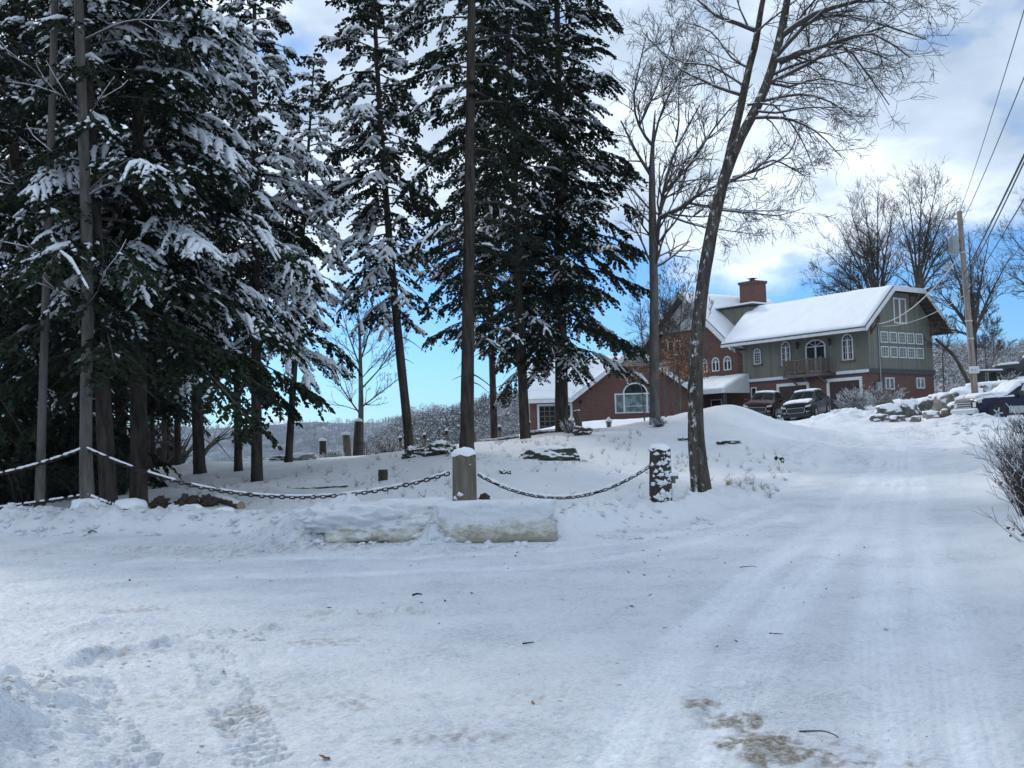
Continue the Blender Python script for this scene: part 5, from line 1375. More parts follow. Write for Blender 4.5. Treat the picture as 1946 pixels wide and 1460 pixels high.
SUV = dict(L=4.9, W=1.93, H=1.72, wr=.38, wheels=(.98, 3.88), st=[
    (0, .26, .66, .78, .72, .62), (.06, .22, .88, .97, .86, .72), (.25, .20, .98, 1.07, .93, .80), (.7, .20, 1.03, 1.13, .955, .80), (1.20, .20, 1.05, 1.17, .965, .78), (1.35, .20, 1.06, 1.22, .965, .74), (2.15, .20, 1.07, 1.64, .965, .66),
    (2.6, .20, 1.08, 1.71, .965, .68), (3.6, .20, 1.11, 1.71, .965, .67), (4.35, .24, 1.15, 1.62, .955, .60), (4.72, .34, 1.16, 1.30, .93, .66), (4.88, .38, 1.0, 1.08, .90, .74), (4.9, .42, .8, .86, .86, .72)])
def suv(label, loc, rz, paint, snow_full, seed):
    t, patch, sec = vehicle('parked_suv', label, 'car', loc, rz, paint, SUV)
    patch('windshield', M['car_glass'], 1.36, 2.13, 6.9, 9, .008); 
    # other half of the wide panels
    patch('windshield', M['car_glass'], 1.36, 2.13, 6.9, 9, .008, side=-1)
    for s in (1, -1):
        patch('side_window', M['car_glass'], 1.95, 2.72, 4.25, 5.9, .006, side=s, taper=(.30, 0)); patch('side_window', M['car_glass'], 2.80, 3.60, 4.25, 5.9, .006, side=s); patch('side_window', M['car_glass'], 3.68, 4.35, 4.3, 5.8, .006, side=s, taper=(0, -.22))
        patch('rocker_panel', M['black_plastic'], .5, 4.5, 0, .95, .008, side=s)
        patch('tail_light', M['paint_red'], 4.60, 4.86, 3.3, 4.6, .010, side=s)
        b = MB(); x = 1.85 - 2.45; b.tube([(x, s * .93, 1.08), (x + .02, s * 1.02, 1.12)], .03, 6); b.tube([(x, s * 1.0, 1.14), (x, s * 1.05, 1.16), (x, s * 1.18, 1.16), (x, s * 1.2, 1.15)], [.05, .10, .10, .05], 8); b.build('mirror', paint, t, True)
        b = MB(); 
        for z in (.95,): b.tube([(2.55 - 2.45, s * .975, z), (2.75 - 2.45, s * .975, z)], .018, 6)
        b.build('door_handle', M['rim'], t)
    b = MB(); f0 = lambda y, z: (-2.45 - .02, y, z); f1 = lambda y, z: (-2.45 + .12, y, z)
    b.prism([(-.46, .48), (-.56, .60), (-.48, .76), (.48, .76), (.56, .60), (.46, .48)], f0, f1); gr = b.build('grille', M['black_plastic'], t)
    b = MB(); b.ring([(-.48, .455), (-.59, .60), (-.50, .785), (.50, .785), (.59, .60), (.48, .455)], [(-.46, .48), (-.56, .60), (-.48, .76), (.48, .76), (.56, .60), (.46, .48)], lambda y, z: (-2.50, y, z), lambda y, z: (-2.45, y, z)); b.build('grille_frame', M['rim'], gr)
    b = MB(); b.prism([(-.78, .22), (.78, .22), (.84, .40), (-.84, .40)], lambda y, z: (-2.49, y, z), lambda y, z: (-2.3, y, z)); b.build('bumper', M['black_plastic'], t)
    for s in (1, -1):
        b = MB(); b.prism([(s * .56, .76), (s * .88, .80), (s * .90, .92), (s * .62, .87)], lambda y, z: (-2.45 - .03 + max(0, abs(y) - .6) * .3, y, z), lambda y, z: (-2.45 + .25 + max(0, abs(y) - .6) * .5, y, z)); b.build('headlight', M['headlamp'], t)
        b = MB(); b.prism([(s * .62, .46), (s * .80, .48), (s * .80, .56), (s * .64, .56)], lambda y, z: (-2.45 - .03 + max(0, abs(y) - .6) * .3, y, z), lambda y, z: (-2.2, y, z)); b.build('fog_lamp', M['headlamp'], t)
    def lump(x0, x1, m0, side, th=.045):
        o = patch('snow', M['snow_soft'], x0, x1, m0, 9, .01, side=side, nx=14, th=th)
        co = np.zeros(len(o.data.vertices) * 3); o.data.vertices.foreach_get('co', co); co = co.reshape(-1, 3); k = len(co) // 2
        co[:k, 2] += .02 * fbm(co[:k, 0] * 5, co[:k, 1] * 5, 0, seed, 3); o.data.vertices.foreach_set('co', co.ravel()); o.data.update()
    for s in (1, -1):
        lump(2.25, 4.35, 7.0, s)
        if snow_full: lump(.18, 1.25, 6.6, s)
    return t
hd = lambda dx, dy: math.atan2(-dy, -dx)      # nose points along (dx, dy)
def settle(t, rz):
    """rest a vehicle on the slope under its wheels"""
    c, s = math.cos(rz), math.sin(rz); q = []
    for a, b_ in ((-1.45, 0), (1.45, 0), (0, -.8), (0, .8)): q.append(tz(t.location[0] + a * c - b_ * s, t.location[1] + a * s + b_ * c))
    t.location[2] = sum(q) / 4 - .04; xv = Vector((c * 2.9, s * 2.9, q[1] - q[0])).normalized(); yv = Vector((-s * 1.6, c * 1.6, q[3] - q[2])).normalized(); zv = xv.cross(yv).normalized(); yv = zv.cross(xv)
    t.rotation_euler = Matrix(((xv[0], yv[0], zv[0]), (xv[1], yv[1], zv[1]), (xv[2], yv[2], zv[2]))).to_euler()
p = gnd(1535, 68.5); t1 = suv('charcoal green sport utility car with snow on hood and roof, right of the maroon one', (p[0], p[1], p[2] - .03), hd(-.50, -.866), M['paint_dark'], True, 4); settle(t1, hd(-.50, -.866))
p = gnd(1455, 71.5); t1 = suv('maroon sport utility car half hidden behind the snow mound', (p[0], p[1], p[2] - .03), hd(-.42, -.907), M['paint_red'], False, 5); settle(t1, hd(-.42, -.907))
TRK = dict(L=5.0, W=1.9, H=1.75, wr=.39, wheels=(.92, 3.85), st=[
    (0, .40, .88, .98, .84, .74), (.08, .33, 1.0, 1.08, .90, .78), (.3, .30, 1.04, 1.14, .93, .80), (1.35, .30, 1.10, 1.20, .95, .80), (1.5, .30, 1.10, 1.20, .95, .76), (2.15, .30, 1.12, 1.68, .95, .64), (2.6, .30, 1.12, 1.74, .95, .64),
    (4.4, .32, 1.12, 1.72, .95, .64), (4.85, .45, 1.10, 1.6, .93, .66), (5.0, .5, 1.0, 1.2, .9, .7)])
p = gnd(1935, 48.5)
t, patch, sec = vehicle('parked_truck', 'snow plastered navy and silver utility truck cut by the right edge behind the pole', 'truck', (p[0], p[1], p[2] - .02), hd(-.985, -.17), M['paint_navy'], TRK)
for s in (1, -1):
    patch('side_window', M['whiteglass'], 2.05, 2.95, 4.3, 5.9, .006, side=s, taper=(.35, 0)); patch('side_window', M['whiteglass'], 3.05, 3.9, 4.3, 5.9, .006, side=s)
    patch('windshield', M['car_glass'], 1.48, 2.15, 7, 9, .008, side=s)
    patch('lower_trim', M['silver_trim'], 1.45, 3.35, .7, 1.9, .012, side=s); patch('headlight', M['headlamp'], .06, .22, 2.6, 3.8, .012, side=s)
    b = MB(); b.box(1.9 - 2.5, 2.08 - 2.5, s * .97 - (.16 if s < 0 else 0), s * .97 + (.16 if s > 0 else 0), 1.12, 1.32); b.build('mirror', M['black_plastic'], t)
    for q in ((.05, 1.5, 5.0, 9, .10), (.02, .30, 3.2, 4.6, .04), (.5, 1.3, 4.0, 4.8, .04), (3.4, 4.6, 4.0, 4.6, .03), (1.45, 2.25, 5.6, 9, .05), (2.2, 4.9, 6.0, 9, .09), (.95, 1.75, 3.4, 4.2, .035), (2.25, 2.75, 3.1, 3.7, .03), (3.2, 3.7, 2.9, 3.6, .03), (.35, .9, 3.7, 4.6, .03), (2.85, 3.15, 3.9, 4.5, .03)):
        o = patch('snow', M['snow_soft'], q[0], q[1], q[2], q[3], .01, side=s, nx=12, th=q[4])
        co = np.zeros(len(o.data.vertices) * 3); o.data.vertices.foreach_get('co', co); co = co.reshape(-1, 3); k = len(co) // 2; co[:k, 2] += .03 * fbm(co[:k, 0] * 6, co[:k, 1] * 6, 0, 4, 3); o.data.vertices.foreach_set('co', co.ravel())
b = MB(); b.prism([(-.55, .62), (-.55, .90), (.55, .90), (.55, .62)], lambda y, z: (-2.53, y, z), lambda y, z: (-2.35, y, z)); gr_ = b.build('grille', M['black_plastic'], t)
b = MB()
for q in (.66, .76, .86): b.box(-2.56, -2.53, -.52, .52, q - .018, q + .018)
b.build('grille_bar', M['rim'], gr_)
for s in (1, -1): b = MB(); b.prism([(s * .60, .66), (s * .60, .88), (s * .82, .88), (s * .82, .66)], lambda y, z: (-2.52, y, z), lambda y, z: (-2.3, y, z)); b.build('headlight', M['headlamp'], t)
b = MB(); b.box(-2.62, -2.40, -.88, .88, .38, .56); bp = b.build('bumper', M['rim'], t)
b = MB(); b.box(-2.63, -2.45, -.86, .86, .56, .62); b.build('snow', M['snow_soft'], bp)
JP = dict(TRK); p = gnd(1962, 78)
t, patch, sec = vehicle('off_road_car', 'dark snow capped off road car on the bank at the upper right edge', 'car', (p[0], p[1], p[2]), hd(-.97, .2), M['paint_olive'], TRK)
for s in (1, -1):
    patch('side_window', M['car_glass'], 2.05, 2.95, 4.3, 5.9, .006, side=s, taper=(.35, 0)); patch('side_window', M['car_glass'], 3.05, 4.3, 4.3, 5.9, .006, side=s); patch('windshield', M['car_glass'], 1.48, 2.15, 7, 9, .008, side=s)
    for q in ((.1, 1.5, 6, 9, .10), (2.1, 4.9, 6.4, 9, .12)): patch('snow', M['snow_soft'], q[0], q[1], q[2], q[3], .01, side=s, nx=12, th=q[4])
# small flat bed trailer on the bank
p = gnd(1884, 70)
t = thing('utility_trailer', 'small snow topped flat trailer on the bank right of the pole', 'trailer', p, rz=.15)
b = MB(); b.box(-.85, .55, -.5, .5, .72, .84); b.box(-.7, -.62, -.4, .4, .05, .72); b.box(.1, .18, -.4, .4, .05, .72); b.build('bed', M['black_plastic'], t)
b = MB(); b.box(-.83, .53, -.48, .48, .84, .93); b.build('snow', M['snow_soft'], t)
b = MB(); b.add(*lathe([(0, -.12), (.42, -.12), (.42, .12), (0, .12)], np.array([.85, -.4, .38]), 1, 18)); b.build('wheel', M['tyre'], t)

# ------------------------------------------------------------------ utility pole and wires
pb = P(1857, 797, 48.5); pt_ = P(1823, 402, 48.5)
def pp(f): return pb * (1 - f) + pt_ * f
org = pb.copy()
t = thing('utility_pole', 'wooden utility pole with a grey transformer and rusty brown lower part', 'utility pole', org)
pts = [pp(f) for f in (-.05, 0, .1, .3, .5, .75, 1)]
V_, F_ = trunk_arrays(np.array(pts), np.linspace(.165, .115, 7), 14, 0, 3, .02)
m_, nt, bb = newmat('pole wood')
f = noise(nt, coord(nt, 'Object', (1, 1, .06)), 14, 5, .7); c = ramp(nt, f, [(.35, (.16, .145, .125)), (.65, (.30, .275, .24))])
f2 = noise(nt, coord(nt, 'Object', (1, 1, .12)), 5, 4, .6); sp_ = nt.nodes.new('ShaderNodeSeparateXYZ'); tcn = nt.nodes.new('ShaderNodeTexCoord'); nt.links.new(tcn.outputs['Object'], sp_.inputs[0])
k = math_(nt, 'ADD', math_(nt, 'MULTIPLY_ADD', sp_.outputs[2], -.42, 1.0), math_(nt, 'MULTIPLY_ADD', f2, 4., -1.9)); k = math_(nt, 'MULTIPLY', k, 1., clamp=True)
nt.links.new(mixc(nt, k, c, (.165, .062, .022)), bb.inputs['Base Color']); bb.inputs['Roughness'].default_value = .9
mesh_obj('pole', V_ - org, F_, m_, t, True)
r_ = pt_ - org
b = MB(); a = pp(.965) - org; b.beam(a, a + [-.75, 0, .0], .06, .06); b.tube([a + [-.72, 0, 0], a + [-.95, 0, .12]], .02, 6); b.build('bracket_arm', M['metal_grey'], t)
b = MB(); q = a + [-.75, 0, 0]; b.tube([q + [0, 0, .05], q + [0, 0, -.02], q + [-.02, 0, -.15], q + [.04, 0, -.3]], [.03, .05, .04, .02], 8); b.build('insulator', M['metal_grey'], t)
a = pp(.835) - org; c_ = a + np.array([-.40, -.05, 0]); hh = .38
b = MB(); b.tube([c_ + [0, 0, -hh], c_ + [0, 0, -hh + .02], c_ + [0, 0, hh - .04], c_ + [0, 0, hh], c_ + [0, 0, hh + .05]], [.20, .225, .235, .235, .12], 18); tr_ = b.build('transformer', M['metal_grey'], t, True)
b = MB()
for dx, hgt in ((-.05, .38), (.12, .28)): b.tube([c_ + [dx, 0, hh + .03 + i * hgt / 5] for i in range(6)], [.03, .055, .03, .055, .03, .02], 8)
b.build('bushing', M['metal_grey'], tr_)
b = MB(); b.beam(a + [0, 0, .2], c_ + [0, 0, .2], .05, .08); b.beam(a + [0, 0, -.2], c_ + [0, 0, -.2], .05, .08); b.build('hanger', M['iron'], tr_)
b = MB()
for i in range(4): b.tube([c_ + [-.22, 0, .25 - i * .16], c_ + [-.30, 0, .2 - i * .16], c_ + [-.24, 0, .12 - i * .16]], .02, 6)
b.build('cooling_loop', M['iron'], tr_)
a = pp(.73) - org; b = MB(); b.tube([a + [-.75, 0, .25], a + [-.75, 0, .1], a + [-.75, 0, .02], a + [-.75, 0, -.05]], [.03, .05, .14, .16], 12); b.beam(a + [-.75, 0, .08], a + [-.1, 0, .3], .03, .03); b.build('street_lamp', M['grey_siding'], t, True)
a = pp(.235) - org; b = MB(); b.box(a[0] - .24, a[0] + .20, a[1] - .19, a[1] - .17, a[2] - .155, a[2] + .155); sg = b.build('sign', M['white'], t)
M['ink'] = simple('blue black lettering', (.03, .04, .08), .7, .1, 3)
b = MB()
for x0, x1, z0, z1 in ((-.17,-.155,-.03,.03),(-.155,-.125,-.008,.006),(-.125,-.11,-.03,.03),(-.09,-.075,-.03,.03),(-.075,-.05,.016,.03),(-.075,-.05,-.03,-.016),(.0,.012,-.03,.03),(.03,.042,-.03,.03),(.042,.07,.018,.03),(.042,.07,-.006,.006),(.09,.15,-.008,.008)): b.box(a[0] + x0 - .01, a[0] + x1 - .01, a[1] - .195, a[1] - .191, a[2] + z0, a[2] + z1)
b.box(a[0] - .2, a[0] + .16, a[1] - .195, a[1] - .191, a[2] - .10, a[2] - .09); b.build('lettering', M['ink'], sg)
for f in (.47, .385, .80): 
    b = MB(); c = pp(f) - org; b.tube([c + [0, 0, -.03], c + [0, 0, .03]], [.16, .16], 14); b.build('band', M['white_wire'], t)

def wire(name, label, a, b_, sag, r, mat, n=60, group=None, cat='cable'):
    t_ = np.linspace(0, 1, n); q = a[None] * (1 - t_)[:, None] + b_[None] * t_[:, None]; q[:, 2] -= sag * 4 * t_ * (1 - t_)
    b = MB(); b.tube((q - a).tolist(), r, 5); o = b.build(name, mat, None, True, a); tag(o, label, cat, group); return o
GW = 'overhead wires'
def far_wire(f, px, py, Yp, label, r, sag=.15, name='overhead_wire'):
    a = pp(f); q = P(px, py, Yp); d = q - a; k = (48.5 + 8) / (48.5 - Yp); wire(name, label, a, a + d * k, sag, r, M['wire'], group=GW)
far_wire(.995, 1935, 0, 21, 'thin top wire, leftmost of those sweeping to the upper right', .010, .5)
far_wire(.93, 1946, 100, 24, 'second wire from the top, running off the right edge', .013, .5)
far_wire(.70, 1946, 262, 26, 'thick twisted cable, upper of the bundle near the right edge', .028, .4)
far_wire(.66, 1946, 275, 26, 'second thick cable right below the twisted one', .020, .4)
far_wire(.61, 1946, 345, 26, 'lowest wire sweeping up to the right edge from the pole', .016, .4)
wc = C0.copy(); hc = np.array([C0[0], C0[1], 0]); 
def hl(x, y, z): ca, sa = math.cos(hz), math.sin(hz); return hc + np.array([x * ca - y * sa, x * sa + y * ca, z])
wire('service_drop', 'pale twisted service line sagging from the pole to the corner of the green house', pp(.80), hl(.15, .75, 9.45), .75, .028, M['white_wire'], group=GW)
wire('service_drop', 'thinner pale line sagging below the twisted one to the green house', pp(.60), hl(.15, 1.1, 9.35), .45, .014, M['white_wire'], group=GW)

# ------------------------------------------------------------------ posts and chains
def post(px, Y, htop, r, label, snowbits, seed, lean=0., pale=True, capn=.11):
    p = gnd(px, Y); g = np.random.default_rng(seed)
    t = thing('wooden_post', label, 'post', p, 'stout wooden posts of the chain fence')
    H = htop; hs = np.linspace(-.3, H, 26); q = np.stack([lean * hs, 0 * hs, hs], 1)
    rr = r * (1.06 - .10 * np.clip(hs, 0, None) / H)
    V_, F_ = tubes(np.array([q]), np.array([rr]), 30); Vr = V_.reshape(26, 30, 3); c = q[:, None]
    an = np.arange(30) / 30 * 2 * np.pi
    ns = 1 + .05 * vnoise(np.cos(an)[None] * 3 + seed, np.sin(an)[None] * 3, hs[:, None] * .7, seed) + .03 * vnoise(np.cos(an)[None] * 9 + seed, np.sin(an)[None] * 9, hs[:, None] * 1.5, seed + 1)
    Vr = c + (Vr - c) * ns[..., None]; V_ = Vr.reshape(-1, 3); F2 = [F_, np.array([[25 * 30 + i for i in range(30)]])]
    mesh_obj('shaft', V_, F2, M['postwood'] if pale else M['barkpost'], t, True)
    # cap of snow
    n1, n2 = 12, 28; rad = np.linspace(0, 1, n1); V2 = []
    for i, a_ in enumerate(rad):
        for j in range(n2):
            an_ = j / n2 * 2 * np.pi; R_ = r * 1.04 * a_ * (1 + .05 * math.cos(an_ * 3 + seed)); z = H + .02 + capn * (1 - a_ ** 3.2) + .015 * float(vnoise(a_ * 3 * math.cos(an_), a_ * 3 * math.sin(an_), seed))
            if a_ == 1: z = H - .03 - .02 * math.cos(an_ * 5)
            V2.append((R_ * math.cos(an_) + lean * H, R_ * math.sin(an_), z))
    i = np.arange(n1 * n2).reshape(n1, n2); F3 = np.stack([i[:-1], np.roll(i[:-1], -1, 1), np.roll(i[1:], -1, 1), i[1:]], -1).reshape(-1, 4)
    mesh_obj('snow_cap', np.array(V2), F3, M['snow'], t, True)
    if snowbits:
        b = MB(); n_ = 0
        for k_ in range(snowbits):
            an_ = g.uniform(-2.6, -.45); z = g.uniform(.03, H * .93); rr_ = r * (1.02 - .08 * z / H)
            c = np.array([rr_ * math.cos(an_) + lean * z, rr_ * math.sin(an_), z]); s = g.uniform(.03, .075)
            vv = OCT * np.array([s, s * .45, s * g.uniform(.5, 1.1)]); vv = vv + g.normal(0, s * .15, vv.shape)
            ca, sa = math.cos(an_ + math.pi / 2), math.sin(an_ + math.pi / 2); vv = np.c_[vv[:, 0] * ca - vv[:, 1] * sa, vv[:, 0] * sa + vv[:, 1] * ca, vv[:, 2]]
            b.add(vv + c, OCTF)
        o = b.build('snow_patch', M['snow_soft'], t, True); o['kind'] = 'stuff'
    return t, p, H, r
def postmat(nm, a, c, sc_):
    m, nt, b = newmat(nm); v = coord(nt, 'Object', (1, 1, .10)); f = noise(nt, v, sc_, 7, .7); f2 = noise(nt, coord(nt), 2.5, 4)
    cc_ = ramp(nt, f, [(.35, c), (.62, a)]); cc_ = mixc(nt, math_(nt, 'MULTIPLY', f2, .6), cc_, tuple(x * .55 for x in a))
    nt.links.new(cc_, b.inputs['Base Color']); b.inputs['Roughness'].default_value = .9; bump(nt, b, f, 1., .03); return m
M['postwood'] = postmat('weathered post wood', (.21, .175, .135), (.075, .062, .048), 16)
M['barkpost'] = postmat('dark barky post', (.06, .045, .032), (.02, .016, .012), 10)
B_ = post(884, 21.6, 1.13, .235, 'pale wooden post with round snow cap behind the dirty snow blocks', 3, 3, .01)
Cc = post(1256, 21.2, 1.03, .205, 'dark bark covered post speckled with snow clumps, right end of the chain', 95, 4, .02, False, .07)
b = MB(); b.box(.16, .33, -.13, .10, .44, .50); b.box(.18, .28, -.10, .06, .36, .44); b.build('board', M['postwood'], Cc[0]); b = MB(); b.box(.15, .34, -.14, .11, .50, .56); b.build('snow', M['snow_soft'], Cc[0])
off = gnd(-330, 24)

def chain(label, a, b_, sag, group, snowh=.02, lk=.115, w=.078, r=.0125, skew=.5, snow_gap=.15, seed=1, tilt=0.0):
    g = np.random.default_rng(seed); a = np.array(a); b_ = np.array(b_)
    N = 400; t_ = np.linspace(0, 1, N); q = a * (1 - t_)[:, None] + b_ * t_[:, None]; q[:, 2] -= sag * 4 * ((t_ * (1 - t_)))
    L = np.r_[0, np.cumsum(np.linalg.norm(np.diff(q, axis=0), axis=1))]; pitch = lk - 2 * r; n = int(L[-1] / pitch)
    org = a.copy(); V_ = []; F_ = []; c0 = 0
    m1, m2 = 14, 6; tt = np.arange(m1) / m1 * 2 * np.pi; uu = np.arange(m2) / m2 * 2 * np.pi
    hx = lk / 2 - w / 2; wr_ = w / 2 - r
    loop = np.stack([np.cos(tt) * wr_ + np.sign(np.cos(tt)) * hx * (np.abs(np.cos(tt)) > 1e-6), np.sin(tt) * wr_], 1); dirs = np.stack([np.cos(tt), np.sin(tt)], 1)
    ix = np.arange(m1 * m2).reshape(m1, m2); fl = np.stack([ix, np.roll(ix, -1, 1), np.roll(np.roll(ix, -1, 1), -1, 0), np.roll(ix, -1, 0)], -1).reshape(-1, 4)
    for i in range(n):
        s = (i + .5) * pitch; k = np.searchsorted(L, s); p = q[min(k, N - 1)]; d = unit(q[min(k + 1, N - 1)] - q[max(k - 1, 0)])
        sd_ = unit(np.cross(d, [0, 0, 1.])); up = np.cross(sd_, d); th2 = (math.pi / 2 if i % 2 else 0) + skew + g.normal(0, .12)
        A1 = up * math.cos(th2) + sd_ * math.sin(th2); A2 = -up * math.sin(th2) + sd_ * math.cos(th2)
        v = p + d * loop[:, 0, None, None] + A1 * loop[:, 1, None, None] + (d * dirs[:, 0, None, None] + A1 * dirs[:, 1, None, None]) * (np.cos(uu) * r)[None, :, None] + A2 * (np.sin(uu) * r)[None, :, None]
        V_.append(v.reshape(-1, 3)); F_.append(fl + c0); c0 += m1 * m2
    t = thing('chain', label, 'chain', org, group)
    mesh_obj('links', np.concatenate(V_) - org, np.concatenate(F_), M['rust'], t, True)
    tb = TB(); i = 0
    while i < N - 12:
        ln = int(g.uniform(8, 40)); j = min(N - 1, i + ln)
        if j - i >= 6:
            seg = q[i:j:2].copy(); seg[:, 2] += w * .40 + snowh * .5
            rr = (.020 + snowh * .5) * (1 + .3 * vnoise(np.arange(len(seg)) * .7, 0 * np.arange(len(seg)), seed)); rr[0] = rr[-1] = .006; tb.add(seg, rr, 6)
        i = j + int(g.uniform(0, 10) * snow_gap * 4)
    o = tb.build('snow', M['snow_soft'], t, org); o['kind'] = 'stuff'
    return t
GC = 'heavy chains hung between the wooden posts'
pa = P(163, 853, 22.6); pb_ = P(862, 897, 21.6); pc = P(908, 902, 21.5); pdn = P(1235, 886, 21.2)
chain('long heavy chain sagging from the pale slim tree to the middle post', pa, pb_, .72, GC, .006, seed=1, skew=.15, snow_gap=.4, lk=.135, w=.09, r=.0145)
chain('heavy chain sagging between the middle and the right post', pc, pdn, .53, GC, .016, seed=2, skew=.8, snow_gap=.05)
chain('upper chain running left from the pale slim tree out of view', pa + [-.03, 0, 0], P(-330, 905, 24), .40, GC, .012, seed=3, skew=.2)
chain('lower chain running left close to the ground out of view', P(163, 942, 22.6), P(-330, 985, 24), .12, GC, .010, seed=4, skew=.2)
chain('lower chain lying down to the brush right of the pale slim tree', P(166, 942, 22.6), P(350, 986, 22.3), .10, GC, .012, seed=5, skew=.2)
chain('short lower chain end hanging left of the right post into the snow', P(1235, 950, 21.1), P(1205, 968, 20.9), .0, GC, .024, seed=6, skew=.8)

# ------------------------------------------------------------------ lumps: blocks, rocks, logs
def ico(sub=3):
    import bmesh
    bm = bmesh.new(); bmesh.ops.create_icosphere(bm, subdivisions=sub, radius=1); v = np.array([x.co[:] for x in bm.verts]); f = np.array([[q.index for q in x.verts] for x in bm.faces]); bm.free(); return v, f
ICO = {k: ico(k) for k in (2, 3, 4, 5)}
def rock(name, label, cat, loc, dims, seed, mat, rz=0, boxy=0., sub=4, rough=.25, group=None, sink=.3, freq=1.3, parent=None):
    v, f = ICO[sub]; v = v.copy()
    if boxy: 
        m_ = np.abs(v).max(1, keepdims=True); v = v * (1 - boxy) + v / m_ * boxy * .85
    d = fbm(v[:, 0] * freq + seed * 3.1, v[:, 1] * freq, v[:, 2] * freq, seed, 5, .55); v = v * (1 + rough * d[:, None])
    v = v * np.array(dims) / 2; v[:, 2] += dims[2] * (.5 - sink)
    o = mesh_obj(name, v, f, mat, parent, True, loc); o.rotation_euler = (0, 0, rz)
    if label: tag(o, label, cat, group)
    return o
def ice_mat(nm, zt, seed):
    m_, nt, bb = newmat(nm)
    v = coord(nt); sp_ = nt.nodes.new('ShaderNodeSeparateXYZ'); nt.links.new(v, sp_.inputs[0])
    f = noise(nt, coord(nt, 'Object', (1, 1, 1.4)), 5 + seed, 8, .75); f2 = noise(nt, coord(nt, 'Object', (1, 1, 3)), 3.5, 6, .7); f3 = noise(nt, coord(nt, 'Object', (1, 1, 1.4)), 11, 7, .75)
    k = math_(nt, 'ADD', math_(nt, 'MULTIPLY_ADD', sp_.outputs[2], -3.2, 3.2 * zt), math_(nt, 'MULTIPLY_ADD', math_(nt, 'ADD', math_(nt, 'MULTIPLY', f, .6), math_(nt, 'MULTIPLY', f2, .4)), 4.5, -2.2))
    c = ramp(nt, k, [(.0, (.78, .80, .83)), (.35, (.66, .64, .59)), (1., (.38, .34, .265))])
    d_ = math_(nt, 'MULTIPLY', math_(nt, 'MULTIPLY_ADD', f3, 12., -6.9, clamp=True), math_(nt, 'MULTIPLY_ADD', f2, 4., -1.7, clamp=True))
    c = mixc(nt, math_(nt, 'MULTIPLY', d_, .85), c, (.10, .06, .035))
    nt.links.new(c, bb.inputs['Base Color']); bb.inputs['Roughness'].default_value = .6; bump(nt, bb, f3, 1., .05); return m_
M['ice'] = ice_mat('dirty ploughed ice', .34, 0); M['ice2'] = ice_mat('ploughed snow lump', .20, 1)
q = P(945, 1030, 17.6); rock('snow_block', 'right dirty slab of ploughed ice lying in front of the wooden post', 'snow block', (q[0], q[1] + .38, q[2]), (2.15, .95, .74), 3, M['ice'], .02, 1.0, 5, .10, 'ploughed ice blocks', .08, 1.6)
q = P(715, 1025, 18.2); rock('snow_block', 'left longer lump of ploughed snow and ice with a soiled crest', 'snow block', (q[0], q[1] + .4, q[2]), (2.75, 1.3, .86), 9, M['ice2'], -.05, .25, 5, .30, 'ploughed ice blocks', .24, 1.9)
for i, (px, Y, dm_, sd_, lab, mt) in enumerate((
    (172, 22.6, (.82, .7, .44), 21, 'snow covered boulder with a tan face below the pale slim tree', 'snowed_stone'), (248, 22.6, (.70, .6, .34), 22, 'low snow covered boulder right of the tan faced one', 'snowed_stone'), (362, 22.1, (.60, .5, .26), 23, 'snow mounded boulder at the chain\'s low left end', 'snowed_stone'),
    (425, 22.0, (.45, .4, .20), 24, 'small snow mounded stone in the left bank', 'snowed_stone'), (572, 43, (1.15, .7, .46), 25, 'tan boulder with flat snow cap, left of the gate posts', 'granite'), (532, 43, (.8, .5, .30), 26, 'smaller snowy boulder left of the flat capped one', 'rock'))):
    p = gnd(px, Y); rock('boulder', lab, 'boulder', p, (dm_[0], dm_[1], dm_[2] * (1.05 if i < 4 else 1)), sd_, M[mt], .1 * i, .05 if i < 4 else .3, 4, .16, 'boulders along the lot', .30)
# rock ledge with snow on the knoll
p = gnd(1048, 33); rock('rock_ledge', 'long mossy ledge under a rounded snow cap beside the middle hemlocks', 'rock', (p[0], p[1] + .4, p[2]), (2.0, 1.5, .78), 31, M['rock_moss'], .0, .25, 5, .2, None, .42)
for px, Y, dm_, sd_, lab in ((790, 33.2, (.75, .5, .42), 32, 'left heap of broken mossy stones below the curved hemlock'), (838, 32.6, (.9, .6, .5), 33, 'right larger heap of broken mossy stones below the curved hemlock')):
    p = gnd(px, Y); rock('rock_heap', lab, 'rock', p, dm_, sd_, M['rock_moss'], .4, .1, 5, .42, 'broken mossy stones', .3, 2.2)
for px, Y, dm_, sd_, lab in ((1385, 37, (.8, .4, .22), 34, 'thin dark rock edge poking through the mound left of the drive'), (1300, 38, (.5, .25, .15), 35, 'small dark rock edge behind the leaning tree'), (960, 29, (.28, .2, .22), 36, 'little broken stump like stone right of the middle post')):
    p = gnd(px, Y); rock('rock', lab, 'rock', (p[0], p[1], p[2]), dm_, sd_, M['rock_moss'], .2, .1, 4, .4, None, .45, 2)
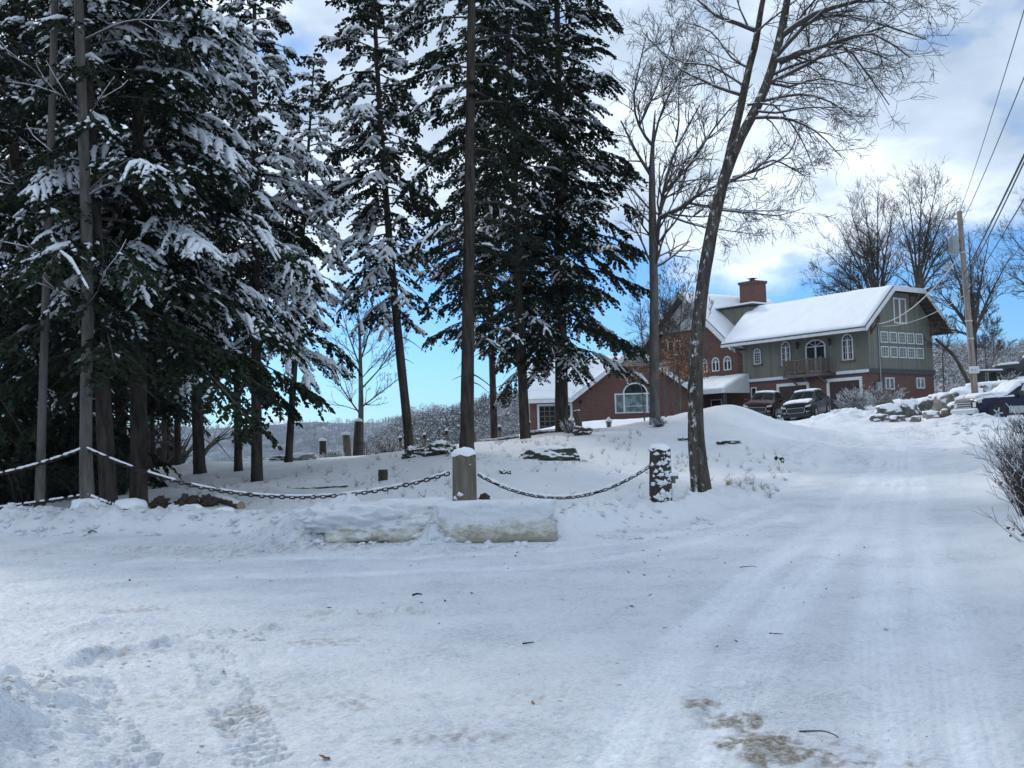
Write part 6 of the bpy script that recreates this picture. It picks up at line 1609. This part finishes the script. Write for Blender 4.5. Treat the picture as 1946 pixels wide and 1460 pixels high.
# boulder wall by the drive
bw = [(1690, 56, 1.5, 1.1, .95, 'rounded snow covered boulder at the left end of the wall'), (1672, 55, .9, .8, .5, 'low boulder at the foot of the wall\'s left end'), (1722, 56, 1.2, .9, 1.25, 'tall boulder second in the wall under deep snow'), (1752, 57, 1.3, 1., 1.15, 'snow draped boulder third in the wall'), (1740, 53.5, .5, .5, .42, 'small square pale block before the big pale slab'),
      (1770, 53, 1.75, .9, .72, 'large pale slab with a flat face in the middle of the wall'), (1800, 53, .6, .6, .8, 'narrow dark boulder beside the pale slab'), (1822, 52.5, .9, .8, 1.2, 'dark split boulder just left of the utility pole'), (1790, 58, 1.2, .9, 1.35, 'high boulder under the snow bank behind the pale slab'), (1838, 56, 1.7, 1., 1.75, 'broad dark boulder high in the bank behind the pole'),
      (1880, 57, 2.4, 1., 1.95, 'long rough boulder above the truck\'s hood'), (1840, 50.5, .7, .6, .5, 'low boulder between the pole and the truck'), (1706, 54.2, .8, .6, .45, 'low dark boulder at the foot of the wall')]
for i, (px, Y, w_, d_, h_, lab) in enumerate(bw):
    p = gnd(px, Y); rock('wall_boulder', lab, 'boulder', (p[0], p[1], p[2] - .1), (w_, d_, h_), 60 + i, M['granite' if 'pale' in lab else 'rock'], .25 * i, .55, 4, .17, 'boulders of the wall beside the drive', .12, 1.3)
p = gnd(1770, 50.3); rock('rust_stone', 'rust red stone at the foot of the pale slab', 'rock', (p[0], p[1], p[2]), (.5, .35, .2), 80, simple('rust red stone', (.12, .03, .02), .9, .3, 8), 0, .2, 3, .2)

# snow mound beside the truck and other soft heaps are part of the ground; logs and stumps
def log(label, a, b_, r, seed, name='log', cat='log', mat='logm', ends=True):
    a = np.array(a); b_ = np.array(b_); n = 14; q = a * (1 - np.linspace(0, 1, n))[:, None] + b_ * np.linspace(0, 1, n)[:, None]; q[:, 2] += .03 * np.sin(np.linspace(0, 3, n) + seed)
    t = thing(name, label, cat, a)
    V_, F_ = tubes(np.array([q]), np.full((1, n), r), 14); V_ = V_.reshape(n, 14, 3); V_ = q[:, None] + (V_ - q[:, None]) * (1 + .12 * vnoise(np.arange(14)[None] * .9, np.arange(n)[:, None] * .8, seed))[..., None]
    mesh_obj('trunk', V_.reshape(-1, 3) - a, [F_, np.array([[(n - 1) * 14 + i for i in range(14)], [13 - i for i in range(14)]])], M[mat], t, True)
    for c, s in ((a, -1), (b_, 1)):
        d = unit(b_ - a) * s; b = MB(); b.tube([c - a + d * .001, c - a + d * .012], [r * .92, r * .92], 14); b.build('cut_end', M['cutwood'], t)
    return t
lift = lambda p, h: np.array([p[0], p[1], p[2] + h])
log('short sawn log lying under the long chain with its pale end showing', lift(gnd(412, 24.5), .07), lift(gnd(458, 23.6), .07), .10, 1)
log('log lying on the crest of the knoll left of the annex door', lift(gnd(1000, 46), .10), lift(gnd(1062, 47), .12), .16, 2)
log('long snowy log edging the knoll between the middle hemlocks', lift(gnd(912, 46), .08), lift(gnd(985, 46.5), .1), .13, 3)
log('thin dark log half buried in the snow below the gap of sky', lift(gnd(548, 29), .0), lift(gnd(660, 28.5), .0), .06, 4)
p = gnd(1103, 41); log('short upright log leaning left before the annex gable', lift(p, -.1), p + np.array([-.12, 0, .86]), .13, 5)
p = gnd(1108, 40.6); rock('root_clump', 'dark root clump at the foot of the leaning upright log', 'stump', p, (.6, .4, .38), 91, M['logm'], 0, 0, 4, .5, None, .3, 2.5)
p = gnd(728, 29.5); log('small dark square stump with snow on top below the gap', lift(p, -.1), p + np.array([.0, 0, .28]), .125, 6, 'stump', 'stump', 'barkpost')
for px, Y, s_, lab, sd_ in ((920, 24.5, .24, 'jagged dark stump just right of the middle post', 92), (357, 23.6, .5, 'shattered brown stump at the low end of the lower chain', 93), (395, 23.8, .42, 'second shattered brown stump right of the first', 94), (305, 23.6, .4, 'broken root wood below the flared hemlock', 95)):
    p = gnd(px, Y); rock('broken_stump', lab, 'stump', p, (s_, s_ * .7, s_ * .8), sd_, simple('broken wood ' + str(sd_), (.05, .033, .023), .95, .6, 12), .5, 0, 4, .42, None, .35, 3.1)

# ------------------------------------------------------------------ gate posts, rope fence, garden lamps
def slim_post(px, Y, h, r, label, group, snow=True, mat='postwood', cap=None, lean=0):
    p = gnd(px, Y); t = thing('fence_post' if group else 'gate_post', label, 'post', p, group)
    b = MB(); b.tube([(lean * z, 0, z) for z in (-.2, 0, h * .5, h)], [r * 1.05, r, r, r * .95], 12); b.build('shaft', M[mat], t, True)
    if snow: b = MB(); b.tube([(lean * h, 0, h + .001), (lean * h, 0, h + r * .5), (lean * h, 0, h + r * .9)], [r * 1.15, r * 1.05, r * .2], 12); b.build('snow_cap', M['snow_soft'], t, True)
    if cap: b = MB(); b.tube([(0, 0, h), (0, 0, h + .05), (0, 0, h + .16), (0, 0, h + .24)], [.04, .08, .09, .01], 8); b.build('lamp', M['iron'], t); b = MB(); b.tube([(0, 0, h + .20), (0, 0, h + .27), (0, 0, h + .31)], [.09, .07, .01], 8); b.build('snow', M['snow_soft'], t)
    return t, p
slim_post(614, 50, 1.15, .16, 'dark snow streaked gate post capped with snow, left of the leaning one', None, mat='barkpost')
slim_post(662, 48, 1.15, .17, 'grey gate post leaning left with a snow cap beside the little iron gate', None, lean=-.07)
slim_post(676, 49.5, 1.9, .17, 'taller broken trunk post right behind the grey gate post', None, mat='barkpost', lean=.08)
GF = 'posts of the rope fence'
fp = []
for px, h, lab in ((716, 1.2, 'fence post left end of the rope, near the iron gate'), (762, 1.35, 'fence post just left of the curved hemlock'), (808, 1.3, 'fence post with a small lamp, right of the curved hemlock'), (850, 1.35, 'fence post with a small lamp, left of the straight trunk'), (903, 1.4, 'fence post close against the straight trunk\'s right side'), (951, 1.3, 'fence post with a small lamp, nearest the annex'), (1007, 1.35, 'fence post with a lamp at the annex corner')):
    t, p = slim_post(px, 54, h, .075, lab, GF, False, 'postwood', cap=px not in (716, 903)); fp.append(p + np.array([0, -.08, h * .62]))
for i in range(len(fp) - 1): wire('fence_rope', 'rope section %s' % ('left of the curved hemlock', 'behind the curved hemlock', 'right of the curved hemlock', 'left of the straight trunk', 'right of the straight trunk', 'nearest the annex door')[i], fp[i], fp[i + 1], .08, .02, M['wood_brown'], 14, 'ropes of the fence', 'rope')
p = gnd(686, 47.5); t = thing('iron_gate', 'little black iron gate leaning right of the grey gate post', 'gate', p)
b = MB()
for i in range(7): x = -.24 + i * .08; b.tube([(x, 0, 0), (x, 0, .72 + .12 * math.cos((i - 3) * .5))], .014, 5)
b.tube([(-.26, 0, .08), (.26, 0, .08)], .014, 5); b.tube([(-.26, 0, .68), (.26, 0, .68)], .014, 5); b.build('bars', M['iron'], t)
def lamp(px, Y, h, label):
    p = gnd(px, Y); t = thing('garden_lamp', label, 'lamp', p, 'snow capped garden lamps by the annex')
    b = MB(); b.tube([(0, 0, -.1), (0, 0, .12), (0, 0, .13), (0, 0, h * .45)], [.14, .13, .05, .04], 10); b.build('post', M['iron'], t)
    b = MB()
    for k in range(6): an = k * math.pi / 3; b.beam((.07 * math.cos(an), .07 * math.sin(an), h * .45), (.14 * math.cos(an), .14 * math.sin(an), h * .78), .018, .018, (1, .3, 0))
    b.tube([(0, 0, h * .43), (0, 0, h * .46)], .08, 8); b.tube([(0, 0, h * .78), (0, 0, h * .80)], [.17, .15], 8); b.build('cage', M['iron'], t)
    b = MB(); b.tube([(0, 0, h * .46), (0, 0, h * .77)], [.06, .11], 8); b.build('lamp_glass', M['curtain'], t)
    b = MB(); b.tube([(0, 0, h * .79), (0, 0, h * .84), (0, 0, h * .93), (0, 0, h * .96), (0, 0, h)], [.21, .18, .07, .05, .05], 12); b.build('snow', M['snow_soft'], t, True)
lamp(1158, 52, 1.0, 'black garden lamp under a cone of snow before the picture window')
lamp(1087, 50, 1.05, 'black garden lamp under snow just right of the stout hemlock trunk')

# ------------------------------------------------------------------ shrubs
def shrub(name, label, px, Y, n, h, spread, seed, mat='twig', snowp=.5, group=None, r=.008, lean=(0, 0), lvl=2, cat='shrub', leaves=None, start=.0, up=.1):
    g = np.random.default_rng(seed); p = gnd(px, Y); t = thing(name, label, cat, p, group); tb = TB(); sb = TB()
    for i in range(n):
        a = g.uniform(0, 6.28); o = np.array([math.cos(a), math.sin(a), 0]) * spread * g.uniform(0, .45) + [0, 0, -.05]
        d = unit(np.array([math.cos(a) * g.uniform(.1, 1) * spread / h + lean[0], math.sin(a) * g.uniform(.1, 1) * spread / h + lean[1], g.uniform(.6, 1.1)]))
        twigs(tb, sb, g, o, d, h * g.uniform(.6, 1.0), r, 1, 1 + lvl, up, (2, 4), (20, 50), (.35, .6), r * .45, .10, snowp)
    o = tb.build('stems', M[mat], t); o['kind'] = 'stuff'
    if sb.g: o = sb.build('snow', M['snow_soft'], t); o['kind'] = 'stuff'
    if leaves:
        o = leafcloud('leaf', t, np.zeros(3), [np.array(q) for q in leaves[0]], leaves[1], np.array(leaves[2]), leaves[3], M['leaf_red'], seed); o['kind'] = 'stuff'
    return t
shrub('snowy_shrub', 'big rounded shrub loaded with snow before the right garage door', 1622, 67, 170, 1.35, 1.0, 5, snowp=.95, r=.014, lvl=2)
shrub('snowy_shrub', 'long low thicket of twigs under the end wall of the green house', 1680, 69, 150, 1.15, 1.6, 6, snowp=.6, r=.012)
shrub('snowy_shrub', 'small snow matted bush at the foot of the grey bare tree', 1252, 42, 70, .42, .36, 7, snowp=1, r=.012, lvl=1)
shrub('snowy_shrub', 'snowy weed clump beside the stout hemlock trunk', 1082, 42, 60, .55, .45, 8, snowp=.9, r=.010, lvl=1)
shrub('snowy_shrub', 'white matted bush left of the leaning gate post', 632, 46, 110, .42, .75, 9, snowp=1, r=.014, lvl=1)
shrub('snowy_shrub', 'white matted bush left of the curved hemlock', 735, 44, 90, .5, .6, 10, snowp=1, r=.014, lvl=1)
shrub('snowy_shrub', 'snowy bush at the right edge below the truck', 1946, 42, 70, .75, .55, 11, snowp=.9, r=.012, lvl=1)
shrub('snowy_shrub', 'tiny snowy bush on the bank below the off road car', 1918, 66, 60, .8, .5, 12, snowp=1, r=.02, lvl=1)
shrub('hedge', 'twiggy bare hedge with russet leaves at the right edge of the drive', 1975, 17.5, 150, 1.2, .58, 13, snowp=.35, r=.0075, leaves=([(-.25, -.2, .75), (-.1, -.25, .62), (-.3, -.2, .35), (-.2, -.1, .95), (-.1, -.2, .2)], 90, (.16, .12, .10), .075), lvl=2)
shrub('hedge', 'second twiggy hedge behind the first at the right edge', 2000, 20, 120, 1.5, .9, 14, snowp=.4, r=.008, leaves=([(-.3, -.2, .8), (0, -.25, .5)], 40, (.2, .12, .12), .075), lvl=2)
shrub('twig_spray', 'low bare branch with two russet leaves reaching in at the lower right of the hedge', 1965, 13.6, 7, .65, .3, 15, snowp=0, r=.005, lean=(-1.0, -.1), leaves=([(-.12, -.05, .10), (-.3, -.05, .13)], 12, (.03, .03, .03), .06), lvl=1, cat='twig')
shrub('evergreen_sprig', 'single sprig with drooping green leaves on the mound beside the drive', 1482, 30.5, 3, .42, .05, 16, snowp=0, r=.005, lvl=0, cat='plant')
p = gnd(1482, 30.5); sprig = [o for o in COL.objects if o.name.startswith('evergreen_sprig')][-1]
o = leafcloud('leaf', sprig, np.zeros(3), [np.array((0, 0, .42)), np.array((.05, 0, .36)), np.array((-.05, 0, .38))], 16, np.array([.05, .04, .03]), .13, M['needle'], 3)
# dry weeds and litter
g = np.random.default_rng(77)
def weeds(n, boxes, seed):
    g = np.random.default_rng(seed); tb = TB()
    for i in range(n):
        x0, x1, Y0, Y1 = boxes[g.integers(0, len(boxes))]; p = gnd(g.uniform(x0, x1), g.uniform(Y0, Y1))
        for k in range(int(g.integers(2, 9))):
            d = unit(g.normal(0, .35, 3) + [0, 0, 1.]); l = g.uniform(.06, .26); q = np.array([p + g.normal(0, .03, 3) * [1, 1, 0] + d * l * s + np.array([d[0], d[1], -.4]) * .25 * l * s * s for s in (0, .35, .7, 1)]); tb.add(q, [.0035, .003, .0025, .0015], 3)
    return tag(tb.build('dry_weeds', M['grass_dry']), 'dry stalks poking through the snow on the knoll', 'weeds', kind='stuff')
weeds(260, [(920, 1230, 24, 40), (640, 860, 25, 34), (330, 640, 24, 36), (1250, 1500, 26, 36), (930, 1200, 30, 42), (1380, 1480, 23.8, 27)], 5)
def litter(name, label, spots, mat, seed, smin=.008, smax=.035):
    g = np.random.default_rng(seed); C_ = []
    for px, Y, sx, sy, n in spots:
        c = gnd(px, Y); x = c[0] + g.normal(0, sx, n); y = c[1] + g.normal(0, sy, n); C_.append(np.stack([x, y, TZ(x, y) + .006], 1))
    C_ = np.concatenate(C_); n = len(C_); a = g.uniform(0, 6.28, n); l = g.uniform(smin, smax, (n, 1)); d = np.stack([np.cos(a), np.sin(a), g.uniform(-.1, .5, n)], 1); s = np.stack([-np.sin(a), np.cos(a), g.uniform(-.1, .4, n)], 1) * g.uniform(.12, .6, (n, 1))
    Vq = np.stack([C_ - d * l, C_ + s * l, C_ + d * l, C_ - s * l], 1).reshape(-1, 3)
    return tag(mesh_obj(name, Vq, np.arange(n * 4).reshape(n, 4), mat), label, 'litter', kind='stuff')
litter('forest_litter', 'bark and needle litter scattered on the snow', [(488, 33.6, .42, .25, 900), (264, 25.2, .5, .3, 260), (207, 23.9, .3, .2, 120), (998, 42.6, .35, .2, 160), (1068, 44.5, .4, .25, 160), (887, 31.1, .3, .2, 140), (780, 35.6, .3, .2, 140), (1333, 25.1, .25, .18, 140), (453, 38.6, .3, .2, 90), (330, 24, 1.2, .4, 300), (780, 35.4, .7, .3, 160), (560, 18.6, 1.2, .3, 160), (610, 18.2, .35, .15, 120), (450, 30, 3, 3, 160), (1000, 29, 3, 2.5, 220), (820, 31, 1.2, .8, 160), (1040, 31.5, 1.1, .6, 220), (1333, 25, 1, .6, 60), (973, 15, 4, 4, 130), (1100, 11, 2.5, 3, 60), (900, 35, 2, 2, 120), (700, 30, 3, 2, 120)], M['debris'], 3)
litter('road_grit', 'sand and bark grit worn into the packed road snow', [(1410, 7.2, .16, .16, 130), (1450, 6.6, .2, .16, 200), (1600, 6.0, .35, .12, 160), (1000, 8, .35, .4, 60), (620, 9, .5, .3, 60), (430, 9.6, .5, .2, 60), (250, 9.4, .4, .2, 50), (60, 7.5, .4, .6, 60)], M['debris'], 9, .002, .008)
# crumbs of ploughed snow along the bank, the windrows and the heap
g = np.random.default_rng(12); C_ = []; S_ = []
def crumbs(px0, px1, py0, py1, n, s0, s1):
    for i in range(n):
        c = gpt(g.uniform(px0, px1), g.uniform(py0, py1)); C_.append((c[0], c[1])); S_.append(s0 + (s1 - s0) * g.uniform() ** 3)
crumbs(0, 560, 985, 1022, 260, .02, .11); crumbs(560, 1060, 1020, 1042, 160, .02, .10); crumbs(1060, 1400, 985, 1025, 90, .02, .09)
crumbs(-20, 110, 1230, 1460, 60, .006, .034); crumbs(110, 330, 1225, 1275, 40, .005, .022); crumbs(390, 500, 1195, 1220, 26, .008, .03); crumbs(0, 520, 1130, 1460, 60, .005, .016); crumbs(560, 640, 960, 1030, 60, .03, .13)
crumbs(1560, 1660, 770, 800, 60, .04, .2); crumbs(1780, 1946, 800, 830, 60, .04, .16)
C_ = np.array(C_); S_ = np.array(S_); z_ = TZ(C_[:, 0], C_[:, 1]); v, f = ICO[3]
vv = v[None] * (1 + .6 * fbm(v[None, :, 0] * 1.9 + np.arange(len(C_))[:, None] * 3.7, v[None, :, 1] * 1.5 + 0 * C_[:, :1], v[None, :, 2] * 1.5, 5, 3))[..., None] * S_[:, None, None] * np.array([1, .85, .6]) + np.stack([C_[:, 0], C_[:, 1], z_ + S_ * .02], 1)[:, None]
tag(mesh_obj('snow_clods', vv.reshape(-1, 3), (f[None] + (np.arange(len(C_)) * len(v))[:, None, None]).reshape(-1, 3), GM, smooth=True), 'crumbled lumps of ploughed snow along the banks', 'snow clods', kind='stuff')
# single twigs and leaves on the road
def stick(label, px, py, q, r, seed):
    c = gpt(px, py); pts = []
    for dx, dy, dz in q: x = c[0] + dx; y = c[1] + dy; pts.append(np.array([x, y, tz(x, y) + r + dz]))
    org = pts[0].copy(); tb = TB(); tb.add(resample(pts, .04), np.interp(np.linspace(0, 1, len(resample(pts, .04))), [0, 1], [r, r * .5]), 5)
    o = tb.build('twig', M['debris'], None, org); o.location = org; tag(o, label, 'twig', 'twigs fallen on the road snow')
stick('crooked dark twig at the lower right beside the brown patch', 1560, 1392, [(-.10, .07, 0), (-.03, .03, .015), (.02, .0, .02), (.06, -.06, .01), (.07, -.10, 0)], .005, 1)
stick('thin twig curving on the road right of centre', 1420, 1082, [(-.08, .02, .0), (-.02, -.04, .01), (.07, .02, .01), (.13, .06, 0)], .005, 2)
stick('dark short twig on the road left of the tire track', 1005, 1228, [(-.05, 0, .01), (.04, .02, .01)], .008, 3)
stick('dark chip of bark on the road below the ice slab', 793, 1140, [(-.05, 0, .01), (0, .02, .02), (.05, .0, .01)], .014, 4)
stick('straight short twig across the left tire track', 1280, 1196, [(-.09, .01, 0), (.07, 0, .005)], .004, 5)
stick('short twig between the tire tracks', 1476, 1204, [(-.06, .01, 0), (.05, -.01, .005)], .005, 6)
stick('small forked twig near the left edge of the plowed bank', 175, 1018, [(-.1, 0, .0), (0, .02, .03), (.09, 0, 0)], .016, 7)
def deadleaf(label, px, py, s, rz, col):
    c = gpt(px, py); b = MB(); n = 9; ol = [(0, -1), (.25, -.6), (.55, -.5), (.6, 0), (.35, .35), (.3, .8), (0, 1), (-.35, .7), (-.4, .2), (-.65, -.1), (-.4, -.6)]
    V_ = [(x * s, y * s, .012 + s * .35 * abs(x) + s * .2 * (y * y)) for x, y in ol] + [(0, 0, .012)]
    b.add(V_, [(i, (i + 1) % len(ol), len(ol)) for i in range(len(ol))]); o = b.build('fallen_leaf', col, None, False, (c[0], c[1], tz(c[0], c[1]))); o.rotation_euler = (.5, .1, rz); tag(o, label, 'leaf', 'dead leaves on the road')
deadleaf('tan dead leaf on the road snow below centre', 1012, 1345, .022, .3, M['leaf_dead'])
deadleaf('tan dead leaf cut by the bottom edge of the view', 615, 1458, .045, 2.6, M['leaf_dead'])

# thin winter air: far hills fade a little
b = MB(); b.box(-2600, 2600, -60, 3200, -40, 130); hz_o = b.build('haze', None); tag(hz_o, kind='stuff')
hm = bpy.data.materials.new('winter air'); hm.use_nodes = True; nt = hm.node_tree; nt.nodes.clear()
out = nt.nodes.new('ShaderNodeOutputMaterial'); pv = nt.nodes.new('ShaderNodeVolumePrincipled'); nt.links.new(pv.outputs[0], out.inputs['Volume'])
pv.inputs['Density'].default_value = .00012; pv.inputs['Color'].default_value = (.80, .88, 1, 1); hz_o.data.materials.append(hm)
